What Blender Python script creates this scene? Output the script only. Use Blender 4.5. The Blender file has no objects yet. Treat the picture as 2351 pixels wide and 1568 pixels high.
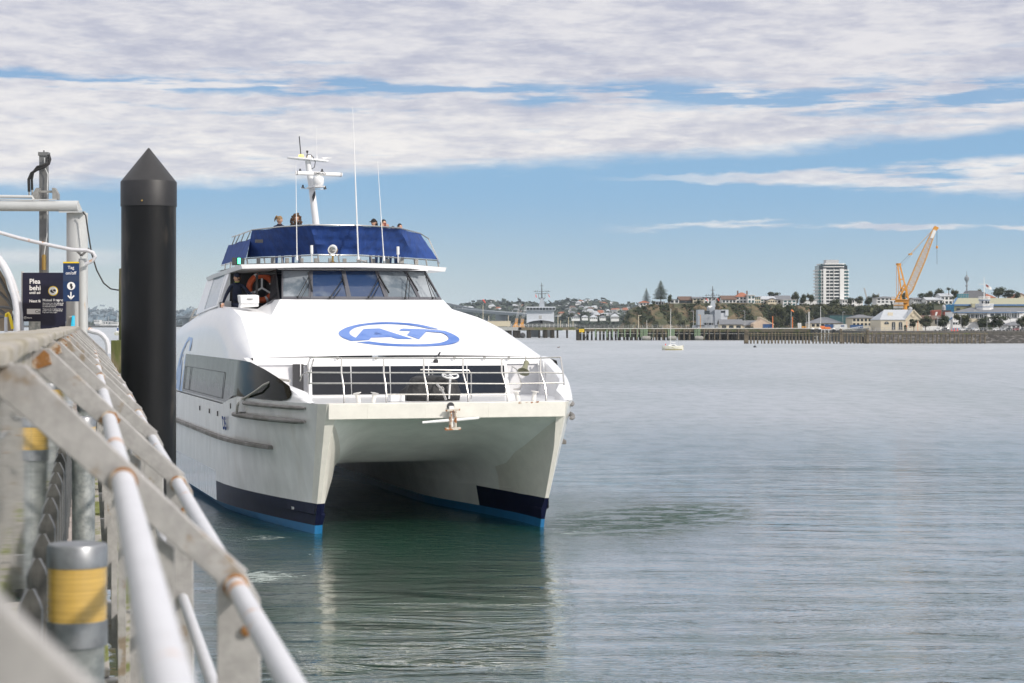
import bpy, bmesh, math, random
from mathutils import Vector, Matrix
from math import sin, cos, pi, radians, sqrt
random.seed(7)
S = bpy.context.scene
C = S.collection
# ---------------------------------------------------------------- camera
F = 4571.0            # focal length in units of 1/2351 of the frame width (70 mm on 36 mm film)
EYE = 4.86
cam = bpy.data.cameras.new('camera')
cam.lens = 70.0; cam.sensor_width = 36.0
cam.shift_y = -(784 - 744) / 2351.0
cam.clip_start = 0.05; cam.clip_end = 30000
cam.dof.use_dof = True; cam.dof.focus_distance = 50.0; cam.dof.aperture_fstop = 5.6
camo = bpy.data.objects.new('camera', cam); C.objects.link(camo)
camo.location = (0, 0, EYE); camo.rotation_euler = (radians(90), 0, 0)
S.camera = camo
S.view_settings.view_transform = 'Standard'; S.view_settings.look = 'None'
S.view_settings.exposure = 0.0; S.view_settings.gamma = 1.0
S.render.engine = 'CYCLES'
S.cycles.use_denoising = True
S.cycles.max_bounces = 10; S.cycles.diffuse_bounces = 7; S.cycles.glossy_bounces = 4
S.cycles.transparent_max_bounces = 12
S.cycles.sample_clamp_indirect = 4.0
S.cycles.blur_glossy = 0.5
S.cycles.volume_bounces = 1
HAZE = 0.00007

# ---------------------------------------------------------------- node maths helper
class E:
    nt = None
    def __init__(s, sock): s.s = sock
    @staticmethod
    def wrap(x): return x if isinstance(x, E) else None
    @staticmethod
    def m(op, *a, clamp=False):
        n = E.nt.nodes.new('ShaderNodeMath'); n.operation = op; n.use_clamp = clamp
        for i, x in enumerate(a):
            if isinstance(x, E): E.nt.links.new(x.s, n.inputs[i])
            else: n.inputs[i].default_value = float(x)
        return E(n.outputs[0])
    def __add__(s, o): return E.m('ADD', s, o)
    __radd__ = __add__
    def __sub__(s, o): return E.m('SUBTRACT', s, o)
    def __rsub__(s, o): return E.m('SUBTRACT', o, s)
    def __mul__(s, o): return E.m('MULTIPLY', s, o)
    __rmul__ = __mul__
    def __truediv__(s, o): return E.m('DIVIDE', s, o)
    def abs(s): return E.m('ABSOLUTE', s)
def sstep(x, a, b):
    n = E.nt.nodes.new('ShaderNodeMapRange'); n.interpolation_type = 'SMOOTHSTEP'
    E.nt.links.new(x.s, n.inputs[0])
    for i, v in ((1, a), (2, b)):
        if isinstance(v, E): E.nt.links.new(v.s, n.inputs[i])
        else: n.inputs[i].default_value = v
    n.inputs[3].default_value = 0; n.inputs[4].default_value = 1
    return E(n.outputs[0])
def comb(x, y, z):
    n = E.nt.nodes.new('ShaderNodeCombineXYZ')
    for i, v in enumerate((x, y, z)):
        if isinstance(v, E): E.nt.links.new(v.s, n.inputs[i])
        else: n.inputs[i].default_value = v
    return E(n.outputs[0])
def noise(vec, scale=1, detail=4, rough=.5, dist=0, w=None):
    n = E.nt.nodes.new('ShaderNodeTexNoise'); E.nt.links.new(vec.s, n.inputs['Vector'])
    n.inputs['Scale'].default_value = scale; n.inputs['Detail'].default_value = detail
    n.inputs['Roughness'].default_value = rough; n.inputs['Distortion'].default_value = dist
    return E(n.outputs[0])
def mixc(f, a, b, mode='MIX'):
    n = E.nt.nodes.new('ShaderNodeMix'); n.data_type = 'RGBA'; n.blend_type = mode
    if isinstance(f, E): E.nt.links.new(f.s, n.inputs[0])
    else: n.inputs[0].default_value = f
    for i, v in ((6, a), (7, b)):
        if isinstance(v, E): E.nt.links.new(v.s, n.inputs[i])
        else: n.inputs[i].default_value = (*v, 1)
    return E(n.outputs[2])
def sepxyz(v):
    n = E.nt.nodes.new('ShaderNodeSeparateXYZ'); E.nt.links.new(v.s, n.inputs[0])
    return E(n.outputs[0]), E(n.outputs[1]), E(n.outputs[2])

# ---------------------------------------------------------------- world: sky with banded cloud
SUN = Vector((0.66, -0.58, 0.50)).normalized()
sun_el = math.asin(SUN.z); sun_az = math.atan2(SUN.x, SUN.y)
world = bpy.data.worlds.new('World'); S.world = world; world.use_nodes = True
nt = world.node_tree; nt.nodes.clear(); E.nt = nt
out = nt.nodes.new('ShaderNodeOutputWorld'); bg = nt.nodes.new('ShaderNodeBackground')
sky = nt.nodes.new('ShaderNodeTexSky'); sky.sky_type = 'NISHITA'; sky.sun_disc = False
sky.sun_elevation = sun_el; sky.sun_rotation = sun_az
sky.air_density = 1.0; sky.dust_density = 1.2; sky.ozone_density = 2.0
tc = nt.nodes.new('ShaderNodeTexCoord'); D = E(tc.outputs['Generated'])
dx, dy, dz = sepxyz(D)
az = E.m('ARCTAN2', dx, dy) * F                     # azimuth, 0 straight along the pier
el = E.m('ARCSINE', dz) * F                         # elevation
warp = noise(comb(az / 500, el / 160, 0), 1, 5, .55)
warp2 = noise(comb(az / 140, el / 40, 7.3), 1, 5, .6)
e1 = el + (warp - .5) * 70 + (warp2 - .5) * 46
ce = az * 0.061 + 356                              # lower edge of the middle bank
ce = E.m('MINIMUM', E.m('MAXIMUM', ce, 306), 432)
bank = sstep(e1, ce - 14, ce + 30)                   # cloud above this edge
streak = noise(comb(az / 260, el / 26, 3.1), 1, 6, .6)
# thin gap of blue between the banks
gc = az * -0.020 + 528
gw = sstep(az, -1100, 1100) * 26 + 15
gap = 1 - sstep((e1 - gc).abs(), gw * .35, gw * 1.35)
gap = gap * sstep(streak, .42, .56)
# small breaks in the upper bank
brk = sstep(noise(comb(az / 330, el / 42, 11.0), 1, 6, .62), .56, .72) * .6 * (1 - sstep(el, 560, 700)) * sstep(el, 380, 480)
brk = E.m('MAXIMUM', brk, sstep(noise(comb(az / 450, el / 130, 17.0), 1, 6, .6), .47, .62) * .85 * sstep(el, 760, 900) * (1 - sstep(el, 2200, 4000)))
# lower bank breaks
brk2 = sstep(streak, .55, .75) * (1 - sstep(el, 330, 500)) * .55
cov = bank * (1 - gap * .92) * (1 - brk) * (1 - brk2)
# streaks under the bank, to the right
sa = sstep(az, 120, 700)
hwA = sstep(az, 250, 1175) * 30 + 8
A = (1 - sstep((e1 - (az * -.006 + 336)).abs(), hwA * .5, hwA * 1.25)) * sa * sstep(streak, .34, .5)
hwC = 5.0
Cc = (1 - sstep((e1 - (az * .004 + 216)).abs(), 3, 10)) * sstep(az, 150, 500) * sstep(noise(comb(az / 190, el / 30, 1.7), 1, 3, .5), .38, .52) * .75
wisps = sstep(noise(comb(az / 150, el / 16, 5.5), 1, 5, .6), .64, .78) * sstep(el, 200, 260) * .5
haz = (1 - sstep((el - 150).abs(), 5, 26)) * (1 - sstep(az, -1050, -700)) * .5
cov = E.m('MAXIMUM', cov, E.m('MAXIMUM', A * .9, E.m('MAXIMUM', Cc, E.m('MAXIMUM', wisps, haz))))
cov = E.m('MINIMUM', cov, 1)
tone = noise(comb(az / 330, el / 75, 2.2), 1, 7, .6)
tone2 = noise(comb(az / 90, el / 24, 9.2), 1, 5, .65)
tone3 = noise(comb(az / 100, el / 17, 4.4), 1, 6, .62, .5)
t = sstep(tone * .46 + tone2 * .30 + tone3 * .24, .36, .62)
lite = mixc(t, (.58, .60, .70), (.95, .93, .915))
low = mixc(sstep(el, 300, 640), (1.02, 1.0, .97), (.80, .805, .86))
ccol = mixc(.8, lite, low, 'MULTIPLY')
ccol = mixc(sstep(el, 1300, 3200), ccol, mixc(t, (.95, .96, 1.0), (1.55, 1.52, 1.5)))
skyc = mixc(1.0, E(sky.outputs[0]), (.105, .105, .105), 'MULTIPLY')
# low sky: clear blue above, paling to a faint warm green at the horizon
warm = mixc(sstep(az, -1100, 500), (.68, .71, .60), (.47, .60, .64))
grad = mixc(sstep(el, -20, 330), warm, (.24, .465, .72))
grad = mixc(sstep(el, 300, 900), grad, (.17, .32, .61))
skyc = mixc(.92, skyc, grad)
col = mixc(cov, skyc, ccol)
nt.links.new(col.s, bg.inputs[0]); bg.inputs[1].default_value = 1.0
nt.links.new(bg.outputs[0], out.inputs[0])
# ---------------------------------------------------------------- sun
sl = bpy.data.lights.new('sun', 'SUN'); sl.energy = 3.1; sl.angle = radians(2.5); sl.color = (1, .93, .84)
so = bpy.data.objects.new('sun', sl); C.objects.link(so)
so.rotation_euler = (-SUN).to_track_quat('-Z', 'Y').to_euler()

# ---------------------------------------------------------------- materials
MATS = {}
def mat(name, col, rough=.6, metal=0, var=.0, vscale=2.0, col2=None, thr=(.45, .65), bump=0, bscale=30, spec=.5,
        emit=0, coat=0, alpha=None, trans=0, stretch=(1, 1, 1), wave=None, coords='Object', detail=5):
    if name in MATS: return MATS[name]
    m = bpy.data.materials.new(name); m.use_nodes = True
    nt = m.node_tree; E.nt = nt; b = nt.nodes['Principled BSDF']
    b.inputs['Base Color'].default_value = (*col, 1); b.inputs['Roughness'].default_value = rough
    b.inputs['Metallic'].default_value = metal; b.inputs['Specular IOR Level'].default_value = spec
    if coat: b.inputs['Coat Weight'].default_value = coat; b.inputs['Coat Roughness'].default_value = .08
    if trans: b.inputs['Transmission Weight'].default_value = trans
    if alpha is not None: b.inputs['Alpha'].default_value = alpha
    tcn = nt.nodes.new('ShaderNodeTexCoord'); mp = nt.nodes.new('ShaderNodeMapping')
    nt.links.new(tcn.outputs[coords], mp.inputs[0]); mp.inputs['Scale'].default_value = stretch
    v = E(mp.outputs[0])
    c = None
    if col2 is not None:
        f = sstep(noise(v, vscale, detail, .6), *thr); c = mixc(f, col, col2)
    if var:
        f2 = noise(v, vscale * 2.7, 6, .65)
        g = E.m('SUBTRACT', 1, sstep(f2, .3, .7) * var)
        c = mixc(1.0, c if c is not None else col, comb(g, g, g), 'MULTIPLY')
    if c is not None: nt.links.new(c.s, b.inputs['Base Color'])
    if bump:
        bn = nt.nodes.new('ShaderNodeBump'); bn.inputs['Strength'].default_value = 1; bn.inputs['Distance'].default_value = bump
        h = noise(v, bscale, 4, .6); nt.links.new(h.s, bn.inputs['Height']); nt.links.new(bn.outputs[0], b.inputs['Normal'])
    if emit:
        b.inputs['Emission Color'].default_value = (*col, 1); b.inputs['Emission Strength'].default_value = emit
    MATS[name] = m
    return m

mat('ferry_white', (.80, .80, .81), .32, var=.05, vscale=.6, bump=.004, bscale=1.3, coat=.3)
mat('roof_white', (.86, .86, .87), .45, var=.02, vscale=.8)
mat('hull_white', (.76, .76, .75), .26, var=.16, vscale=.9, bump=.022, bscale=1.2, coat=.2, stretch=(1, 1, .35), col2=(.66, .64, .60), thr=(.55, .75))
mat('underside', (.90, .91, .88), .5, var=.14, vscale=.5, bump=.006, bscale=.9)
mat('lit_cream_plate', (.74, .72, .66), .4, var=.10, vscale=1.2, bump=.008, bscale=1.4)  # white bow plating, coloured warm cream as if in sun
mat('navy', (.008, .011, .04), .42, var=.3, vscale=2, bump=.004, bscale=2, spec=.12)
mat('antifoul', (.01, .17, .40), .5, col2=(.50, .48, .42), vscale=1.2, thr=(.66, .68), var=.2)
mat('primer', (.55, .52, .44), .6, col2=(.03, .25, .5), vscale=2.5, thr=(.56, .60))
mat('dark_glass', (.012, .013, .016), .06, spec=.8, var=.3, vscale=1)
mat('tint_glass', (.05, .06, .08), .05, spec=.9)
mat('side_glass', (.012, .014, .010), .08, spec=.08, bump=.006, bscale=1.2, var=.3)
mat('frame_dark', (.03, .03, .034), .5)
mat('black_rubber', (.012, .012, .013), .6, var=.3)
mat('steel', (.62, .60, .57), .25, metal=1, var=.15, vscale=6)
mat('alloy_grey', (.36, .35, .33), .5, metal=.4, var=.25, vscale=5)
mat('fender_grey', (.25, .24, .235), .75, col2=(.17, .16, .15), vscale=5, thr=(.4, .6), stretch=(1, .3, 1))
mat('canvas_blue', (.012, .055, .25), .8, var=.35, vscale=1.6, bump=.05, bscale=1.6, stretch=(1, 1, .7))
mat('deck_grey', (.20, .21, .22), .7, var=.2)
mat('logo_blue', (.02, .12, .46), .35, col2=(.12, .23, .58), vscale=.9, thr=(.35, .6))
mat('pale_blue', (.30, .44, .70), .35)
mat('orange', (.66, .12, .035), .6, var=.15, vscale=5)
mat('white_plain', (.78, .78, .78), .5, var=.06, vscale=4)
mat('rust', (.56, .51, .44), .8, col2=(.30, .11, .03), vscale=9, thr=(.46, .58))
mat('brass', (.45, .30, .10), .35, metal=.8)
mat('amber_lamp', (1.0, .45, .05), .4, emit=6)
mat('green_lamp', (.1, 1.0, .45), .4, emit=2.5)
mat('lamp_on', (1, .9, .75), .4, emit=3)
mat('black_plain', (.01, .01, .011), .5)
mat('black_cover', (.012, .012, .014), .6, bump=.05, bscale=5)
mat('rope', (.50, .48, .44), .9, var=.4, vscale=30)
mat('horn_green', (.20, .20, .13), .5)
mat('text_white', (.82, .82, .82), .6)
mat('text_dark', (.03, .03, .035), .6)
mat('skin', (.55, .32, .22), .6); mat('skin_dark', (.42, .24, .17), .6)
mat('hair_blond', (.30, .19, .09), .8, var=.3, vscale=20, stretch=(1, 1, .3)); mat('hair_brown', (.14, .07, .035), .85, var=.5, vscale=16, bump=.02, bscale=30)
mat('hair_black', (.012, .010, .010), .7)
mat('cloth_navy', (.014, .020, .045), .9, bump=.02, bscale=9); mat('cloth_black', (.012, .012, .014), .9)
mat('cloth_blue', (.03, .06, .15), .9)
mat('neon', (.7, .9, .05), .6); mat('lip', (.35, .12, .10), .6)

# ---------------------------------------------------------------- mesh builder
class MB:
    def __init__(s): s.v = []; s.f = []; s.m = []; s.cur = 0; s.smooth = []
    def face(s, idx, sm=False): s.f.append(tuple(idx)); s.m.append(s.cur); s.smooth.append(sm)
    def add(s, vs, fs, sm=False):
        o = len(s.v); s.v += [tuple(x) for x in vs]
        for f in fs: s.face([o + i for i in f], sm)
        return s
    def quad(s, a, b, c, d): return s.add([a, b, c, d], [(0, 1, 2, 3)])
    def poly(s, pts): return s.add(pts, [tuple(range(len(pts)))])
    def box(s, x0, x1, y0, y1, z0, z1):
        v = [(x0, y0, z0), (x1, y0, z0), (x1, y1, z0), (x0, y1, z0), (x0, y0, z1), (x1, y0, z1), (x1, y1, z1), (x0, y1, z1)]
        return s.add(v, [(0, 3, 2, 1), (4, 5, 6, 7), (0, 1, 5, 4), (1, 2, 6, 5), (2, 3, 7, 6), (3, 0, 4, 7)])
    def hexa(s, lo, hi):                            # two quads joined
        return s.add(list(lo) + list(hi), [(3, 2, 1, 0), (4, 5, 6, 7), (0, 1, 5, 4), (1, 2, 6, 5), (2, 3, 7, 6), (3, 0, 4, 7)])
    def prism(s, pts, d):                           # extrude a polygon by vector d
        n = len(pts); d = Vector(d); top = [tuple(Vector(p) + d) for p in pts]
        return s.add(list(pts) + top, [tuple(range(n))[::-1], tuple(range(n, 2 * n))] + [(i, (i + 1) % n, n + (i + 1) % n, n + i) for i in range(n)])
    def tube(s, pts, r, seg=8, caps=True, sm=True):
        pts = [Vector(p) for p in pts]; n = len(pts)
        rs = r if isinstance(r, (list, tuple)) else [r] * n
        o = len(s.v); up = None
        for i, p in enumerate(pts):
            t = (pts[min(i + 1, n - 1)] - pts[max(i - 1, 0)])
            t = t.normalized() if t.length > 1e-9 else Vector((0, 0, 1))
            if up is None:
                a = Vector((0, 0, 1)) if abs(t.z) < .9 else Vector((1, 0, 0)); up = t.cross(a).normalized()
            up = (up - t * up.dot(t));
            up = up.normalized() if up.length > 1e-6 else t.orthogonal().normalized()
            w = t.cross(up)
            for k in range(seg):
                an = 2 * pi * k / seg
                s.v.append(tuple(p + (up * cos(an) + w * sin(an)) * rs[i]))
        for i in range(n - 1):
            for k in range(seg):
                k2 = (k + 1) % seg
                s.face((o + i * seg + k, o + i * seg + k2, o + (i + 1) * seg + k2, o + (i + 1) * seg + k), sm)
        if caps:
            s.face([o + k for k in range(seg)][::-1]); s.face([o + (n - 1) * seg + k for k in range(seg)])
        return s
    def bar(s, a, b, w, h, up=(0, 0, 1)):           # rectangular bar a->b
        a = Vector(a); b = Vector(b); t = (b - a).normalized(); u = Vector(up)
        sd = t.cross(u)
        sd = sd.normalized() if sd.length > 1e-6 else t.orthogonal().normalized()
        uu = sd.cross(t).normalized()
        q = lambda p: [p + sd * w / 2 * i + uu * h / 2 * j for i, j in ((-1, -1), (1, -1), (1, 1), (-1, 1))]
        return s.hexa(q(a), q(b))
    def lathe(s, prof, c=(0, 0, 0), seg=24, axis=None, sm=True):   # prof (r, z)
        o = len(s.v); M = Matrix.Identity(3)
        if axis is not None: M = Vector((0, 0, 1)).rotation_difference(Vector(axis).normalized()).to_matrix()
        cc = Vector(c)
        for r, z in prof:
            for k in range(seg):
                an = 2 * pi * k / seg; s.v.append(tuple(cc + M @ Vector((r * cos(an), r * sin(an), z))))
        n = len(prof)
        for i in range(n - 1):
            for k in range(seg):
                k2 = (k + 1) % seg
                s.face((o + i * seg + k, o + i * seg + k2, o + (i + 1) * seg + k2, o + (i + 1) * seg + k), sm)
        if prof[0][0] > 1e-4: s.face([o + k for k in range(seg)][::-1])
        if prof[-1][0] > 1e-4: s.face([o + (n - 1) * seg + k for k in range(seg)])
        return s
    def ball(s, c, r, seg=16, rings=10):
        rr = r if isinstance(r, (tuple, list)) else (r, r, r)
        o = len(s.v)
        for i in range(rings + 1):
            th = pi * i / rings
            for k in range(seg):
                an = 2 * pi * k / seg
                s.v.append((c[0] + rr[0] * sin(th) * cos(an), c[1] + rr[1] * sin(th) * sin(an), c[2] + rr[2] * cos(th)))
        for i in range(rings):
            for k in range(seg):
                k2 = (k + 1) % seg
                s.face((o + i * seg + k, o + (i + 1) * seg + k, o + (i + 1) * seg + k2, o + i * seg + k2), True)
        return s
    def torus(s, c, R, r, axis=(0, 0, 1), seg=28, sub=10):
        M = Vector((0, 0, 1)).rotation_difference(Vector(axis).normalized()).to_matrix(); o = len(s.v); c = Vector(c)
        for i in range(seg):
            a = 2 * pi * i / seg
            for k in range(sub):
                b = 2 * pi * k / sub
                s.v.append(tuple(c + M @ Vector(((R + r * cos(b)) * cos(a), (R + r * cos(b)) * sin(a), r * sin(b)))))
        for i in range(seg):
            for k in range(sub):
                i2 = (i + 1) % seg; k2 = (k + 1) % sub
                s.face((o + i * sub + k, o + i2 * sub + k, o + i2 * sub + k2, o + i * sub + k2), True)
        return s
    def mesh(s, name, mats):
        me = bpy.data.meshes.new(name); me.from_pydata(s.v, [], s.f)
        if isinstance(mats, str): mats = [mats]
        for m in mats: me.materials.append(MATS[m])
        for p, mi, sm in zip(me.polygons, s.m, s.smooth): p.material_index = mi; p.use_smooth = sm
        me.update()
        if any(s.smooth): me.set_sharp_from_angle(angle=.75)
        return me
    def build(s, name, mats, parent=None, loc=None):
        o = bpy.data.objects.new(name, s.mesh(name, mats)); C.objects.link(o)
        if parent: o.parent = parent
        if loc: o.location = loc
        return o
def grid_mesh(rows, closed=False):
    b = MB(); n = len(rows[0])
    b.v = [tuple(p) for r in rows for p in r]
    for i in range(len(rows) - 1):
        for j in range(n - (0 if closed else 1)):
            j2 = (j + 1) % n
            b.face((i * n + j, i * n + j2, (i + 1) * n + j2, (i + 1) * n + j), True)
    return b
def bevel(o, w=.01, seg=2):
    m = o.modifiers.new('bevel', 'BEVEL'); m.width = w; m.segments = seg; m.limit_method = 'ANGLE'; return o
def fixn(o):
    bm = bmesh.new(); bm.from_mesh(o.data); bmesh.ops.recalc_face_normals(bm, faces=bm.faces); bm.to_mesh(o.data); bm.free(); return o
def tag(o, label=None, cat=None, group=None, kind=None):
    if label: o['label'] = label
    if cat: o['category'] = cat
    if group: o['group'] = group
    if kind: o['kind'] = kind
    return o
def thing(name, label, cat, loc=(0, 0, 0), rz=0, group=None):
    o = bpy.data.objects.new(name, None); C.objects.link(o); o.location = loc; o.rotation_euler = (0, 0, rz)
    o.empty_display_size = .1
    return tag(o, label, cat, group)
def copy_tree(o, parent=None):
    c = o.copy(); C.objects.link(c)
    if parent: c.parent = parent
    for ch in [x for x in bpy.data.objects if x.parent == o]: copy_tree(ch, c)
    return c
def text(name, body, size, M, m, parent=None, depth=.0, align='LEFT', bold=0, spacing=1.0, line=1.0, shear=0):
    cu = bpy.data.curves.new(name, 'FONT'); cu.body = body; cu.size = size; cu.align_x = align
    cu.extrude = depth; cu.offset = bold * .35; cu.space_character = spacing; cu.space_line = line; cu.shear = shear
    cu.materials.append(MATS[m]); o = bpy.data.objects.new(name, cu); C.objects.link(o)
    dg = bpy.context.evaluated_depsgraph_get(); me = bpy.data.meshes.new_from_object(o.evaluated_get(dg))
    bpy.data.objects.remove(o); o = bpy.data.objects.new(name, me); C.objects.link(o)
    if parent: o.parent = parent
    o.matrix_local = M; return o
def px(fx, fy, Y):
    """the point at distance Y that lies at (fx, fy) of the 2351-wide photograph"""
    return Vector(((fx - 1175.5) * Y / F, Y, EYE - (fy - 744) * Y / F))
# ================================================================ water
def make_water():
    m = bpy.data.materials.new('sea_water'); m.use_nodes = True; MATS['sea_water'] = m
    nt = m.node_tree; E.nt = nt; b = nt.nodes['Principled BSDF']
    g = nt.nodes.new('ShaderNodeNewGeometry'); P = E(g.outputs['Position'])
    x, y, z = sepxyz(P)
    b.inputs['Roughness'].default_value = .04; b.inputs['IOR'].default_value = 1.333
    b.inputs['Specular IOR Level'].default_value = .5
    # swell and ripples
    big = noise(comb(x * .08, y * .18, 0), 1, 3, .5, .5)
    mid = noise(comb(x * .30 + y * .05, y * .82, 4), 1, 5, .58, 1.1)
    sm = noise(comb(x * 1.6, y * 4.2, 9), 1, 3, .55, .3)
    patch = sstep(noise(comb(x * .035, y * .02, 21), 1, 3, .5), .35, .65)
    churn = 1 - sstep(E.m('SQRT', (x + 2.5) * (x + 2.5) * .5 + (y - 50) * (y - 50) * .25), 2, 7)
    wake = (1 - sstep(E.m('SQRT', (x - 3.4) * (x - 3.4) / 12 + (y - 50 - x * .8 + 3) * (y - 50 - x * .8 + 3) / 22), .3, 1.0)) * sstep(noise(comb(x * .9, y * 1.6, 61), 1, 6, .7), .48, .58)
    rough_chop = noise(comb(x * 2.2, y * 3.0, 15), 1, 5, .65)
    h = wake * rough_chop * .09 + big * .13 + mid * (.022 + patch * .034 + (1 - sstep(y, 26, 48)) * .026) + sm * (.003 + patch * .011) + rough_chop * churn * .08
    bn = nt.nodes.new('ShaderNodeBump'); bn.inputs['Strength'].default_value = 1; bn.inputs['Distance'].default_value = 1
    nt.links.new(h.s, bn.inputs['Height']); nt.links.new(bn.outputs[0], b.inputs['Normal'])
    # foam where the bows push the water
    def blob(cx, cy, rx, ry):
        return 1 - sstep(E.m('SQRT', (x - cx) * (x - cx) / (rx * rx) + (y - cy) * (y - cy) / (ry * ry)), .15, 1.0)
    fm = E.m('MAXIMUM', blob(-4.9, 38.4, 1.9, 2.2), E.m('MAXIMUM', blob(-5.6, 45.2, 1.3, 1.3) * .8, E.m('MAXIMUM', blob(1.5, 46.4, 1.6, .9) * .8, E.m('MAXIMUM', blob(3.2, 48.5, 1.4, 1.6) * .55, blob(-3.8, 42.5, 1.6, 2.0) * .6))))
    fm = E.m('MAXIMUM', fm, blob(-7.8, 57.5, .8, 9) * .5)
    fn = noise(comb(x * 2.2, y * 4.2, 31), 1, 9, .78, 1.2)
    foam = sstep(fn + fm * .27, .70, .84) * sstep(fm, .02, .3) * .8
    colr = mixc(sstep(noise(comb(x * .07, y * .05, 40), 1, 3, .5), .3, .7), (.009, .056, .033), (.014, .074, .045))
    colr = mixc(foam, colr, (.62, .68, .66)); nt.links.new(colr.s, b.inputs['Base Color'])
    # the mirror share of the surface: steeper with angle than a flat sheet because the facets overlap
    b.inputs['Specular IOR Level'].default_value = 0.0; b.inputs['Roughness'].default_value = .6
    fr = nt.nodes.new('ShaderNodeFresnel'); fr.inputs['IOR'].default_value = 1.36; nt.links.new(bn.outputs[0], fr.inputs['Normal'])
    gl = nt.nodes.new('ShaderNodeBsdfGlossy'); rd = sstep(y, 40, 115) * .26 + sstep(y, 120, 420) * .05 + .03; nt.links.new(rd.s, gl.inputs['Roughness']); nt.links.new(bn.outputs[0], gl.inputs['Normal'])
    mx = nt.nodes.new('ShaderNodeMixShader'); fleck = sstep(noise(comb(x * .9, y * .35, 55), 1, 6, .7), .30, .62); fac = E.m('MINIMUM', E(fr.outputs[0]) * 2.15 + .03, .96) * (1 - foam * .8) * (fleck * .16 + .84) * (sstep(noise(comb(x * .035, y * .010, 71), 1, 7, .68, .8), .36, .60) * .10 + .90) * (1 - sstep(noise(comb(x * .10, y * .05, 77), 1, 7, .75), .60, .66) * .14) * (1 - wake * .06)
    nt.links.new(fac.s, mx.inputs[0]); nt.links.new(b.outputs[0], mx.inputs[1]); nt.links.new(gl.outputs[0], mx.inputs[2])
    nt.links.new(mx.outputs[0], nt.nodes['Material Output'].inputs[0])
make_water()
w = MB(); w.quad((-9000, -60, 0), (9000, -60, 0), (9000, 14000, 0), (-9000, 14000, 0))
tag(w.build('harbour_water', 'sea_water'), kind='structure')

# ================================================================ ferry
TH = radians(16.2); FX, FY = -1.45, 45.7
ferry = thing('ferry', 'large white catamaran ferry with blue canvas rail cover coming in beside the wharf', 'ferry', (FX, FY, 0), TH)
def inv(fx, fy, z):      # local (u, v, z) of the ferry point of height z seen there
    Y = F * (EYE - z) / (fy - 744); X = (fx - 1175.5) * Y / F
    a, b_ = X - FX, Y - FY
    return (a * cos(TH) + b_ * sin(TH), -a * sin(TH) + b_ * cos(TH), z)
def ivv(fx, fy, v):      # local point lying in the cross plane v
    k = (fx - 1175.5) / F     # FX + u c - v s = k (FY + u s + v c)
    u = (k * (FY + v * cos(TH)) - FX + v * sin(TH)) / (cos(TH) - k * sin(TH))
    Y = FY + u * sin(TH) + v * cos(TH)
    return (u, v, EYE - (fy - 744) * Y / F)
def pl(x, pts):
    if x <= pts[0][0]: return pts[0][1]
    for (a, p), (b_, q) in zip(pts, pts[1:]):
        if x <= b_: return p + (q - p) * (x - a) / (b_ - a)
    return pts[-1][1]
ROOFZ = [(0, 2.72), (.4, 2.66), (1.2, 2.42), (2.2, 2.08), (3.4, 1.70), (4.6, 1.40), (5.6, 1.30), (30, 1.28)]
INN = [(0, 2.70), (2.2, 2.50), (4.6, 2.18), (8, 1.56), (11, 1.45), (30, 1.4)]
DECKZ = [(0, 3.05), (5.6, 3.05), (6.9, 2.80), (30, 2.80)]
OZ = [3.05, 2.75, 2.4, 1.98, 1.94, 1.4, .98, .72, .48, .44, .20, -.35]
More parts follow.
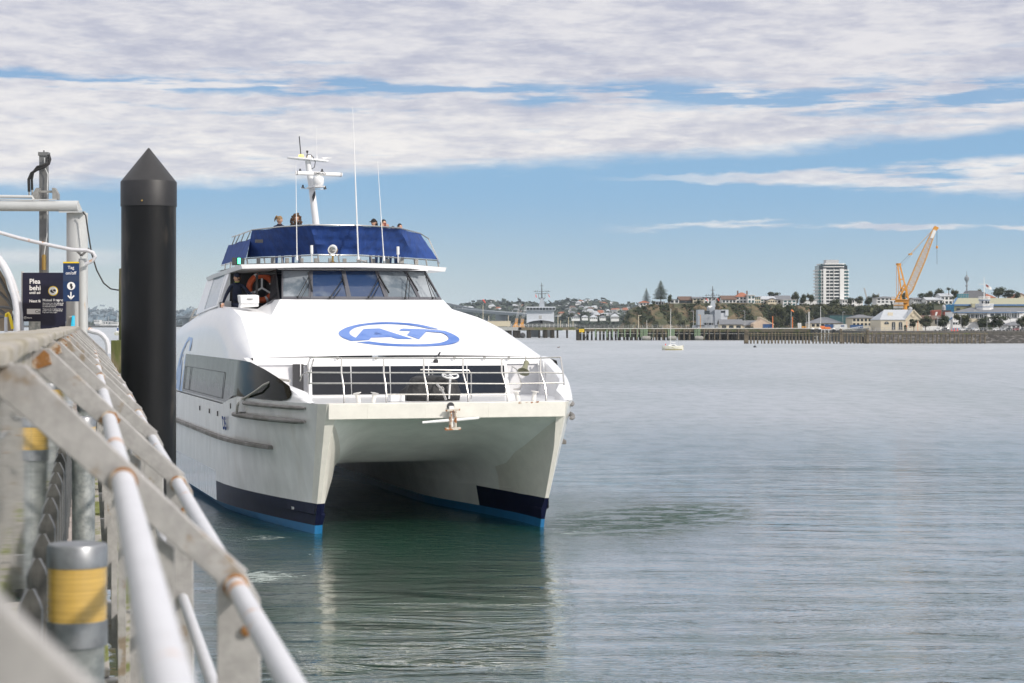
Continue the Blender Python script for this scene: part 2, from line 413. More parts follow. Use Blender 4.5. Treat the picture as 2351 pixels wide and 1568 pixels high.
def hull_side(sg):
    foot = 2.84 if sg < 0 else 2.62
    T = [0, .1, .3, .6, 1.0, 1.5, 2.2, 3.0, 4.0, 4.6, 5.2, 6.0, 7.2, 8.5, 8.55, 10, 12, 15, 18, 22, 26]
    rows = []; mats = []
    for t in T:
        fade = max(0, 1 - t / 8.5)
        def vs(z): return 1.30 * (1 - max(z, -.1) / 3.05) * fade + t
        def stem(z): return foot + (2.80 - foot) * min(1, max(0, z / 3.05))
        row = []
        for z in OZ:
            zz = pl(t, DECKZ) if z == 3.05 else z
            p = 1.35 + 1.9 * (z / 3.05) ** 1.1 if z > 0 else 1.3
            g = 1 - max(0, 1 - t / 8.5) ** p
            st = stem(z); um = 4.20 if z > 1.5 else 4.2 - (1.5 - z) * .03
            if z == 1.94: g *= .985
            if z == .48: st += .05 * (1 if t < .4 else .6)
            if z < 0: um -= .4; g *= .8
            row.append((sg * (st + .045 + (um - st - .045) * g), vs(z), zz))
        r = pl(t, [(0, .15), (.5, .7), (1, 1.0), (2.2, 1.25), (3.4, .92), (4.6, .60), (30, .5)])
        zt = pl(t, ROOFZ)
        for z in (-.35, .20, .44, .48, .72, 1.0):
            z2 = min(z, zt - r) if z > 0 else z
            st = stem(z); ui = min(pl(t, INN), st - .045) if t > 0 else st - .045
            ui = min(ui, st - .045) - .22 * max(z2, 0) * min(1, t / 1.5)
            if z == .44 and t < .4: ui -= .04
            row.append((sg * ui, vs(z), z2))
        zw = zt - r; uw = None
        st = stem(zw); uw = min(pl(t, INN), st - .045) - .22 * zw * min(1, t / 1.5)
        for k in range(0, 7):
            a = pi / 2 * k / 6
            row.append((sg * (uw - r * (1 - cos(a))), vs(zw + r * sin(a)), zw + r * sin(a)))
        row.append((sg * (uw - r) * .5, vs(zt), zt)); row.append((0, vs(zt), zt))
        rows.append(row)
    b = grid_mesh(rows); n = len(rows[0])
    idx = 0
    for i in range(len(rows) - 1):
        for j in range(n - 1):
            t = T[i]; no = len(OZ)
            m = 0
            if j < no - 1:
                zt_, zb = OZ[j], OZ[j + 1]
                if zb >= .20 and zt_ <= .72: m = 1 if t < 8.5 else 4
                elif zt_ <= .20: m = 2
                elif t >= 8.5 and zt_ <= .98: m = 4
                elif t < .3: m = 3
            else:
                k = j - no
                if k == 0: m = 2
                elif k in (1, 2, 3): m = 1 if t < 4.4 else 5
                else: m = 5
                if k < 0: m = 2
                if k >= 4 and k < 8 and t < 2.6: m = 3  # inner bow faces take the cream so they read as sunlit
            b.m[idx] = m; idx += 1
    no = len(OZ); b.cur = 3                         # the blunt stem plate
    r0 = rows[0]; inn = [r0[no + k] for k in range(n - no - 2)]
    outs = [r0[k] for k in range(no)][::-1]
    def at(seq, z): 
        for p, q in zip(seq, seq[1:]):
            if p[2] <= z <= q[2]: 
                k = 0 if q[2] == p[2] else (z - p[2]) / (q[2] - p[2]); return tuple(p[j] + (q[j] - p[j]) * k for j in range(3))
        return seq[-1] if z > seq[-1][2] else seq[0]
    zs = [-.35, .20, .44, .72, 1.4, 2.0, 2.70]; mm = [2, 1, 1, 3, 3, 3]
    for (z0, z1), mi in zip(zip(zs, zs[1:]), mm):
        b.cur = mi; a = at(outs, z0); a2 = at(outs, z1); c = at(inn, z0); c2 = at(inn, z1)
        if z1 == 2.70: c2 = (c2[0], c2[1], 2.70)
        b.quad(a, a2, c2, c)
    b.cur = 3; a = at(outs, 2.70); a2 = at(outs, 3.05); b.quad(a, a2, (sg * 2.7, 0, 3.05), (sg * 2.7, 0.0, 2.70))
    o = fixn(b.build('hull', ['hull_white', 'navy', 'antifoul', 'lit_cream_plate', 'hull_aft', 'underside'], ferry))
    o.data.polygons.foreach_set('use_smooth', [True] * len(o.data.polygons))
    es = o.modifiers.new('split', 'EDGE_SPLIT'); es.split_angle = radians(24)
    return rows
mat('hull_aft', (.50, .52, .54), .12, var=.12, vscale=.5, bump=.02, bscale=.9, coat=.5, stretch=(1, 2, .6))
rowsL = hull_side(-1); rowsR = hull_side(1)
# bow cross beam, foredeck, transom
d = MB(); zt = 3.05
d.prism([(-2.80, 0, 2.70), (2.80, 0, 2.70), (2.80, 0, 3.06), (-2.80, 0, 3.06)], (0, .35, 0))
bevel(d.build('bow_beam', 'lit_cream_plate', ferry), .015)
d = MB()
outline = [(r[0][0], r[0][1]) for r in rowsL if r[0][1] <= 6.1] ; outR = [(r[0][0], r[0][1]) for r in rowsR if r[0][1] <= 6.1]
d.poly([(u, v, 3.045) for u, v in outline[::-1]] + [(u, v, 3.045) for u, v in outR])
d.build('foredeck', 'ferry_white', ferry)
# rubbing strakes on the outer sides
def side_u(v, z, sg):
    rows = rowsL if sg < 0 else rowsR
    j = min(range(len(OZ)), key=lambda k: abs(OZ[k] - z))
    return pl(v, [(r[j][1], abs(r[j][0])) for r in rows]) * sg
for sg in (-1, 1):
    f = MB(); vv = [2.75 + i * (26 - 2.75) / 30 for i in range(31)]
    pts = [(side_u(v, 1.94, sg) + sg * .06, v, 1.93) for v in vv]
    for a, b_ in zip(pts, pts[1:]): f.bar(a, b_, .17, .10)
    bevel(f.build('rubbing_strake', 'fender_grey', ferry), .02)
    for z, v0, v1, r in ((2.93, .75, 4.2, .045), (2.62, .75, 5.2, .062)):
        f = MB(); n = 12
        f.tube([(side_u(v0 + (v1 - v0) * i / n, 2.75, sg) + sg * .07, v0 + (v1 - v0) * i / n, z) for i in range(n + 1)], [r * .6] + [r] * (n - 1) + [r * .9], 10)
        f.build('bow_fender', 'fender_grey', ferry)
# ---- superstructure shell: side walls, shoulders, front slope
CREASE_L = [(5.1, 3.72, 4.02), (7.3, 3.56, 4.66), (8.7, 3.50, 5.07), (9.6, 3.56, 5.26), (10.5, 3.60, 5.33), (12, 3.55, 5.38), (14, 3.5, 5.38), (17.2, 3.5, 5.15), (20.5, 3.5, 4.88), (23, 3.7, 4.3), (26, 3.8, 4.0)]
CREASE_R = [(5.1, 3.74, 4.02), (6.6, 3.50, 4.45), (7.8, 3.28, 4.82), (8.8, 3.0, 5.08), (9.6, 2.75, 5.22), (12, 2.9, 5.38), (14, 3.2, 5.38), (17.2, 3.5, 5.15), (20.5, 3.5, 4.88), (23, 3.7, 4.3), (26, 3.8, 4.0)]
for sg, CR in ((-1, CREASE_L), (1, CREASE_R)):
    rows = []
    for v, u, z in CR:
        low = [(sg * 4.12, v, 2.80 if v > 6.9 else 2.9), (sg * 4.12, v, 2.82), (sg * 4.0, v, 3.93), (sg * 3.985, v, 4.0)]
        if v < 5.2: low = [(sg * 3.98, v, 3.04), (sg * 3.98, v, 3.04), (sg * 3.94, v, 3.93), (sg * 3.9, v, 3.97)]
        k = 6; a = Vector(low[-1]); c = Vector((sg * u, v, z)); mid = Vector((sg * (max(u, 3.6) + .32), v, (z * .62 + 3.97 * .38) + .12 * (z - 4)))
        if v < 5.2: mid = (a + c) / 2
        for i in range(1, k + 1):
            t = i / k; low.append(tuple(a * (1 - t) ** 2 + mid * 2 * t * (1 - t) + c * t * t))
        rows.append(low)
    b = grid_mesh(rows); o = fixn(b.build('cabin_side', 'ferry_white', ferry))
    es = o.modifiers.new('s', 'EDGE_SPLIT'); es.split_angle = radians(40)
# front slope and shelves
sl_ = MB()
L = {v: (-u, v, z) for v, u, z in CREASE_L}; R = {v: (u, v, z) for v, u, z in CREASE_R}
def cl(v, CR, sg): return (sg * pl(v, [(a, b_) for a, b_, c in CR]), v, pl(v, [(a, c) for a, b_, c in CR]))
def zslope(v): return pl(v, [(5.1, 4.02), (8.7, 5.07)])
rows = []
for v in (5.1, 5.8, 6.6, 7.3, 7.8, 8.3, 8.7):
    a = cl(v, CREASE_L, -1); c = cl(v, CREASE_R, 1); z = zslope(v)
    r = [a]
    for i in range(1, 12): r.append((a[0] + (c[0] - a[0]) * i / 12, v, z + .05 * sin(pi * i / 12)))
    r.append(c); rows.append(r)
grid_mesh(rows).build('front_roof', 'roof_white', ferry)
sl_.quad((-3.72, 5.1, 4.02), (3.74, 5.1, 4.02), (3.72, 5.02, 3.84), (-3.70, 5.02, 3.84))      # lip
sl_.quad((-3.70, 5.02, 3.84), (3.72, 5.02, 3.84), (3.72, 5.5, 3.83), (-3.70, 5.5, 3.83))
# steep plinth under the windscreen
WB = [inv(x, 688, 5.53) for x in (647, 713, 802, 889, 964, 1013)]
w0 = (-2.32, 9.4, 5.53); w1 = (2.24, 9.4, 5.53)
sl_.quad((-2.68, 8.7, 5.075), (2.52, 8.7, 5.075), w1, w0)
sl_.quad((-2.68, 8.7, 5.075), w0, (-2.34, 10.6, 5.53), (-2.75, 10.6, 5.28))
sl_.quad((2.52, 8.7, 5.075), (2.8, 10.6, 5.28), (2.3, 10.6, 5.53), w1)
sl_.quad((-2.32, 9.4, 5.53), (2.24, 9.4, 5.53), (2.24, 9.9, 5.54), (-2.32, 9.9, 5.54))
# shelf left of the plinth, and roof behind
a = cl(8.7, CREASE_L, -1); b_ = cl(9.6, CREASE_L, -1); c_ = cl(10.6, CREASE_L, -1)
sl_.poly([a, (-2.68, 8.7, 5.075), (-2.75, 10.6, 5.28), c_, b_])
a = cl(8.7, CREASE_R, 1); b2 = cl(9.6, CREASE_R, 1); c2 = cl(12, CREASE_R, 1)
sl_.poly([(2.52, 8.7, 5.075), a, b2, c2, (2.5, 12, 5.38)])
for va, vb in ((12, 14), (14, 17.2), (17.2, 20.5), (20.5, 23), (23, 26)):
    p, q = cl(va, CREASE_L, -1), cl(vb, CREASE_L, -1); r_, s_ = cl(va, CREASE_R, 1), cl(vb, CREASE_R, 1)
    sl_.quad(p, r_, s_, q)
sl_.quad((-4, 26, 1), (4, 26, 1), (3.8, 26, 4.0), (-3.8, 26, 4.0))
sl_.build('roof_panel', 'roof_white', ferry)
# dark glazing band along the sides (slightly proud)
for sg in (-1, 1):
    g = MB(); vs_ = [1.5, 2.2, 3, 4.2, 5.1, 6, 8, 10, 12, 14, 16.3]
    top = [2.0, 0, 0, 0, 0, 0]
    rows = []
    TOPZ = [(1.35, 3.25), (1.5, 3.42), (2.2, 3.62), (3.0, 3.78), (4.2, 3.93), (5.1, 3.965), (30, 3.965)]
    BOTZ = [(1.35, 3.16), (1.6, 3.07), (5.6, 3.08), (6.9, 2.86), (30, 2.85)]
    for v in ((1.35, 1.5, 1.8, 2.2, 3) if sg < 0 else ()) + (4.2, 5.1, 5.7, 6.9, 8, 10, 12, 14, 16.3):
        ub = (abs(side_u(v, 3.05, sg)) + .0 if v < 6 else 4.13) ; ut = min(4.02, ub - .02) if v > 5 else ub - .12
        if v < 5.6:
            uo = abs(side_u(v, 3.05, sg)) if v < 5.15 else 4.10
            ub = uo + .022; ut = uo - .15 * (pl(v, TOPZ) - 3.05) + .004
            if v >= 5.1: ub, ut = 4.15, 4.04
        else: ub = 4.145; ut = 4.025
        rows.append([(sg * ub, v, pl(v, BOTZ)), (sg * (ub + (ut - ub) * .5), v, (pl(v, BOTZ) + pl(v, TOPZ)) / 2), (sg * ut, v, pl(v, TOPZ))])
    o = grid_mesh(rows).build('side_glazing', 'side_glass', ferry)
    # inner window outline
    f = MB(); z0, z1 = 2.95, 3.66
    for v0, v1, zz in ((7.6, 15.9, 3.60),):
        f.bar((sg * 4.08, v0, zz), (sg * 4.08, v1, zz), .014, .012); f.bar((sg * 4.155, v0, 2.93), (sg * 4.155, v1, 2.93), .012, .012)
        for v in (7.6, 14.6, 15.9): f.bar((sg * 4.15, v, 2.93), (sg * 4.085, v, zz), .016, .012)
    f.build('window_frame', 'frame_dark', ferry)
# bulwark cheeks either side of the foredeck: they sweep from the roof corner down to the deck
SW = [(5.15, 4.02), (4.6, 3.93), (4.0, 3.80), (3.3, 3.66), (2.6, 3.54), (1.9, 3.42), (1.4, 3.31), (1.0, 3.18), (.75, 3.09), (.6, 3.052)]
for sg in (-1, 1):
    rows = []
    for v, z in SW:
        uo = abs(side_u(v, 3.05, sg)); k = (z - 3.045)
        inn = pl(v, [(.6, .12), (1.4, .38), (2.4, .22), (5.2, .24)])
        rows.append([(sg * uo, v, 3.05), (sg * (uo - .10 * k), v, 3.05 + k * .6), (sg * (uo - .15 * k - .03), v, z), (sg * (uo - .15 * k - inn * .6), v, z + .005), (sg * (uo - .15 * k - inn), v, z - .04 * min(1, k * 4)), (sg * (uo - .2 * k - inn - .03), v, 3.045)])
    o = grid_mesh(rows).build('bulwark', 'ferry_white', ferry)
# ---- forward cabin wall with its windows
cw = MB(); v0 = 5.0
cw.quad((-3.72, v0, 3.04), (3.72, v0, 3.04), (3.72, v0 + .1, 3.9), (-3.72, v0 + .1, 3.9))
mat('cabin_wall', (.62, .62, .64), .5, var=.06); cw.build('cabin_front', 'cabin_wall', ferry)
fr = MB(); pn = []
xs = [715, 812, 872, 940, 1030, 1100, 1160]
tl = ivv(715, 839, 4.86); tr = ivv(1152, 839, 4.86); bl = ivv(722, 914, 4.72); br = ivv(1166, 910, 4.72)
zt_, zb = 3.80, 3.10
uL, uR = -2.30, 2.72
fr.prism([(uL - .08, 4.74, zb - .07), (uR + .14, 4.74, zb - .07), (uR + .06, 4.86, zt_ + .07), (uL - .06, 4.86, zt_ + .07)], (0, .25, 0))
bevel(fr.build('window_surround', 'white_plain', ferry), .02)
for i in range(5):
    a0 = uL + (uR - uL) * i / 5 + .012; a1 = uL + (uR - uL) * (i + 1) / 5 - .012
    p = MB(); p.prism([(a0, 4.725, zb), (a1, 4.725, zb), (a1, 4.845, zt_), (a0, 4.845, zt_)], (0, .02, 0))
    p.build('cabin_window', 'dark_glass', ferry)
sill = MB(); sill.box(uL - .1, uR + .16, 4.55, 4.80, 3.045, 3.075); sill.build('window_sill', 'white_plain', ferry)
# door edge and ladder in the recess
dd = MB(); dd.box(-2.75, -2.48, 4.93, 4.97, 3.1, 3.86); dd.build('side_door', 'frame_dark', ferry)
ld = MB()
for v in (4.4, 4.85): ld.bar((3.70, v, 3.06), (3.62, v, 3.9), .04, .03)
for i in range(4): ld.bar((3.69 - i * .02, 4.4, 3.2 + i * .2), (3.69 - i * .02, 4.85, 3.2 + i * .2), .05, .02)
ld.build('ladder', 'white_plain', ferry)
# AT mark on the front slope (ellipse ring with italic A and T), drawn as thin raised vinyl
def logo(name, shapes, fmap, m, parent=ferry):
    b = MB()
    for sh in shapes:
        b.poly([fmap(*p) for p in sh])
    o = b.build(name, m, parent)
    bm = bmesh.new(); bm.from_mesh(o.data); bmesh.ops.triangulate(bm, faces=bm.faces); bm.to_mesh(o.data); bm.free()
    return o
# read off the mark in its own 2351x666 drawing frame
def smooth_pts(pts, n=6):
    out = []
    for i in range(len(pts) - 1):
        p0 = pts[max(i - 1, 0)]; p1 = pts[i]; p2 = pts[i + 1]; p3 = pts[min(i + 2, len(pts) - 1)]
        for k in range(n):
            t = k / n
            out.append(tuple(.5 * ((2 * p1[j]) + (-p0[j] + p2[j]) * t + (2 * p0[j] - 5 * p1[j] + 4 * p2[j] - p3[j]) * t * t + (-p0[j] + 3 * p1[j] - 3 * p2[j] + p3[j]) * t ** 3) for j in (0, 1)))
    out.append(pts[-1]); return out
upo = smooth_pts([(1805, 262), (1500, 190), (1250, 162), (1000, 150), (780, 156), (560, 180), (400, 214), (290, 255), (222, 302), (222, 345), (280, 395), (412, 446)])
upi = smooth_pts([(480, 395), (410, 355), (384, 320), (400, 285), (470, 240), (600, 207), (780, 188), (1000, 181), (1250, 192), (1460, 218), (1610, 247)])
ringA = (upo, upi)
loo = smooth_pts([(484, 463), (680, 492), (880, 515), (1100, 528), (1370, 532), (1640, 527), (1850, 512), (2000, 488), (2085, 455), (2108, 422), (2085, 385), (2000, 335), (1875, 284)])
loi = smooth_pts([(1832, 316), (1900, 350), (1938, 398), (1920, 430), (1850, 462), (1750, 480), (1560, 494), (1340, 496), (1100, 490), (880, 474), (690, 451)])
Aout = [(480, 395), (600, 262), (640, 254), (856, 248), (1382, 416), (1150, 414), (1085, 402), (1035, 385), (725, 394), (690, 430), (412, 446)]
Ahole = [(760, 348), (908, 344), (796, 308)]
Tsh = [(1160, 285), (1190, 256), (1230, 250), (1580, 262), (1875, 284), (1832, 316), (1588, 298), (1472, 418), (1282, 353), (1340, 290)]
def lmap(x, y):
    fx = (1300 + x / 3.918) * .574; fy = (1250 + y / 3.918) * .574
    # the ray through that point meets the slope z = 4.02 + (v-5.1)*1.05/3.6
    a, b_ = 4.5, 9.5
    for _ in range(40):
        v = (a + b_) / 2
        if ivv(fx, fy, v)[2] > zslope(v) + .056: a = v
        else: b_ = v
    u, v_, z = ivv(fx, fy, v); return (u, v, zslope(v) + .058)
def strip(b, A, B, f):
    n = 60
    def rs(P):
        out = []
        for i in range(n + 1):
            t = i / n * (len(P) - 1); k = min(int(t), len(P) - 2); t -= k
            out.append((P[k][0] + (P[k + 1][0] - P[k][0]) * t, P[k][1] + (P[k + 1][1] - P[k][1]) * t))
        return out
    A, B = rs(A), rs(B)
    for i in range(n): b.quad(f(*A[i]), f(*A[i + 1]), f(*B[i + 1]), f(*B[i]))
lg = MB()
strip(lg, upo, upi[::-1], lmap); strip(lg, loo, loi[::-1], lmap)
k = Aout + [Aout[0]]
keyA = Aout[:4] + [Ahole[2], Ahole[1], Ahole[0], Ahole[2], Aout[3]] + Aout[4:]
lg.poly([lmap(*p) for p in keyA]); lg.poly([lmap(*p) for p in Tsh])
o = lg.build('emblem', 'logo_blue', ferry)
bm = bmesh.new(); bm.from_mesh(o.data); bmesh.ops.triangulate(bm, faces=bm.faces); bm.to_mesh(o.data); bm.free()
# the same mark, pale, on the side far aft: a tall curve and two italic letters
def side_pt(fx, fy, off=.02):        # on the side wall (glazing line and shoulder)
    best = None
    for i in range(400):
        v = 12 + i * .025; u, v_, z = ivv(fx, fy, v)
        if z < 2.8: ut = -4.2
        elif z < 4.0: ut = -4.12 + (z - 2.8) * .11
        else: ut = -3.985 + (z - 4.0) ** 1.6 * .3
        if best is None or abs(u - ut) < best[0]: best = (abs(u - ut), (ut - off, v, z))
    return best[1]
sg = MB()
def rp(x, y): return ((330 + x / 3.136) * .574, (1200 + y / 3.136) * .574)
def sstrip(A, B, n=14):
    def rs(P):
        o = []
        for i in range(n + 1):
            t = i / n * (len(P) - 1); k = min(int(t), len(P) - 2); t -= k
            o.append((P[k][0] + (P[k + 1][0] - P[k][0]) * t, P[k][1] + (P[k + 1][1] - P[k][1]) * t))
        return o
    A, B = rs(A), rs(B); q = lambda p: side_pt(*rp(*p))
    for i in range(n): sg.quad(q(A[i]), q(A[i + 1]), q(B[i + 1]), q(B[i]))
sstrip([(1352, 636), (1375, 560), (1395, 470), (1388, 410), (1330, 480), (1270, 590), (1225, 720), (1185, 900), (1175, 1000)],
       [(1340, 636), (1355, 560), (1362, 510), (1350, 500), (1320, 530), (1272, 620), (1245, 720), (1212, 880), (1200, 1000)])
sstrip([(1275, 680), (1215, 860), (1180, 1100)], [(1262, 680), (1250, 860), (1222, 1140)], 8)
sstrip([(1345, 685), (1300, 690)], [(1315, 795), (1280, 800)], 3)
sstrip([(1318, 795), (1265, 1145)], [(1290, 795), (1228, 1140)], 8)
sg.build('side_emblem', 'pale_blue', ferry)
# hull number and small marks
def LM(loc, xd, zd):
    x = Vector(xd).normalized(); z = Vector(zd).normalized(); n = x.cross(z)
    m = Matrix((x, z, n)).transposed().to_4x4(); m.translation = Vector(loc); return m
def side_txt(name, body, size, v, z, m, bold=.01, shear=0):
    u = side_u(v, 2.4, -1) - .03; u2 = side_u(v - .6, 2.4, -1) - .03
    return text(name, body, size, LM((u, v, z), (u2 - u, -.6, 0), (-.10, 0, 1)), m, ferry, bold=bold, shear=shear)
side_txt('hull_number', 'D5', .46, 6.95, 2.17, 'logo_number', .05) if 'logo_number' in MATS else (mat('logo_number', (.004, .035, .20), .8, spec=.1), side_txt('hull_number', 'D5', .46, 6.95, 2.17, 'logo_number', .05))
text('draft_mark', '1M4', .11, LM((side_u(2.3, .48, -1) - .02, 2.35, .48), (.32, -1, 0), (-.1, 0, 1)), 'text_white', ferry, bold=.004)
text('draft_mark', '2', .12, LM((side_u(2.0, .2, -1) - .03, 2.25, .27), (.32, -1, 0), (-.1, 0, 1)), 'text_white', ferry, bold=.004)
text('side_lettering', 'Fullers', .27, LM((-3.93, 12.6, 4.42), (.0, -1, 0.0), (.22, 0, 1)), 'text_grey', ferry, shear=.3, bold=.004) if 'text_grey' in MATS else (mat('text_grey', (.30, .33, .40), .5), text('side_lettering', 'Fullers', .27, LM((-3.93, 12.6, 4.42), (0, -1, 0), (.22, 0, 1)), 'text_grey', ferry, shear=.3, bold=.004))
mat('teal_text', (.25, .60, .65), .5)
text('side_lettering', '360', .27, LM((-3.93, 11.65, 4.42), (0, -1, 0), (.22, 0, 1)), 'teal_text', ferry, shear=.3, bold=.004)
SCV = ((8.0, -4.212, 2.58), (9.6, -4.212, 2.58), (11.6, -4.212, 2.58), (5.9, side_u(5.9, 2.75, -1) - .01, 2.86))
for v, u, z in SCV: sl2 = MB(); sl2.bar((u, v, z), (u, v, z - .13), .025, .012, (0, 1, 0)); sl2.build('scupper', 'frame_dark', ferry)
cl2 = MB(); cl2.box(-4.16, -4.02, 4.3, 4.9, 2.72, 3.02); cl2.build('fairlead', 'white_plain', ferry)
# mooring rope over the bulwark
r_ = MB(); u1 = side_u(4.6, 3.05, -1)
r_.tube([(-3.3, 2.2, 3.52), (-3.55, 2.5, 3.56), (-3.83, 2.7, 3.42), (-3.98, 3.1, 3.25), (-4.05, 3.9, 3.10), (-4.10, 4.45, 3.02), (-4.16, 4.7, 2.88), (-4.19, 4.72, 2.70)], .03, 6)
r_.tube([(-4.10, 4.4, 3.02), (-4.2, 4.5, 2.85), (-4.2, 4.6, 2.68), (-4.19, 4.72, 2.72)], .03, 6)
r_.build('mooring_rope', 'rope', ferry)
# ---- anchor on the bow beam
an = MB()
an.bar((.04, -.06, 2.98), (.04, -.10, 2.50), .10, .09); an.build('anchor_shank', 'white_plain', ferry)
an = MB(); an.bar((-.10, -.13, 2.88), (.22, -.13, 2.90), .10, .04); an.bar((-.13, -.13, 2.46), (.24, -.13, 2.47), .12, .06)
an.bar((.0, -.16, 2.86), (.0, -.16, 2.50), .05, .05); an.bar((.11, -.16, 2.86), (.11, -.16, 2.50), .05, .05)
an.build('anchor_fluke', 'rust', ferry)
an = MB(); an.tube([(-.66, -.14, 2.615), (.05, -.12, 2.66), (.68, -.14, 2.70)], [.028, .04, .028], 8); an.build('anchor_stock', 'white_plain', ferry)
an = MB(); an.lathe([(.085, 0), (.085, .012)], (.04, -.005, 2.98), 20, (0, -1, 0)); an.build('hawse_hole', 'frame_dark', ferry)
# chipped and peeling paint along the bow edge
for (x0, x1, y0, y1, m) in ((1190, 1198, 922, 928, 'rust'), (1218, 1224, 922, 926, 'rust'), (1229, 1238, 921, 925, 'rust'), (1206, 1214, 923, 925, 'rust')):
    b = MB(); q = [ivv(x, y, -.004) for x, y in ((x0, y1 - 1), ((x0 + x1) / 2, y1), (x1, y1 - 2), (x1 - 1, y0), (x0 + 1, y0 + .6))]; b.poly(q); b.build('paint_chip', m, ferry)
pe = MB(); us = side_u(.55, 2.98, 1); pts_ = [(2.86, .03, 3.058), (3.02, .10, 3.062), (3.2, .30, 3.06), (3.3, .5, 3.03), (3.24, .42, 2.93), (3.12, .22, 2.94), (2.98, .10, 3.0)]
# weld seams on the bow plate
for u in (-1.9, -.55, .95, 2.1):
    sm_ = MB(); sm_.box(u - .004, u + .004, -.004, .0, 2.72, 3.05); sm_.build('weld_seam', 'alloy_grey' if False else 'lit_cream_plate', ferry)
# ---- bow rail
ra = MB()
def RP(fx, fy, v): return ivv(fx, fy, v)
topv, midv, basev = .62, .40, .22
def railpt(fx, fy): return RP(fx, fy, pl(fy, [(820, .62), (858, .38), (912, .2)]))
ra.tube([railpt(709, 850), railpt(706, 838), railpt(712, 822), railpt(722, 820), railpt(784, 822), railpt(973, 822), railpt(1152, 823.5), railpt(1241, 822), railpt(1287, 820)], .019, 8)
ra.tube([RP(688, 875, .75), RP(692, 862, .7), RP(703, 855, .55), railpt(784, 855.5), railpt(973, 856), railpt(1152, 856), railpt(1241, 855), railpt(1292, 857)], .016, 8)
ra.tube([RP(711, 880, .5), railpt(784, 880), railpt(973, 880), railpt(1152, 881), railpt(1294, 879)], .016, 8)
ra.tube([railpt(887, 905.5), railpt(981, 905.5), railpt(1074, 906), railpt(1164, 906)], .016, 8)
ra.build('bow_rail', 'steel', ferry)
for (a, b1, b2, c) in ((784, 784, 788, 790), (881, 881, 885, 887), (973, 973, 978, 982), (1063, 1063, 1070, 1075), (1152, 1152, 1160, 1165), (1241, 1241, 1250, 1254)):
    s_ = MB(); s_.tube([railpt(a, 822), railpt(b1, 856), railpt(b2, 882), railpt(c, 906), tuple(Vector((railpt(c, 917)[0], .2, 3.05)))], .020, 8); s_.build('stanchion', 'steel', ferry)
s_ = MB(); s_.tube([railpt(1287, 820), railpt(1290, 840), railpt(1293, 858), railpt(1295, 884)], .020, 8); s_.build('stanchion', 'steel', ferry)
s_ = MB(); s_.tube([RP(720, 824, .7), RP(714, 845, .6), RP(709, 868, .55)], .019, 8); s_.tube([RP(711, 856, .55), RP(710, 882, .55)], .019, 8); s_.build('stanchion', 'steel', ferry)
# inner rails by the windlass
ir = MB()
for a, b_ in ((938, 1040),): pass
ir.tube([RP(993, 918, 2.0), RP(993, 852, 2.0), RP(990, 849, 2.0), RP(965, 849, 2.0)], .016, 8)
ir.tube([RP(1082, 916, 2.0), RP(1082, 858, 2.0), RP(1076, 850, 2.0), RP(990, 849, 2.0)], .016, 8)
ir.tube([RP(963, 874, 2.0), RP(993, 874, 2.0)], .018, 8)
ir.build('inner_rail', 'steel', ferry)
# grab rail beside the door, hose fittings under the roof lip
gr = MB(); gr.tube([(2.9, 4.8, 3.78), (3.0, 4.7, 3.7), (3.12, 4.65, 3.3), (3.1, 4.75, 3.2), (2.98, 4.9, 3.18)], .018, 8); gr.build('grab_rail', 'steel', ferry)
# covered windlass
cv = MB()
rows = []
cx, cy = RP(993, 900, 1.5)[0], 1.75
for i, (k, z) in enumerate(((1.0, 3.05), (1.06, 3.12), (1.03, 3.25), (.94, 3.38), (.84, 3.50), (.72, 3.58), (.45, 3.615), (.12, 3.63))):
    row = []
    for j in range(20):
        a = 2 * pi * j / 20; wob = 1 + .06 * sin(5 * a + i) + .04 * sin(9 * a + 2 * i)
        row.append((cx + .62 * k * wob * max(-1, min(1, 1.25 * cos(a))) + .03 * i * (k - .5), cy + .42 * k * wob * max(-1, min(1, 1.25 * sin(a))), z + .02 * sin(3 * a + i)))
    rows.append(row)
b = grid_mesh(rows, True); b.face([len(b.v) - 20 + j for j in range(20)])
b.build('windlass_cover', 'black_cover', ferry)
hw = MB(); hc = Vector(RP(1034, 862, 1.2))
hw.torus(hc, .185, .022, (0, -.35, 1)); hw.lathe([(.04, -.03), (.04, .03)], hc, 10, (0, -.35, 1))
for i in range(3):
    a = i * 2.09 + .4; q = Matrix.Rotation(math.atan(.35), 3, 'X'); e = hc + q @ Vector((.18 * cos(a), .18 * sin(a), 0)); mm_ = hc + q @ Vector((.1 * cos(a + .5), .1 * sin(a + .5), 0))
    hw.tube([hc, mm_, e], .016, 6)
hw.tube([hc, hc + Vector((-.02, .05, -.55))], [.03, .022], 8)
hw.build('hand_wheel', 'white_plain', ferry)
sh = MB(); sh.tube([RP(1003, 882, 1.1), RP(1015, 895, 1.0), RP(1024, 918, .9)], .03, 8); sh.torus(RP(1014, 893, 1.05), .05, .014, (0, 1, .3), 14, 6); sh.build('shackle', 'steel', ferry)
bx_ = MB(); p = RP(897, 918, 1.0); q = RP(930, 905, 1.0); bx_.box(p[0], q[0], 1.0, 1.3, 3.05, q[2]); bevel(bx_.build('deck_box', 'white_plain', ferry), .01)
for x in (822, 858, 1188, 1226):
    p = RP(x, 917, .75); lean = .06 if x in (822, 1188) else -.06
    t_ = MB(); t_.lathe([(.055, 0), (.055, .02), (.052, .20), (.095, .215), (.095, .232), (.02, .236)], (p[0] + lean * .3, .75, 3.05), 14, (-lean * 4, 0, 1) if False else (-lean * 3.2, 0, 1)); t_.build('bollard', 'bollard_paint', ferry) if 'bollard_paint' in MATS else (mat('bollard_paint', (.74, .72, .68), .6, col2=(.55, .38, .15), vscale=12, thr=(.62, .7)), t_.build('bollard', 'bollard_paint', ferry))
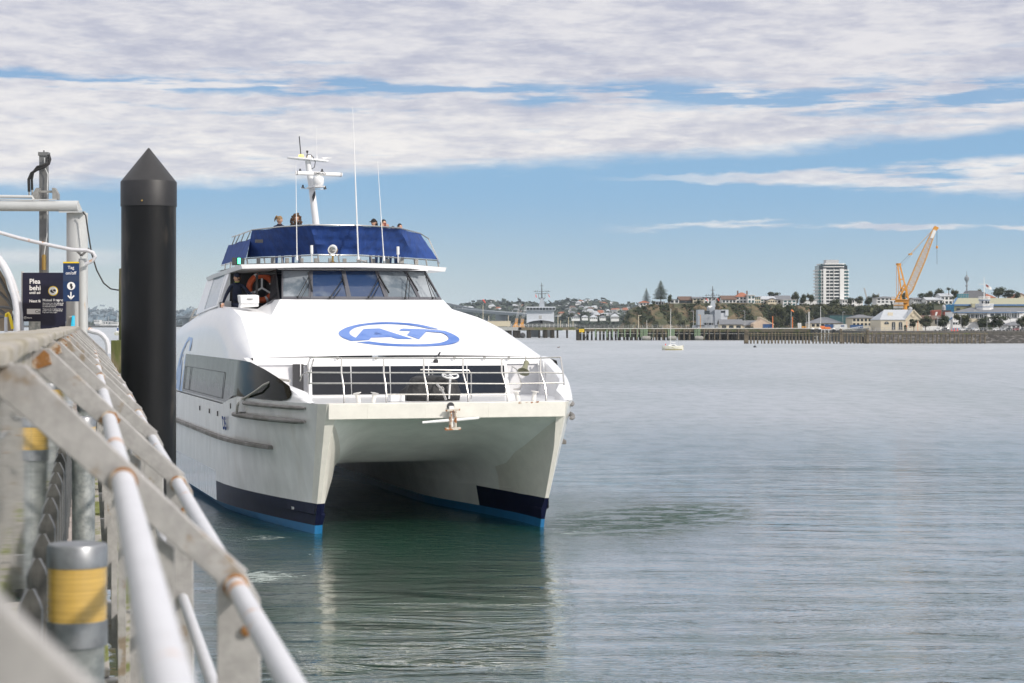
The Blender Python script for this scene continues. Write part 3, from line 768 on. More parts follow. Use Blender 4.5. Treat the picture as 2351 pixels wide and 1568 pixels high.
# horn under the roof, light, fittings
h_ = MB(); c0 = Vector(RP(1207, 838, 4.6)); ax = Vector((-.45, -.6, -.8)).normalized()
h_.lathe([(.05, -.12), (.075, -.08), (.06, 0), (.075, .10), (.11, .18), (.16, .235), (.15, .24), (.03, .12)], c0, 16, ax); h_.tube([c0, c0 + Vector((.03, .1, .2))], .015, 6)
h_.build('loudhailer', 'horn_green', ferry)
li = MB(); c0 = Vector(RP(1000, 829, 4.98)); li.lathe([(.05, 0), (.07, .03), (.05, .08), (.02, .09)], c0, 12, (0, -1, -.2)); li.tube([Vector(RP(1005, 818, 5.0)), Vector(RP(1011, 808, 5.0))], [.03, .02], 6); li.build('deck_light', 'frame_dark', ferry)
for x in (775, 863, 1043, 1112, 1168): ft = MB(); ft.lathe([(.03, 0), (.045, .015), (.03, .04)], RP(x, 822, 5.0), 10, (0, -1, 0)); ft.build('roof_stud', 'alloy_grey', ferry)
ly = MB(); ly.tube([RP(690, 823, 4.9), RP(690, 872, 4.9)], .014, 6); ly.build('flag_staff', 'white_plain', ferry)

# ================================================================ wheelhouse
mat('screen_sky_sheen', (.30, .33, .36), .06, col2=(.11, .14, .17), vscale=.9, thr=(.4, .6), spec=.8)  # sky reflection painted into the pane colour
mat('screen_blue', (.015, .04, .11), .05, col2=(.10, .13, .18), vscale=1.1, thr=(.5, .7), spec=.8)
TB = 9.4; TT = 10.3
bx = (647, 713, 802, 889, 964, 1013); tx = (647, 714, 787, 863, 929, 974)
Bp = [ivv(x, 688, TB) for x in bx]; Tp = [ivv(x, 622, TT) for x in tx]
# curve the ends back a little
bend = (.35, .06, 0, .06, .25, .6)
Bp = [Vector((ivv(x, 688, TB + b_)[0], TB + b_, 5.535)) for x, b_ in zip(bx, bend)]
Tp = [Vector((ivv(x, 622, TT + b_)[0], TT + b_, 6.40)) for x, b_ in zip(tx, bend)]
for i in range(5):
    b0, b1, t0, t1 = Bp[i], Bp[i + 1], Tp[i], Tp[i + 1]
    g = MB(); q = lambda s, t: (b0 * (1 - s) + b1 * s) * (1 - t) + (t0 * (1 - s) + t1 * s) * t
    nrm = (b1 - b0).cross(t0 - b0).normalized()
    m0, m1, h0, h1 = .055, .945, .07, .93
    wgl = 'screen_sky_sheen' if i in (0, 3, 4) else 'screen_blue'
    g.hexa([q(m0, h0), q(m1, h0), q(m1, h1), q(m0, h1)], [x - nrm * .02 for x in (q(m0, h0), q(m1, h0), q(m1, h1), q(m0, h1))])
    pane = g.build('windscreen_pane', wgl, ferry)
    f = MB(); n2 = nrm * .03
    for (s0, s1, u0, u1) in ((0, m0, 0, 1), (m1, 1, 0, 1), (m0, m1, 0, h0), (m0, m1, h1, 1)):
        a = [q(s0, u0), q(s1, u0), q(s1, u1), q(s0, u1)]; f.hexa([x + n2 for x in a], [x - n2 for x in a])
    f.build('windscreen_frame', 'frame_screen' if 'frame_screen' in MATS else (mat('frame_screen', (.10, .10, .115), .45).name), ferry)
# wipers
for (px_, py, ex, ey, bx0) in ((683, 684, 708, 626, 0), (757, 685, 786, 632, 0), (846, 684, 868, 630, 0), (930, 686, 934, 626, 0), (993, 686, 975, 628, 0)):
    wv = 9.36; a = Vector(ivv(px_, py, wv)); 
    b_ = Vector(ivv(ex, ey + 8, 10.1)) + Vector((0, -.12, 0)); w_ = MB()
    w_.tube([a, b_], .012, 6); w_.tube([a + Vector((.10, 0, .0)), b_ + Vector((.06, 0, -.10))], .010, 6)
    dd_ = Vector((.10, 0, -.30)) if ex < 900 else Vector((.18, 0, -.26))
    mid = b_ + Vector((0, -.02, 0)); blade0 = mid + Vector((-.02, .05, .10)); blade1 = mid + Vector((.02 if ex < 800 else .2, -.35, -.42))
    w_.bar(blade0, blade1, .03, .035); w_.lathe([(.03, 0), (.03, .05)], a, 8, (0, -.5, 1))
    w_.build('wiper', 'black_rubber', ferry)
# wheelhouse body behind: walls, dark interior
wb = MB()
wb.poly([Tp[5], Bp[5], (2.3, 14.5, 5.4), (2.0, 14.5, 6.4)])
wb.quad((-2.3, 15.5, 5.3), (2.3, 15.5, 5.3), (2.0, 15.5, 6.42), (-2.2, 15.5, 6.42))
wb.build('wheelhouse_wall', 'ferry_white', ferry)
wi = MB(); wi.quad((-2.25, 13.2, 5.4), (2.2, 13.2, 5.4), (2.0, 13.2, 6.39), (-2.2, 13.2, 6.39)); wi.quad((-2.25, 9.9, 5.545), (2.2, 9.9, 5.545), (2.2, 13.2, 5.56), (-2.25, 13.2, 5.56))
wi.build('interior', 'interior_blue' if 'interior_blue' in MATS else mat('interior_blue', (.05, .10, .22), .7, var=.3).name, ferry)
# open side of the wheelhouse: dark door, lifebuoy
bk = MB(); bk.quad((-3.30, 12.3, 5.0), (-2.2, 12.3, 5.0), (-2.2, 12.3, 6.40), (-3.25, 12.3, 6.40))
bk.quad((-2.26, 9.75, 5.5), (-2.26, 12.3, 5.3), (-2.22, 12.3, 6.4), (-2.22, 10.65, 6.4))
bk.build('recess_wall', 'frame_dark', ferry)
df = MB()
A_ = Vector(ivv(589, 704, 10.55)); B_ = Vector(ivv(590, 628, 10.6)); Cc_ = Vector(ivv(632, 628, 10.6)); D_ = Vector(ivv(622, 700, 10.5))
df.tube([A_, B_ + Vector((0, 0, -.06)), B_ + Vector((.05, 0, 0)), Cc_], .035, 8); df.build('door_frame', 'black_rubber', ferry)
pn_ = MB(); E1 = [Vector(ivv(612, 703, 10.35)), Vector(ivv(646, 690, 9.95)), Vector(ivv(646, 624, 10.6)), Vector(ivv(632, 624, 10.7))]
pn_.poly(E1); pn_.build('side_pane', 'smoke_glass' if 'smoke_glass' in MATS else mat('smoke_glass', (.02, .02, .025), .05, alpha=.55).name, ferry)
# outboard wing with its leaning window
wg = MB()
P1 = Vector((-3.62, 12.4, 5.36)); P2 = Vector((-3.62, 17.2, 5.15)); P3 = Vector((-3.30, 16.8, 6.28)); P4 = Vector((-3.27, 12.9, 6.38))
q = lambda s, t: (P1 * (1 - s) + P2 * s) * (1 - t) + (P4 * (1 - s) + P3 * s) * t
for (s0, s1, u0, u1) in ((0, .05, 0, 1), (.62, 1, 0, 1), (.05, .62, 0, .05), (.05, .62, .93, 1)):
    a = [q(s0, u0), q(s1, u0), q(s1, u1), q(s0, u1)]; wg.hexa(a, [x + Vector((.05, 0, 0)) for x in a])
wg.build('wing_wall', 'ferry_white', ferry)
wp = MB(); a = [q(.05, .05), q(.62, .05), q(.62, .93), q(.05, .93)]; wp.hexa([x + Vector((.01, 0, 0)) for x in a], [x + Vector((.03, 0, 0)) for x in a]); wp.build('wing_window', 'wing_glass' if 'wing_glass' in MATS else mat('wing_glass', (.20, .27, .33), .08, spec=.8).name, ferry)
# front face of the raised cabin behind the crew recess
fw = MB(); fw.poly([(-3.60, 12.35, 5.36), (-3.3, 12.32, 5.2), (-3.25, 12.32, 6.40), (-3.27, 12.85, 6.38)]); fw.build('wing_post', 'ferry_white', ferry)
lk = MB()
K = [Vector(ivv(x, y, 9.55)) for x, y in ((551, 707), (594, 704), (594, 682), (555, 683))]
lk.prism([K[0], K[1], K[2], K[3]], (0, .35, 0)); 
K2 = [Vector(ivv(x, y, 9.5)) for x, y in ((553, 697), (595, 697), (595, 678), (551, 679))]
lk.prism(K2, (0, .5, .03)); bevel(lk.build('locker', 'white_plain', ferry), .02)
hd = MB(); k0 = Vector(ivv(574, 686.5, 9.47)); hd.bar(k0 - Vector((.08, 0, 0)), k0 + Vector((.08, 0, 0)), .02, .02); hd.build('locker_handle', 'frame_dark', ferry)
# throttle box by the crewman's hand
tb = MB(); c0 = Vector(ivv(512, 703, 12.0)); tb.box(c0.x - .02, c0.x + .22, 11.9, 12.2, c0.z - .1, c0.z + .14); tb.build('control_box', 'white_plain', ferry)
tl_ = MB(); tl_.tube([c0 + Vector((-.08, -.1, -.1)), c0 + Vector((-.1, -.1, .1)), c0 + Vector((.02, -.1, .12))], .02, 6); tl_.tube([c0 + Vector((-.1, -.12, -.1)), c0 + Vector((.22, -.12, -.1))], .025, 6); tl_.build('control_lever', 'black_rubber', ferry)
# ---- wheelhouse roof slab
top_out = [(-3.3, 10.0, 6.49), (-1.6, 9.85, 6.535), (0, 9.8, 6.55), (1.4, 9.95, 6.53), (2.68, 10.7, 6.47), (2.65, 16.5, 6.45), (-3.4, 16.5, 6.27), (-3.42, 14.8, 6.33)]
ls = MB(); n = len(top_out)
bot = [(u * .985, v + (.03 if v < 11 else 0), z - (.115 if v < 12 else .10)) for u, v, z in top_out]
ls.add(top_out + bot, [tuple(range(n))[::-1], tuple(range(n, 2 * n))] + [(i, (i + 1) % n, n + (i + 1) % n, n + i) for i in range(n)])
fixn(ls.build('wheelhouse_roof', 'ferry_white', ferry))
dk = MB(); dk.poly([(u * .93, v + .22, z + .028) for u, v, z in top_out[:5]] + [(2.4, 16.3, 6.50), (-3.1, 16.3, 6.46)]); dk.build('upper_deck', 'deck_grey', ferry)
cv = MB(); cv.quad((-2.25, 10.1, 6.36), (2.0, 10.1, 6.36), (1.98, 10.35, 6.42), (-2.24, 10.35, 6.42)); cv.build('roof_valance', 'ferry_white', ferry)
# ---- blue canvas round the upper deck rail
TZ, BZ = 7.65, 6.85
tops = [(579, 528), (646, 520.5), (713, 516.4), (820, 517.4), (870, 520), (917, 523.6), (965, 536)]
bots = [(567, 591), (647, 587), (730, 583), (823, 584), (880, 587), (951, 592), (1005, 595.5)]
TP = [Vector(inv(x, y, TZ)) for x, y in tops]; BP = [Vector(inv(x, y, BZ)) for x, y in bots]
def canvas(TP, BP, name='canvas'):
    rows = []
    NH = 9
    for i in range(len(TP) - 1):
        for k in range(8 if i < len(TP) - 2 else 9):
            t = k / 8; a = TP[i].lerp(TP[i + 1], t); b_ = BP[i].lerp(BP[i + 1], t); row = []
            sag = 4 * t * (1 - t)
            for j in range(NH + 1):
                h = j / NH; p = b_.lerp(a, h)
                wob = .022 * sin(i * 2.1 + k * 1.9 + j * .7) + .05 * abs(sin(pi * h * 3)) * -1
                p = p + Vector((0, -1, 0)) * (wob - .05 * sin(pi * h) * sag)
                if j == NH: p.z -= .03 * sag
                row.append(tuple(p))
            rows.append(row)
    return grid_mesh(rows).build(name, 'canvas_blue', ferry)
canvas(TP, BP)
LT = [Vector(inv(x, y, 7.42)) for x, y in ((576, 547), (550, 554), (525, 562.5))]; LB = [Vector(inv(x, y, 6.80)) for x, y in ((566, 591), (537, 600), (508, 608))]
canvas(LT[::-1], LB[::-1])
rr = MB(); rr.tube(TP, .022, 8); rr.tube([p + Vector((0, .02, -.03)) for p in BP], .02, 8)
rr.tube([TP[0], Vector(inv(552, 538, 7.65)), Vector(inv(533, 544, 7.65))], .022, 8)
rr.tube([TP[-1], Vector(inv(984, 548, 7.55)), Vector(inv(1003, 590, 6.95)), Vector(inv(1008, 604, 6.6))], .02, 8)
rr.tube([p + Vector((0, 0, -.03)) for p in LB], .02, 8)
rr.build('upper_rail', 'steel', ferry)
for i in range(len(BP) * 2 - 1):
    p = BP[i // 2] if i % 2 == 0 else (BP[i // 2] + BP[i // 2 + 1]) / 2
    s_ = MB(); s_.tube([p + Vector((0, .02, -.02)), Vector((p.x + .04, p.y - .05, 6.46))], .022, 6); s_.build('rail_post', 'alloy_grey', ferry)
for (x, y, xb, yb) in ((575, 532, 566, 552), (561, 535, 553, 556), (551, 538, 541, 559), (541, 541, 533, 562)):
    s_ = MB(); s_.tube([inv(x, y, 7.63), inv(xb, yb, 7.38)], .018, 6); s_.build('rail_post', 'alloy_grey', ferry)
for (x, y) in ((518, 605), (530, 601), (543, 597), (556, 594)):
    p = Vector(inv(x, y, 6.8)); s_ = MB(); s_.tube([p, p + Vector((-.08, -.25, -.42))], .02, 6); s_.build('rail_post', 'alloy_grey', ferry)
# seat frames under the canvas
for i in range(12):
    x = 590 + i * 33; s_ = MB(); p = Vector(ivv(x, 597, 13.6)); s_.box(p.x, p.x + .10, 13.6, 13.7, 6.50, 6.80)
    s_.build('seat_support', 'alloy_grey', ferry)
# nav light box
nv = MB(); K = [Vector(ivv(x, y, 10.6)) for x, y in ((534, 609), (561, 608), (562, 593), (534, 591))]; nv.prism(K, (0, .12, 0)); o = nv.build('navigation_light', 'frame_dark', ferry)
gl = MB(); c0 = Vector(ivv(549, 599, 10.56)); gl.box(c0.x - .035, c0.x + .035, 10.54, 10.6, c0.z - .08, c0.z + .08); gl.build('lamp', 'green_lamp', o)
sm_ = MB(); p = Vector(ivv(591, 555, 13.0)); sm_.box(p.x - .11, p.x + .10, 12.6, 12.75, p.z - .04, p.z + .05); sm_.build('flood_lamp', 'frame_dark', ferry)
# search light
se = MB(); c0 = Vector(ivv(764, 572, 10.6)); ax = Vector((-.35, -1, -.25)).normalized()
se.lathe([(.03, .16), (.09, .15), (.12, .06), (.125, -.10), (.11, -.10)], c0, 20, -ax)
o = se.build('searchlight', 'white_plain', ferry)
s2 = MB(); s2.lathe([(.112, 0), (.001, .03)], c0 + ax * .095, 20, ax); s2.build('lens', 'steel', o)
s2 = MB(); s2.tube([c0 + Vector((-.14, 0, 0)), c0 + Vector((-.1, 0, -.15)), c0 + Vector((0, 0, -.19)), c0 + Vector((.1, 0, -.15)), c0 + Vector((.14, 0, 0))], .012, 6); s2.tube([c0 + Vector((0, 0, -.19)), c0 + Vector((0, 0, -.36))], .03, 8); s2.lathe([(.09, 0), (.09, .03), (.04, .06)], c0 + Vector((0, 0, -.40)), 14)
s2.build('bracket', 'brass', o)
hn = MB(); c0 = Vector(ivv(818, 596, 10.5))
for dz_ in (0, -.07): hn.lathe([(.02, 0), (.025, .2), (.04, .26), (.065, .31)], c0 + Vector((0, 0, dz_)), 10, (.9, -.4, -.22))
hn.build('air_horn', 'steel', ferry)
# roof antennas
def whip(name, p0, p1, v, r0, r1, m='white_plain', mid=None):
    a = Vector(ivv(*p0, v)); b_ = Vector(ivv(*p1, v)); t = MB()
    pts = [a, a.lerp(b_, .45), b_]; t.tube(pts, [r0, (r0 + r1) / 2 if mid is None else mid, r1], 6); t.lathe([(.035, 0), (.03, .12), (.012, .14)], a, 8); return t.build(name, m, ferry)
whip('whip_antenna', (682, 598), (679, 373), 10.9, .016, .006)
whip('whip_antenna', (823, 599), (809.6, 244), 10.9, .022, .006, mid=.018)
whip('whip_antenna', (881.5, 599), (867, 372), 10.9, .016, .006)
for x, y0, y1 in ((716, 603, 563), (914, 603, 566)):
    t = MB(); a = Vector(ivv(x, y0, 10.8)); b_ = Vector(ivv(x - .5, y1, 10.8)); m_ = a.lerp(b_, .5)
    t.tube([a, m_], .018, 8); t.tube([m_, b_], .042, 10); t.build('stub_antenna', 'white_plain', ferry)
# ---- mast
MV = 15.6
def mp(x, y, dv=0): return Vector(ivv(x, y, MV + dv))
ms = thing('m', '', '') if False else None
b = MB(); b.tube([mp(729, 545), mp(724, 500), mp(716, 432), mp(706.5, 369)], [.12, .105, .10, .085], 16); mast = b.build('mast', 'ferry_white', ferry)
b = MB(); pf = [mp(x, 367 + (x - 706) * .055) for x in (660, 668, 707, 745, 754)]
c0 = mp(707, 368); n = 24
rim = [(c0.x + .64 * cos(2 * pi * i / n), c0.y + .26 * sin(2 * pi * i / n), c0.z - .045 * cos(2 * pi * i / n)) for i in range(n)]
b.prism(rim, (0, 0, .05)); bevel(fixn(b.build('mast_platform', 'ferry_white', mast)), .01)
b = MB(); b.lathe([(.085, 0), (.085, .03), (.07, .10), (.03, .115)], mp(691.5, 363.5, -.15), 14); b.build('beacon_lamp', 'amber_lamp', mast)
b = MB(); b.tube([mp(691, 358), mp(687, 313)], .016, 6); b.build('black_antenna', 'frame_dark', mast)
b = MB(); b.tube([mp(705.6, 366), mp(705.4, 352)], .012, 6); b.lathe([(.02, 0), (.035, .05), (.035, .08), (.02, .085)], mp(705.4, 352), 10); b.build('wind_sensor', 'frame_dark', mast)
b = MB(); c1 = mp(710, 361, -.2); b.box(c1.x - .07, c1.x + .07, c1.y, c1.y + .1, c1.z - .06, c1.z + .08); o = b.build('flood_lamp', 'frame_dark', mast)
b = MB(); b.box(c1.x - .04, c1.x + .05, c1.y - .01, c1.y, c1.z - .03, c1.z + .05); b.build('lamp', 'lamp_on', o)
b = MB(); b.tube([mp(727.5, 366), mp(727.5, 352), mp(726, 289)], [.02, .006, .004], 6); b.build('thin_antenna', 'white_plain', mast)
b = MB(); c1 = mp(743, 364); b.ball(c1, (.09, .08, .035), 12, 6); b.hexa([c1 + Vector((.02, 0, .0)), c1 + Vector((.25, -.04, .01)), c1 + Vector((.25, .04, .01)), c1 + Vector((.02, .08, 0))], [c1 + Vector((.02, 0, .05)), c1 + Vector((.25, -.04, .03)), c1 + Vector((.25, .04, .03)), c1 + Vector((.02, .08, .05))]); b.build('gps_dome', 'white_plain', mast)
a1, a2 = mp(678, 397, -.4), mp(786, 401, -.4)
b = MB(); b.bar(a1, a2, .14, .115); rd = bevel(b.build('radar_scanner', 'white_plain', mast), .03, 3)
for t in (.035, .965):
    b = MB(); p = a1.lerp(a2, t); dv_ = (a2 - a1).normalized(); b.bar(p - dv_ * .007, p + dv_ * .007, .15, .125); b.build('band', 'frame_dark', rd)
text('radar_lettering', 'SIMRAD', .105, LM(a1.lerp(a2, .385) + Vector((0, -.075, -.035)), (a2 - a1), (0, 0, 1)), 'text_dark', rd, bold=.004)
b = MB(); c1 = mp(731, 427, -.4); b.lathe([(.10, 0), (.15, .04), (.17, .12), (.165, .24), (.13, .28), (.05, .29), (.05, .34)], c1, 18); b.build('radar_gearbox', 'white_plain', mast)
b = MB(); c1 = mp(727, 430, -.3); b.prism([c1 + Vector((-.26, .25, -.02)), c1 + Vector((-.1, -.25, 0)), c1 + Vector((.2, -.3, 0)), c1 + Vector((.27, .1, 0)), c1 + Vector((.1, .4, 0))], (0, 0, .035))
b.tube([mp(690, 432), mp(716, 434), mp(749, 434.5)], .012, 6); b.build('radar_platform', 'ferry_white', mast)
for x, y in ((695.5, 431), (746.5, 433.5), (689, 394), (739.5, 394.5)):
    b = MB(); b.lathe([(.055, 0), (.04, .03), (.025, .04), (.028, .08), (.01, .09)], mp(x, y, -.0 if y > 400 else -.1), 10); b.build('small_lamp', 'frame_dark', mast)
b = MB(); b.tube([mp(713, 356, -.2), mp(719, 360, -.25), mp(724, 372, -.2), mp(722, 384, -.15), mp(716, 388)], .012, 6); b.tube([mp(722, 440, -.1), mp(722, 452, -.13), mp(719, 462, -.13), mp(718, 452, -.12), mp(722, 442, -.1)], .02, 6); b.build('cable', 'frame_dark', mast)
text('mast_lettering', 'ETNZ', .10, LM(mp(719, 474, -.14), (.12, 0, -1), (1, 0, .1)), 'text_dark', mast, bold=.004) if False else None
# aft stair frame on the roof seen far left
af = MB()
for (pts) in ([(432, 747), (446, 712), (470, 703), (488, 701)], [(446, 745), (459, 709)], [(458, 741), (470, 705)], [(466, 737), (480, 703), (485, 727)], [(441, 730), (482, 717)]):
    af.tube([ivv(x, y, 19.5) for x, y in pts], .03, 6)
af.build('stair_rail', 'alloy_grey', ferry)
# lifebuoy on the recess wall: hangs there, a thing of its own
def ferry_world(p): return ferry_M @ Vector(p)
ferry_M = Matrix.Translation((FX, FY, 0)) @ Matrix.Rotation(TH, 4, 'Z')
lbc = Vector(ivv(600, 661, 11.6)); R_ = .345
lb = thing('lifebuoy', 'orange lifebuoy with white bands inside the open wheelhouse door', 'lifebuoy', ferry_M @ lbc, TH)
b = MB(); b.torus((0, 0, 0), R_, .085, (0, -1, 0), 36, 12); b.build('ring', 'orange', lb)
for i in range(4):
    a = radians(25 + i * 90); t_ = Vector((cos(a), 0, sin(a))); b = MB()
    sec = []
    for s in (-.09, .09):
        aa = a + s; t2 = Vector((cos(aa), 0, sin(aa))); sec.append([t2 * R_ + (t2 * cos(k * pi / 5) + Vector((0, 1, 0)) * sin(k * pi / 5)) * .09 for k in range(11)])
    o = grid_mesh(sec).build('band', 'white_plain', lb)
b = MB()
for a in (90, 210, 330): b.bar((0, -.1, 0), (.27 * cos(radians(a)), -.1, .27 * sin(radians(a))), .05, .02, (0, 1, 0))
b.build('bracket', 'white_plain', lb)
# ================================================================ big black pile and neighbours
def px_o(fx, fy, Y, o): return px(fx, fy, Y) - Vector(o)
def world_mat(name, **k): return mat(name, coords='Object', **k)
mat('pile_black', spec=.3, col=(.007, .007, .008), rough=.42, var=.5, vscale=1.3, stretch=(1, 1, .25), bump=.004, bscale=6, col2=(.055, .046, .038), thr=(.53, .64))
mat('pile_cap', col=(.022, .021, .023), rough=.5, var=.25, vscale=2)
mat('old_timber', col=(.30, .24, .16), rough=.9, col2=(.14, .16, .05), vscale=3, thr=(.4, .6), stretch=(1, 1, .25), var=.4, bump=.01, bscale=14)
mat('mossy_plank', col=(.42, .39, .35), rough=.9, col2=(.20, .22, .05), vscale=4, thr=(.46, .6), stretch=(1, .3, 1), var=.3, bump=.006, bscale=30)
mat('plank_pink', col=(.50, .43, .40), rough=.9, col2=(.30, .25, .22), vscale=9, thr=(.5, .7), stretch=(1, .5, 1), var=.2, bump=.004, bscale=30)
mat('cap_timber', col=(.42, .385, .34), rough=.85, col2=(.33, .29, .20), vscale=2.2, thr=(.45, .68), stretch=(3, .5, 3), var=.3, bump=.006, bscale=10)
mat('rail_grey', col=(.40, .385, .375), rough=.6, col2=(.30, .24, .18), vscale=7, thr=(.57, .68), var=.25, bump=.002, bscale=30)
mat('rail_rust', col=(.30, .14, .045), rough=.95, col2=(.52, .44, .36), vscale=22, thr=(.44, .58), var=.2)
mat('pipe_white', col=(.60, .60, .63), rough=.52, col2=(.58, .34, .20), vscale=3.4, thr=(.63, .67), var=.08, coords='Object', spec=.5)
mat('galvanised', col=(.28, .30, .30), rough=.42, metal=.55, col2=(.48, .49, .48), vscale=7, thr=(.4, .62), var=.25)
mat('lamp_metal', col=(.36, .37, .39), rough=.38, metal=.7, var=.25, vscale=6)
mat('lens_amber', col=(.62, .40, .10), rough=.22, var=.3, vscale=9, stretch=(.15, .15, 5), spec=.8, coat=.6)
mat('moss_edge', col=(.34, .27, .06), rough=.9, var=.4, vscale=4)
mat('clip_metal', col=(.20, .19, .18), rough=.4, metal=.6, var=.3, vscale=5)
mat('glass_panel', col=(.33, .36, .34), rough=.035, metal=.92)
mat('gantry_white', col=(.50, .51, .51), rough=.5, col2=(.46, .32, .20), vscale=1.6, thr=(.63, .70), stretch=(1, 1, .3), var=.08)
mat('gantry_grey', col=(.20, .20, .20), rough=.5, metal=.3, var=.2)
mat('sign_navy', col=(.010, .012, .035), rough=.4); mat('sign_blue', col=(.010, .035, .11), rough=.4); mat('sign_yellow', col=(.80, .58, .02), rough=.5)
mat('fabric_beige', col=(.42, .33, .24), rough=.9, var=.15); mat('wharf_concrete', col=(.36, .35, .33), rough=.9, var=.3, bump=.003, bscale=20)
mat('sky_blue_plastic', col=(.02, .50, .75), rough=.5)

PY = 36.3; PX = (341.5 - 1175.5) * PY / F
pile = thing('mooring_pile', 'tall black mooring pile with a pointed cap between the wharf and the ferry', 'pile', (PX, PY, 0))
b = MB(); b.lathe([(.495, -4), (.495, 7.02)], (0, 0, 0), 48); b.build('shaft', 'pile_black', pile)
b = MB(); b.lathe([(.508, 7.0), (.508, 7.44), (.50, 7.46)], (0, 0, 0), 48); b.build('collar', 'pile_cap', pile)
b = MB(); b.lathe([(.50, 7.455), (.02, 8.06), (.001, 8.075)], (0, 0, 0), 48); b.build('cone_cap', 'pile_cap', pile)
b = MB(); b.ball((-.03, -.51, 7.08), .018, 8, 6); b.build('bolt', 'brass', pile)
tp = thing('timber_pile', 'slim mossy timber pile just behind the black pile', 'pile', ((290 - 1175.5) * 38.5 / F, 38.5, 0))
b = MB(); b.lathe([(.15, -3), (.145, 5.6), (.14, 5.93), (.05, 5.95)], (0, 0, 0), 12); b.build('shaft', 'old_timber', tp)
tp = thing('timber_stump', 'square weathered timber stump left of the black pile', 'stump', ((271 - 1175.5) * 38.0 / F, 38.0, 0))
b = MB(); b.box(-.11, .14, -.12, .12, -3, 4.55); b.lathe([(.01, 4.5), (.01, 4.56)], (0, 0, 0), 6); bevel(b.build('shaft', 'old_timber', tp), .02)
b = MB(); b.bar((-.02, -.15, 3.7), (.18, -.15, 4.05), .05, .05); b.build('brace', 'alloy_grey', tp)

# ================================================================ wharf rail (runs away from the camera)
SL = -.213
def rl(c, Y, z): return Vector((c + SL * Y, Y, z))
def along(c0, c1, z0, z1, Y0, Y1, name, m, parent, n=1, bev=.0):
    b = MB()
    for i in range(n):
        a = Y0 + (Y1 - Y0) * i / n; e = Y0 + (Y1 - Y0) * (i + 1) / n
        b.hexa([rl(c0, a, z0), rl(c1, a, z0), rl(c1, a, z1), rl(c0, a, z1)], [rl(c0, e, z0), rl(c1, e, z0), rl(c1, e, z1), rl(c0, e, z1)])
    o = b.build(name, m, parent)
    if bev: bevel(o, bev)
    return o
rail = thing('wharf_railing', 'grey steel wharf railing with a worn timber cap, sloping brackets and rust stains', 'railing', (0, 0, 0))
YEND = 46
# timber cap: worn wavy edge
b = MB(); rows = []; rng = random.Random(3)
Y = .35; w_ = 0; tz = 0
while Y < YEND:
    w_ = .62 * w_ + rng.uniform(-.006, .006); tz = .6 * tz + rng.uniform(-.004, .004)
    zc = 4.812 + tz; ce = -.185 + w_
    rows.append([rl(-.46, Y, zc - .04), rl(-.46, Y, zc), rl(ce - .03, Y, zc), rl(ce - .008, Y, zc - .004), rl(ce, Y, zc - .014), rl(ce - .002, Y, zc - .045), rl(-.46, Y, zc - .045)])
    Y += .22 if Y < 10 else .45
grid_mesh(rows).build('cap_rail', 'cap_timber', rail)
along(-.40, -.215, 4.695, 4.765, .3, YEND, 'cap_bearer', 'cap_timber', rail)
NFR = 15
for k in range(NFR):
    Yk = 1.66 + 3.02 * k if k else 1.30
    b = MB(); t = .012; wv = .105
    cx_, cz = .403, 4.24
    # bracket outline in the plane across the rail: arm, cut corner, leg
    out = [(-.215, 4.765), (-.15, 4.765), (cx_ - .035, cz + .035), (cx_, cz - .03), (cx_ + .012, 2.62), (cx_ - .10, 2.62), (cx_ - .10, cz + .015), (-.215, 4.695)]
    pts = [rl(c, Yk, z) for c, z in out]
    b.prism(pts, (0, .022, 0)); o = bevel(b.build('bracket', 'rail_grey', rail), .003)
    b = MB(); b.prism([rl(cx_ - .24, Yk + .03, 2.62), rl(cx_ - .20, Yk + .03, 2.62), rl(cx_ - .20, Yk + .03, cz + .09), rl(cx_ - .24, Yk + .03, cz + .12)], (0, .012, 0)); b.build('strut', 'rail_grey', rail)
    b = MB(); b.tube([rl(cx_ - .2, Yk + .05, 3.95), rl(cx_ - .06, Yk + .05, 2.7)], .007, 6); b.build('tie_rod', 'rail_grey', rail)
    b = MB()                                           # flange along the top edge of the arm
    b.bar(rl(-.19, Yk + .016, 4.772), rl(cx_ - .03, Yk + .016, cz + .036), .028, .006, (0, 0, 1)); b.build('flange', 'rail_grey', rail)
    b = MB()
    for dy in (-.006,): b.prism([rl(-.235, Yk + dy, 4.70), rl(-.17, Yk + dy, 4.76), rl(-.15, Yk + dy, 4.742), rl(-.14, Yk + dy, 4.705), rl(-.20, Yk + dy, 4.685)], (0, .005, 0))
    if k in (2, 3, 4, 5, 6, 8, 9, 11): b.build('rust_patch', 'rail_rust', rail)
    # weld stain where the middle pipe passes
    if k < 7:
        b = MB(); c0 = rl(cx_ - .32, Yk - .001, cz + .25); n = 14; rg = random.Random(k)
        b.poly([c0 + Vector(((.036 + rg.uniform(-.006, .010)) * cos(2 * pi * i / n), -.002, (.032 + rg.uniform(-.006, .012)) * sin(2 * pi * i / n))) for i in range(n)][::1]); b.build('weld_stain', 'rail_rust' if k % 2 == 0 else 'rail_grey', rail)
for c, z, r, nm in ((.403 - .32, 4.49, .027, 'middle_pipe'), (.403 - .055, 4.243, .024, 'outer_pipe'), (.403 - .035, 3.80, .020, 'lower_pipe')):
    b = MB(); b.tube([rl(c, .7 + i * (YEND - .7) / 60, z) for i in range(61)], r, 16); b.build(nm, 'pipe_white', rail)
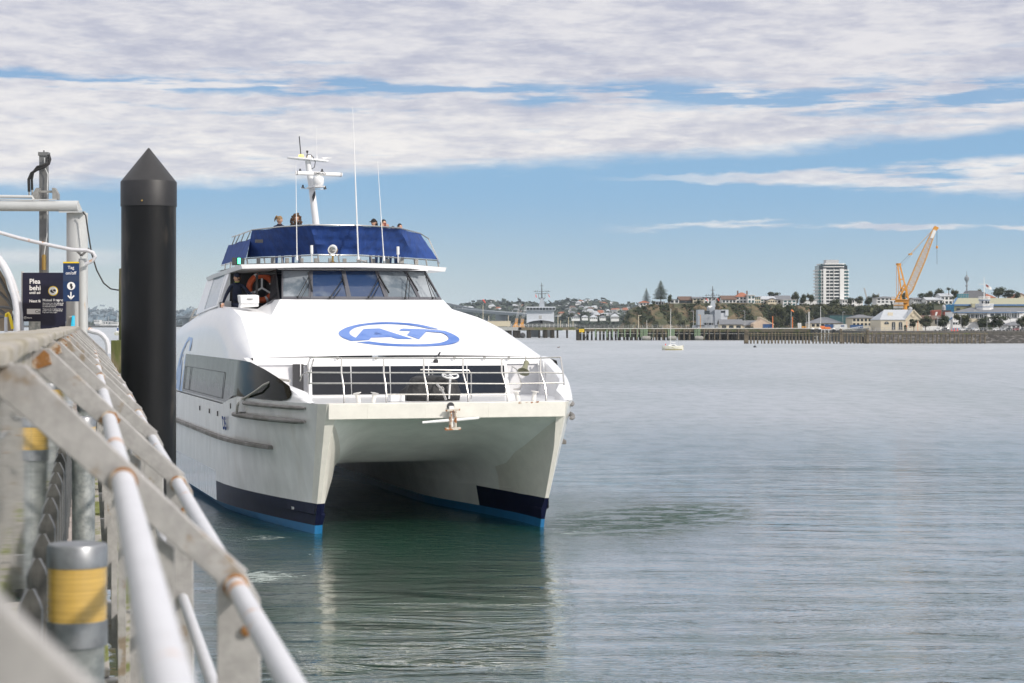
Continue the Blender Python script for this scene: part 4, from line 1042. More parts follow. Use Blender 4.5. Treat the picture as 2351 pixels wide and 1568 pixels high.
for k in range(1, 9):
    Yk = 1.66 + 3.02 * k
    for c, z, r in ((.403 - .32, 4.49, .027), (.403 - .055, 4.243, .024)):
        b = MB(); ax_ = Vector((SL, 1, 0)); b.torus(rl(c, Yk - .006, z), r + .002, .0055, ax_, 16, 6); b.build('weld_collar', 'rail_rust' if k % 3 else 'rail_grey', rail)
    b = MB(); b.lathe([(.013, 0), (.013, .014), (.006, .018)], rl(.403 - .03, Yk, 4.14), 6, (0, -1, 0)); b.build('bolt', 'rail_rust', rail)
    b = MB(); b.lathe([(.013, 0), (.013, .014), (.006, .018)], rl(.403 - .05, Yk, 3.6), 6, (0, -1, 0)); b.build('bolt', 'rail_rust', rail)
# looped pipe at the far end
b = MB(); b.tube([px(x, y, 34) for x, y in ((203, 757), (214, 761), (225, 763), (236, 770), (244, 780), (248, 792), (249, 812))], .045, 8); b.build('end_loop', 'pipe_white', rail)
# glass infill below the cap
gp = []
for k in range(NFR):
    Yk = 1.66 + 3.02 * k
    b = MB(); b.hexa([rl(-.232, Yk - 2.98, 2.95), rl(-.220, Yk - 2.98, 2.95), rl(-.220, Yk - 2.98, 4.70), rl(-.232, Yk - 2.98, 4.70)], [rl(-.232, Yk, 2.95), rl(-.220, Yk, 2.95), rl(-.220, Yk, 4.70), rl(-.232, Yk, 4.70)])
    b.build('glass_panel', 'glass_panel', rail)
# pointed clips standing at the foot of the glass
for i in range(20):
    Yk = 5.6 + i * 1.0; b = MB()
    b.prism([rl(-.218, Yk, 2.95), rl(-.178, Yk, 2.95), rl(-.178, Yk, 3.77), rl(-.188, Yk, 3.80), rl(-.210, Yk, 3.845), rl(-.218, Yk, 3.845)], (0, .035, 0))
    b.build('glass_clip', 'clip_metal', rail)
# wharf structure: beams, walers, planks
wh = thing('wharf', 'steel framed wharf edge with mossy timber walers and planks below the railing', 'wharf', (0, 0, 0))
for k in range(NFR):
    Yk = 4.9 + 3.02 * k; b = MB()
    b.hexa([rl(-.21, Yk, 2.62), rl(.195, Yk, 2.62), rl(.195, Yk, 2.90), rl(-.21, Yk, 2.90)], [rl(-.21, Yk + .012, 2.62), rl(.195, Yk + .012, 2.62), rl(.195, Yk + .012, 2.90), rl(-.21, Yk + .012, 2.90)])
    b.hexa([rl(-.21, Yk + .013, 2.885), rl(.194, Yk + .013, 2.885), rl(.194, Yk + .013, 2.902), rl(-.21, Yk + .013, 2.902)], [rl(-.21, Yk + .11, 2.885), rl(.194, Yk + .11, 2.885), rl(.194, Yk + .11, 2.902), rl(-.21, Yk + .11, 2.902)])
    b.build('cross_beam', 'rail_grey', wh)
along(.20, .33, 2.50, 2.86, 1.5, 60, 'timber_waler', 'mossy_plank', wh, 20, .01)
along(-.205, -.10, 2.91, 2.96, 3, 60, 'walkway_plank', 'plank_pink', wh, 20, .005)
along(-.02, .12, 2.91, 2.95, 11, 13.8, 'walkway_plank', 'mossy_plank', wh, 1, .005)
for a in (17.1, 20.1, 23.1): along(-.03, .12, 2.91, 2.95, a, a + 2.8, 'walkway_plank', 'mossy_plank', wh, 1, .005)
along(-.10, -.085, 2.90, 2.955, 3, 60, 'side_angle', 'moss_edge', wh)
along(-4.5, -.24, 3.25, 3.55, -3, 60, 'deck_slab', 'wharf_concrete', wh)
along(-4.5, -.24, 2.6, 3.25, -3, 60, 'edge_beam', 'wharf_concrete', wh) if False else None
for k in range(8):
    Yk = 3 + k * 7.2; b = MB(); p = rl(-1.2, Yk, 0); b.lathe([(.3, -4), (.3, 3.25)], (p.x, p.y, 0), 16); b.build('support_pile', 'pile_black', wh)
# amber topped lamp bollards
for i, (Yk, lab) in enumerate(((6.55, 'nearest steel post light with an amber lens and galvanised cap beside the railing'), (15.5, 'second steel post light with an amber lens, seen between the railing brackets'), (24.4, 'small farthest steel post light with an amber lens under the railing cap'))):
    p = rl(-.035, Yk, 0); lp = thing('post_light', lab, 'post light', p, 0, 'amber post lights along the wharf edge')
    b = MB(); b.lathe([(.088, 1.8), (.088, 3.82), (.092, 3.822), (.092, 3.90)], (0, 0, 0), 32); b.build('post', 'galvanised', lp)
    b = MB(); prof = [(.0965, 3.885)] + [(.0965 + (.0012 if j % 2 else -.0012) * (1 if j < 8 else .4), 3.895 + j * .0105) for j in range(16)] + [(.0965, 4.065)]
    b.lathe(prof, (0, 0, 0), 40); b.build('lens', 'lens_amber', lp)
    b = MB(); b.lathe([(.0985, 3.805), (.0985, 3.888)], (0, 0, 0), 32); b.build('lower_band', 'lamp_metal', lp)
    b = MB(); b.lathe([(.098, 4.062), (.098, 4.13), (.094, 4.138), (.01, 4.142)], (0, 0, 0), 32); bevel(b.build('cap', 'lamp_metal', lp), .003)

# ================================================================ gantry, hoses and signs on the wharf
GY = 46.0
ga = thing('gantry', 'white painted pipe gantry over the wharf end with a fat rusty leg', 'gantry', px(172, 760, GY))
def g_(x, y, Y=GY): return px(x, y, Y) - ga.location
b = MB(); b.tube([g_(-60, 472), g_(150, 473), g_(180, 473)], .125, 20); b.hexa([g_(150, 461), g_(180, 461), g_(180, 461, GY + .1), g_(150, 461, GY + .1)], [g_(150, 485), g_(190, 484), g_(190, 484, GY + .1), g_(150, 485, GY + .1)]); b.build('cross_pipe', 'gantry_white', ga)
b = MB(); b.hexa([g_(135, 485, GY - .14), g_(196, 485, GY - .14), g_(196, 485, GY + .2), g_(135, 485, GY + .2)], [g_(135, 488, GY - .14), g_(197, 488, GY - .14), g_(197, 488, GY + .2), g_(135, 488, GY + .2)]); b.build('flange_plate', 'gantry_white', ga)
b = MB(); p = g_(172, 600); b.lathe([(.245, -1.6), (.245, 2.74)], (p.x, .25, 0), 32); b.build('leg', 'gantry_white', ga)
b = MB(); p = g_(190, 600, GY - .35); b.lathe([(.095, -1.6), (.095, 1.66)], (p.x, -.35, 0), 20); b.lathe([(.099, .62), (.099, .635)], (p.x, -.35, 0), 20); b.build('brace_pipe', 'gantry_white', ga)
b = MB(); b.bar(g_(171, 570, GY - .4), g_(187, 587, GY - .4), .03, .05); b.bar(g_(187, 587, GY - .4), g_(205, 570, GY - .4), .03, .05); b.build('bracket', 'gantry_grey', ga)
ho = thing('hoist_post', 'dark grey steel post rising above the gantry with looped black hoses at its head', 'post', px(101, 760, GY + .6))
def h_(x, y, Y=GY + .6): return px(x, y, Y) - ho.location
b = MB(); b.box(h_(92, 0).x, h_(110, 0).x, -.09, .09, -1.2, h_(0, 352).z); b.build('post', 'gantry_grey', ho)
b = MB(); b.box(h_(90, 0).x, h_(113, 0).x, -.12, .12, h_(0, 358).z, h_(0, 350).z); b.tube([h_(101, 351), h_(101, 345)], .02, 6); b.build('post_head', 'gantry_grey', ho)
b = MB(); b.tube([h_(112, 356, GY + .4), h_(115, 366, GY + .35), h_(112, 376, GY + .35), h_(98, 385, GY + .3), h_(84, 390, GY + .3), h_(72, 398, GY + .3), h_(66, 412, GY + .3), h_(67, 440, GY + .3)], .035, 8)
b.build('hose', 'black_rubber', ho)
b = MB(); b.tube([h_(108, 362, GY + .4), h_(109, 374, GY + .35), h_(98, 380, GY + .3), h_(86, 383, GY + .3), h_(76, 396, GY + .3), h_(73, 412, GY + .3), h_(74, 436, GY + .3)], .03, 8); b.build('hose', 'black_rubber', ho)
for x in (67, 74):
    b = MB(); b.tube([h_(x, 436, GY + .3), h_(x, 452, GY + .3)], .02, 6); b.build('hose_fitting', 'alloy_grey', ho)
b = MB(); b.tube([h_(102, 362, GY + .4), h_(103, 385, GY + .4), h_(110, 400, GY + .4), h_(109, 420, GY + .4), h_(108, 540, GY + .4), h_(102, 580, GY + .4), h_(101, 610, GY + .4)], .014, 6); b.build('conduit', 'gantry_white', ho)
b = MB(); p = h_(101, 600, GY + .4); b.lathe([(.05, -.2), (.05, .14), (.02, .16)], (p.x, -.2, p.z), 12); b.build('valve', 'brass', ho)
for x0, x1, xt in ((74, 88, 86), (120, 133, 122)):
    b = MB(); b.prism([h_(x0, 458, GY + .1), h_(x1, 458, GY + .1), h_(x1, 445, GY + .1), h_(xt + 3, 431, GY + .1), h_(xt - 3, 431, GY + .1), h_(x0, 445, GY + .1)], (0, .2, 0)); b.build('clamp_bracket', 'alloy_grey', ho)
b = MB(); b.bar(h_(86, 440, GY + .2), h_(124, 440, GY + .2), .08, .05); b.build('clamp_pin', 'alloy_grey', ho)
b = MB(); b.tube([px(-20, 451, GY), px(74, 452, GY), px(76, 458, GY)], .04, 8); b.tube([px(-20, 457, GY - .1), px(60, 459, GY - .1), px(130, 458, GY - .1)], .015, 6)
tag(b.build('service_pipe', 'gantry_white'), 'thin pale pipe lying along the top of the gantry beam', 'pipe')
b = MB(); b.tube([px(x, y, GY - .6) for x, y in ((-20, 529), (0, 534), (46, 547), (80, 555), (130, 566), (165, 573), (200, 575), (214, 580), (219, 589), (213, 598), (196, 607))], .042, 8)
tag(b.build('hose', 'pipe_white'), 'thin white hose drooping across the gantry and looping back at its right end', 'hose')
b = MB(); b.tube([px(x, y, GY - .2) for x, y in ((190, 486), (197, 495), (202, 530), (210, 580), (222, 620), (238, 650), (254, 663), (271, 666), (281, 664))], .018, 6)
tag(b.build('cable', 'black_rubber'), 'slack black cable hanging from the gantry to the timber pile', 'cable')

def board(name, label, x0, x1, y0, y1, Y, m, top=None, lean=0):
    a = px(x0, y1, Y); c = px(x1, y0, Y); o = thing(name, label, 'sign', a)
    w_, h__ = c.x - a.x, c.z - a.z; b = MB(); b.box(0, w_, 0, .03, 0, h__); b.build('board', m, o); return o, w_, h__
def stext(o, body, x, z, size, m='text_white', bold=.0, al='LEFT', y=-.006, name='lettering', line=1): return text(name, body, size, LM((x, y, z), (1, 0, 0), (0, 0, 1)), m, o, bold=bold, align=al, line=line)
Y1 = 44.0; u_ = Y1 / F
qs, w_, h__ = board('queue_sign', 'wide dark sign reading Please queue behind, partly covered by another sign', 52, 152, 626, 738, Y1, 'sign_navy')
k = u_
stext(qs, 'Please queue', 15.5 * k, (738 - 651) * k, 15.5 * k, bold=.010); stext(qs, 'behind', 15.5 * k, (738 - 666) * k, 15.5 * k, bold=.010)
stext(qs, 'until asked', 15.5 * k, (738 - 674.5) * k, 8.2 * k, bold=.005); stext(qs, 'Next ferry', 15.5 * k, (738 - 694) * k, 8.8 * k, bold=.005)
b = MB(); b.box(10 * k, 46 * k, -.008, 0, (738 - 721) * k, (738 - 709) * k); b.build('destination_strip', 'white_plain', qs); stext(qs, 'City', 29 * k, (738 - 718.5) * k, 9.5 * k, 'text_dark', y=-.012)
b = MB(); b.torus((6 * k, -.008, 8.5 * k), 2.9 * k, .4 * k, (0, 1, 0), 20, 4); b.build('emblem_ring', 'text_white', qs); stext(qs, 'AT', 3.4 * k, 7.3 * k, 3.6 * k, bold=.003); stext(qs, 'Metro', 10 * k, 7 * k, 4.6 * k, bold=.003)
b = MB(); b.tube([(-1.5 * k, .06, -1.5), (-1.5 * k, .06, h__ + .03)], .03, 8); b.build('post', 'gantry_white', qs)
b = MB(); b.tube([(90 * k, .06, -1.5), (90 * k, .06, h__ * .95)], .03, 8); b.build('post', 'gantry_white', qs)
Y2 = 43.4; k = Y2 / F
mr, w_, h__ = board('respect_sign', 'dark notice headed Mutual Respect with a yellow ringed handshake symbol', 93, 150, 643, 755, Y2, 'sign_navy')
stext(mr, 'Mutual Respect', 5 * k, (755 - 691.5) * k, 7.9 * k, bold=.006)
stext(mr, 'Our people have the right to do\ntheir job without being verbally\nor physically abused.', 5 * k, (755 - 697.2) * k, 3.7 * k, bold=.003, line=1.05)
stext(mr, 'Thank you for helping create a\npositive work environment by\nrespecting our people.', 5 * k, (755 - 710.6) * k, 3.7 * k, bold=.003, line=1.05)
b = MB(); b.lathe([(11.3 * k, 0), (11.3 * k, .006)], (29 * k, 0, (755 - 668) * k), 32, (0, -1, 0)); b.build('symbol_ring', 'sign_yellow', mr)
b = MB(); b.lathe([(9.6 * k, 0), (9.6 * k, .010)], (29 * k, 0, (755 - 668) * k), 32, (0, -1, 0)); b.build('symbol_disc', 'text_white', mr)
def mark(o, pts, cx, cz, s, y, m, name): 
    b = MB(); b.poly([(cx + a * s, y, cz + c * s) for a, c in pts][::-1]); x = b.build(name, m, o); bm = bmesh.new(); bm.from_mesh(x.data); bmesh.ops.triangulate(bm, faces=bm.faces); bm.to_mesh(x.data); bm.free()
mark(mr, [(-.82, .1), (-.45, .42), (-.1, .3), (.1, .38), (.5, .5), (.85, .3), (.8, -.15), (.55, -.2), (.2, -.5), (0, -.62), (-.2, -.5), (-.5, -.45), (-.75, -.2)], 29 * k, (755 - 668) * k, 8.2 * k, -.013, 'text_dark', 'handshake_symbol')
b = MB(); cx_, cz_ = 29 * k, (755 - 668) * k; b.tube([(cx_ - 2 * k, -.015, cz_ + 1.5 * k), (cx_ + .5 * k, -.015, cz_ - .5 * k), (cx_ + 4 * k, -.015, cz_ - 2 * k)], .006, 4); b.build('handshake_line', 'text_white', mr)
Y3 = 42.8; k = Y3 / F
tg, w_, h__ = board('tag_sign', 'blue Tag on/off sign with a yellow top edge and a down arrow', 145, 181.5, 601, 692, Y3, 'sign_blue')
b = MB(); b.box(0, w_, -.01, .0, h__ - 3.2 * k, h__); b.build('top_stripe', 'sign_yellow', tg)
stext(tg, 'Tag', 18 * k, (692 - 617.5) * k, 10.2 * k, al='CENTER', bold=.002); stext(tg, 'on/off', 18 * k, (692 - 630) * k, 10.2 * k, al='CENTER', bold=.002)
b = MB(); b.box(.0, w_, -.006, 0, (692 - 646) * k, (692 - 632) * k); b.build('tape_patch', 'sign_patch' if 'sign_patch' in MATS else mat('sign_patch', (.025, .045, .10), .4).name, tg)
b = MB(); b.lathe([(9.2 * k, 0), (9.2 * k, .008)], (18.5 * k, 0, (692 - 656.5) * k), 32, (0, -1, 0)); b.build('symbol_disc', 'text_white', tg)
mark(tg, [(-.35, .75), (.35, .75), (.35, -.05), (.6, -.1), (.5, -.6), (.2, -.95), (-.15, -.95), (-.15, -.3), (-.35, -.1)], 18.5 * k, (692 - 656.5) * k, 7.2 * k, -.012, 'text_dark', 'hand_symbol')
b = MB(); b.box(16.6 * k, 19.4 * k, -.01, 0, (692 - 684) * k, (692 - 670) * k)
b.bar((11 * k, -.008, (692 - 678.5) * k), (18.6 * k, -.008, (692 - 686.5) * k), .012, 3 * k, (1, 0, 1)); b.bar((25.5 * k, -.008, (692 - 678.5) * k), (17.6 * k, -.008, (692 - 686.5) * k), .012, 3 * k, (1, 0, -1)); b.build('arrow', 'text_white', tg)
# pale plate, grey and blue bin lids by the signs
b = MB(); p = px(150, 757, 43.0); q_ = px(168, 725, 43.0); b.prism([(p.x, 43, p.z), (q_.x - .02, 43, p.z), (q_.x - .03, 43, q_.z), (p.x + .06, 43, q_.z - .01), (p.x + .01, 43, p.z + .12)], (0, .2, 0))
tag(bevel(b.build('bin_hood', 'alloy_grey'), .02), 'rounded grey hood beside the Mutual Respect notice', 'hood')
b = MB(); b.prism([px(162, 757, 42.9), px(167.5, 757, 42.9), px(167.5, 724.5, 42.9), px(165.5, 725, 42.9)], (0, .2, 0)); tag(b.build('blue_panel', 'sky_blue_plastic'), 'narrow bright blue panel under the Tag on/off sign', 'panel')
# canopy over the gangway
cn = thing('gangway_canopy', 'arched white tube canopy with beige fabric at the left edge', 'canopy', px(10, 760, 40))
def c_(x, y, Y=40.0): return px(x, y, Y) - cn.location
arc = [(-30, 570), (-12, 585), (0, 600), (10, 618), (20, 640), (28, 665), (34.5, 689), (38, 714), (39, 760)]
b = MB(); b.tube([c_(x, y) for x, y in arc], .062, 10); b.build('arch_tube', 'pipe_white', cn)
b = MB(); b.tube([c_(x + 9, y + 6, 44) for x, y in arc], .062, 10); b.build('arch_tube', 'pipe_white', cn)
b = MB(); b.tube([c_(x * .97 - 1, y - 8) for x, y in arc[1:6]], .012, 6); b.build('cable_track', 'alloy_grey', cn)
rows = [[tuple(c_(x - 3, y + 2, Yq)) for x, y in arc] for Yq in (40.05, 43, 47, 52)]
grid_mesh(rows).build('fabric_roof', 'fabric_beige', cn)
rows = [[tuple(c_(-28 + t * 6, 640 + 6 * t + 14 * q_, 46 + q_)) for t in range(11)] for q_ in range(0, 6)]
b = MB(); b.poly([tuple(c_(x, y, 41.5)) for x, y in ((-60, 600), (-10, 600), (12, 640), (26, 690), (31, 735), (31, 760), (-60, 760))]); b.build('fabric_end', 'fabric_beige', cn)
for i, pts in enumerate((((-20, 612), (0, 640), (16, 668), (30, 700)), ((-20, 655), (0, 672), (18, 690), (32, 712)), ((-20, 705), (8, 705), (32, 708)), ((-20, 728), (8, 727), (34, 726)), ((0, 712), (14, 722), (30, 735)))):
    b = MB(); b.tube([c_(x, y, 41.2) for x, y in pts], .035, 6); b.build('roof_rib', 'gantry_grey', cn)
hp = thing('hand_hoop', 'white hand hoop with a yellow top below the arched canopy', 'handrail', px(20, 760, 39))
b = MB(); b.tube([px(x, y, 39) - hp.location for x, y in ((14, 762), (14, 728))], .035, 8); b.build('upright', 'pipe_white', hp)
b = MB(); b.tube([px(x, y, 39) - hp.location for x, y in ((14, 730), (15, 721), (19, 719), (22, 724), (26, 740), (29, 755))], .03, 8); b.build('top_bar', 'sign_yellow', hp)
b = MB(); p = px(66, 752, 45); q_ = px(93, 738, 45); b.box(p.x, q_.x, 45, 45.05, p.z - .3, q_.z); tag(b.build('glazed_screen', 'galvanised'), 'pale ribbed screen under the queue sign', 'screen')
# ================================================================ far shore
mat('leaf_dark', col=(.022, .032, .015), rough=.9, col2=(.055, .068, .026), vscale=.6, thr=(.4, .6), var=.3)
mat('leaf_olive', col=(.032, .040, .017), rough=.9, col2=(.085, .085, .034), vscale=.6, thr=(.4, .6), var=.3)
mat('leaf_far', col=(.030, .044, .034), rough=.95, col2=(.055, .070, .045), vscale=.06, thr=(.4, .6), var=.3)
mat('bark', col=(.16, .13, .10), rough=.9, var=.3)
mat('cliff', col=(.17, .125, .07), rough=.95, col2=(.075, .080, .035), vscale=.10, thr=(.45, .57), var=.35, bump=.6, bscale=.5, stretch=(1, 1, 1.6))
mat('hill_far', col=(.045, .065, .045), rough=1, col2=(.075, .085, .055), vscale=.02, thr=(.4, .6), var=.3)
mat('hill_hazed', col=(.10, .15, .19), rough=1, col2=(.17, .20, .22), vscale=.012, thr=(.4, .6), var=.2)  # distance haze painted in as a blue base colour
mat('land', col=(.20, .19, .17), rough=.95, var=.3, vscale=.2); mat('grass', col=(.07, .10, .03), rough=.95, var=.3, vscale=.4)
mat('rock', col=(.050, .043, .036), rough=.95, col2=(.20, .185, .17), vscale=.55, thr=(.52, .60), var=.4, bump=.35, bscale=.7)
mat('seawall_stone', col=(.12, .112, .10), rough=.95, var=.4, vscale=.6, bump=.1, bscale=1)
mat('pile_wood', col=(.20, .16, .11), rough=.95, col2=(.05, .045, .035), vscale=.5, thr=(.4, .6), var=.4)
mat('pile_dark', col=(.045, .038, .030), rough=.95, var=.4, vscale=.6); mat('pile_green', col=(.22, .30, .19), rough=.9, var=.3, vscale=.8)
mat('deck_white', col=(.62, .61, .58), rough=.8, var=.15); mat('deck_wood', col=(.19, .16, .11), rough=.9, col2=(.12, .13, .05), vscale=.4, thr=(.45, .6), var=.3)
mat('far_white', col=(.72, .72, .71), rough=.7, var=.08, vscale=.3); mat('far_cream', col=(.62, .55, .42), rough=.75, var=.08, vscale=.3)
mat('far_grey', col=(.40, .41, .42), rough=.7, var=.12, vscale=.3); mat('far_dark', col=(.055, .055, .06), rough=.7, var=.2, vscale=.3)
mat('roof_grey', col=(.17, .175, .19), rough=.8, var=.15, vscale=.4); mat('roof_pale', col=(.45, .47, .50), rough=.6, var=.1, vscale=.4)
mat('roof_red', col=(.36, .13, .07), rough=.85, var=.25, vscale=.6); mat('roof_brown', col=(.15, .09, .065), rough=.85, var=.25, vscale=.6)
mat('roof_olive', col=(.36, .35, .24), rough=.7, var=.12, vscale=.5, stretch=(3, 1, .2)); mat('wall_olive', col=(.20, .20, .12), rough=.8, var=.15, vscale=.4)
mat('win_dark', col=(.03, .035, .042), rough=.12, spec=.8, var=.4, vscale=.3); mat('win_teal', col=(.05, .12, .13), rough=.1, spec=.9, var=.4, vscale=.3)
mat('navy_grey', col=(.34, .37, .41), rough=.6, var=.12, vscale=.3); mat('navy_dark', col=(.10, .11, .12), rough=.6, var=.2, vscale=.3); mat('navy_light', col=(.55, .58, .62), rough=.6, var=.1, vscale=.3)
mat('crane_yellow', col=(.62, .27, .02), rough=.55, var=.12, vscale=.3); mat('crane_pale', col=(.60, .33, .09), rough=.6, var=.12, vscale=.3)
mat('conc_grey', col=(.42, .42, .41), rough=.85, var=.2, vscale=.4); mat('blue_trim', col=(.08, .17, .32), rough=.7); mat('teal_net', col=(.03, .25, .32), rough=.9, var=.3, vscale=.5); mat('blue_net', col=(.03, .15, .38), rough=.9, var=.3, vscale=.5)
mat('ship_red', col=(.24, .055, .035), rough=.7, var=.2, vscale=.3); mat('orange_far', col=(.80, .22, .06), rough=.7); mat('cont_blue', col=(.03, .10, .26), rough=.6, var=.2, vscale=.6)
mat('bridge_steel', col=(.20, .22, .24), rough=.8, var=.1, vscale=.05); mat('yellow_sign', col=(.78, .52, .02), rough=.6); mat('yacht_hull', col=(.72, .70, .62), rough=.5, col2=(.42, .36, .10), vscale=2, thr=(.56, .68), stretch=(1, 1, 2))
mat('yacht_weed', col=(.28, .24, .04), rough=.9, var=.4, vscale=4)
mat('flag_red', col=(.72, .10, .08), rough=.8); mat('fender_far', col=(.30, .29, .27), rough=.9, var=.2, vscale=1)

def zx(fy, Y): return EYE - (fy - 744) * Y / F
def xx(fx, Y): return (fx - 1175.5) * Y / F
def tri(o):
    bm = bmesh.new(); bm.from_mesh(o.data); bmesh.ops.triangulate(bm, faces=bm.faces); bm.to_mesh(o.data); bm.free(); return o
# ---- ground sheets
rng = random.Random(11)
TOPY = [(1422, 752), (1430, 741), (1440, 715), (1452, 707), (1467, 702.5), (1487, 698), (1520, 696.5), (1600, 695.5), (1700, 695), (1770, 696.5), (1830, 701), (1900, 704), (1990, 704), (2050, 701), (2130, 700), (2200, 704), (2500, 704)]
def topz(fx, Y=765): return zx(pl(fx, TOPY), Y)
rows = []
fxs = [1418 + i * 6 for i in range(190)]
prof = [(733, 0.0), (738, .14), (742, .34), (747, .50), (752, .66), (757, .84), (762, .97), (768, 1.0), (800, 1.0), (900, 1.0), (1300, .95), (1700, .2)]
for k, (Y, h) in enumerate(prof):
    row = []
    for fx in fxs:
        X = xx(fx, 765); t = topz(fx)
        n = sin(fx * .11 + k * .8) + .6 * sin(fx * .31 + k * 1.7) + .5 * sin(fx * .057) 
        yy = Y + (n * 2.4 if 1 <= k <= 6 else 0) + (0 if fx > 1440 else (1440 - fx) * .3)
        z = -.5 + (t + .5) * h + (rng.uniform(-.35, .35) if 1 <= k <= 6 else 0)
        row.append((X * (1 if k < 8 else Y / 765), yy, z))
    rows.append(row)
tag(grid_mesh(rows).build('headland', 'cliff'), kind='structure')
b = MB(); b.poly([(xx(1560, 640), 640, 3.2), (xx(1700, 605), 605, 3.2), (xx(1985, 605), 605, 3.2), (xx(1990, 514), 514, 3.02), (xx(2700, 514), 514, 3.02), (xx(2700, 800), 800, 3.2), (xx(1560, 800), 800, 3.2)]); tag(tri(b.build('ground', 'land')), kind='structure')
# rocky foreshore and seawall, right
rows = []
for Y, z in ((497, -.5), (500, .02), (503, .55), (506, 1.1), (509, 1.6), (512, 2.15)):
    rows.append([(xx(1975 + i * 5, 512), Y + (rng.uniform(-1.2, 1.2) if Y < 511 else 0), z + rng.uniform(-.16, .22)) for i in range(130)])
tag(grid_mesh(rows).build('foreshore', 'rock'), kind='structure')
sw = MB(); sw.box(xx(1990, 512), xx(2620, 512), 511.6, 513.6, .5, 3.05); tag(sw.build('sea_wall', 'seawall_stone'), 'low grey stone sea wall behind the rocks on the right shore', 'sea wall')
b = MB(); b.box(xx(1985, 606), xx(1560, 606), 604, 606.5, -.5, 3.2); b.box(xx(1975, 514), xx(1990, 514), 512, 606, -.5, 3.1); tag(b.build('quay_wall', 'seawall_stone'), 'dark quay wall behind the timber wharf piles', 'quay wall')
sf = thing('sea_wall_fence', 'thin pale post and rail fence along the top of the sea wall', 'fence', (xx(1990, 512), 512.4, 3.05))
b = MB(); Lf = xx(2600, 512) - xx(1990, 512)
for z in (.45, .85): b.box(0, Lf, -.03, .03, z - .03, z + .03)
b.build('rail', 'far_grey', sf)
for i in range(60):
    b = MB() if i == 0 else b
    if i == 0: b.box(-.04, .04, -.04, .04, 0, .9); p0 = b.build('post', 'far_grey', sf)
    else: c = p0.copy(); C.objects.link(c); c.location = (i * Lf / 59, 0, 0)

# ---- vegetation
def crown_mesh(name, seed, w, h, n, m='leaf_dark', lobes=9, leaf=.09, flat=.55):
    r = random.Random(seed); b = MB(); L_ = []
    for i in range(lobes):
        a = r.uniform(0, 2 * pi); d = r.uniform(0, .32) * w
        L_.append((d * cos(a), d * sin(a), h * r.uniform(.30, .80), w * r.uniform(.16, .27), h * r.uniform(.14, .26)))
    for i in range(n):
        l = L_[r.randrange(lobes)]; v = Vector((r.gauss(0, 1), r.gauss(0, 1), r.gauss(0, 1))).normalized(); q = r.uniform(.72, 1.08) if r.random() < .8 else r.uniform(.2, 1)
        c = Vector((l[0] + v.x * l[3] * q, l[1] + v.y * l[3] * q, l[2] + v.z * l[4] * q))
        s = leaf * w * r.uniform(.5, 1.15); a1 = v.orthogonal().normalized(); a2 = v.cross(a1)
        tl = Vector((r.uniform(-.5, .5), r.uniform(-.5, .5), r.uniform(-.3, .5))); a1 = (a1 + tl).normalized(); a2 = (a2 - tl * .6).normalized()
        k = r.uniform(0, 6.28); e1 = (a1 * cos(k) + a2 * sin(k)) * s; e2 = (a2 * cos(k) - a1 * sin(k)) * s * r.uniform(.5, .9)
        b.add([c - e1 - e2 * .4, c + e2, c + e1 - e2 * .3, c - e2], [(0, 1, 2, 3)])
    # loose inner mass so the crown is not see-through everywhere
    for l in L_: b.ball((l[0], l[1], l[2]), (l[3] * .55, l[3] * .55, l[4] * .52), 6, 4)
    return b.mesh(name, m)
def trunk_mesh(h, r0, seed=1):
    r = random.Random(seed); b = MB(); b.tube([(0, 0, -.04 * h), (r.uniform(-.02, .02) * h, 0, .2 * h), (r.uniform(-.04, .04) * h, 0, .5 * h)], [r0, r0 * .8, r0 * .45], 7)
    for i in range(5):
        a = r.uniform(0, 6.28); b.tube([(0, 0, h * .25), (cos(a) * h * .12, sin(a) * h * .12, h * .45), (cos(a) * h * .22, sin(a) * h * .22, h * .6)], [r0 * .5, r0 * .35, r0 * .12], 5)
    return b.mesh('trunk', 'bark')
CR = [crown_mesh('crown_mesh', 20 + i, 1, 1, 760, 'leaf_dark' if i % 2 == 0 else 'leaf_olive', 9 + i, .058) for i in range(5)]
TR = [trunk_mesh(1, .035, i) for i in range(3)]
def tree(label, x0, x1, yt, yb, Y, k, group=None, name='broadleaf_tree', m=None):
    w = (x1 - x0) * Y / F; h = (yb - yt) * Y / F * 1.08; p = Vector((xx((x0 + x1) / 2, Y), Y, zx(yb, Y)))
    t = thing(name, label, 'tree', p, (k * 1.3) % 6.28, group)
    c = bpy.data.objects.new('crown', CR[k % 5]); C.objects.link(c); c.parent = t; c.scale = (w * 1.04, w * 1.04, h)
    c = bpy.data.objects.new('trunk', TR[k % 3]); C.objects.link(c); c.parent = t; c.scale = (w * .9, w * .9, h)
    return t
def cover(name, pts_fn, n, size, m, seed, nf=16):
    """clumps of undergrowth over a slope: a mass nobody could count"""
    r = random.Random(seed); b = MB()
    for i in range(n):
        q = pts_fn(r)
        if q is None: continue
        p, s = q; s *= size
        for k in range(nf):
            v = Vector((r.gauss(0, 1), r.gauss(0, 1), abs(r.gauss(0, .8)))).normalized(); g_ = r.uniform(.3, .85); c = p + Vector((v.x * s * g_, v.y * s * g_, v.z * s * g_ * .8)); w2 = (v + Vector((r.uniform(-.7, .7), r.uniform(-.7, .7), r.uniform(-.3, .7)))).normalized(); q1 = w2.orthogonal().normalized() * s * r.uniform(.16, .34); q2 = w2.cross(q1).normalized() * s * r.uniform(.14, .3)
            b.add([c - q1, c + q2, c + q1, c - q2], [(0, 1, 2, 3)])
        b.ball(p, (s * .42, s * .42, s * .30), 5, 3)
    return tag(b.build(name, m), kind='stuff')
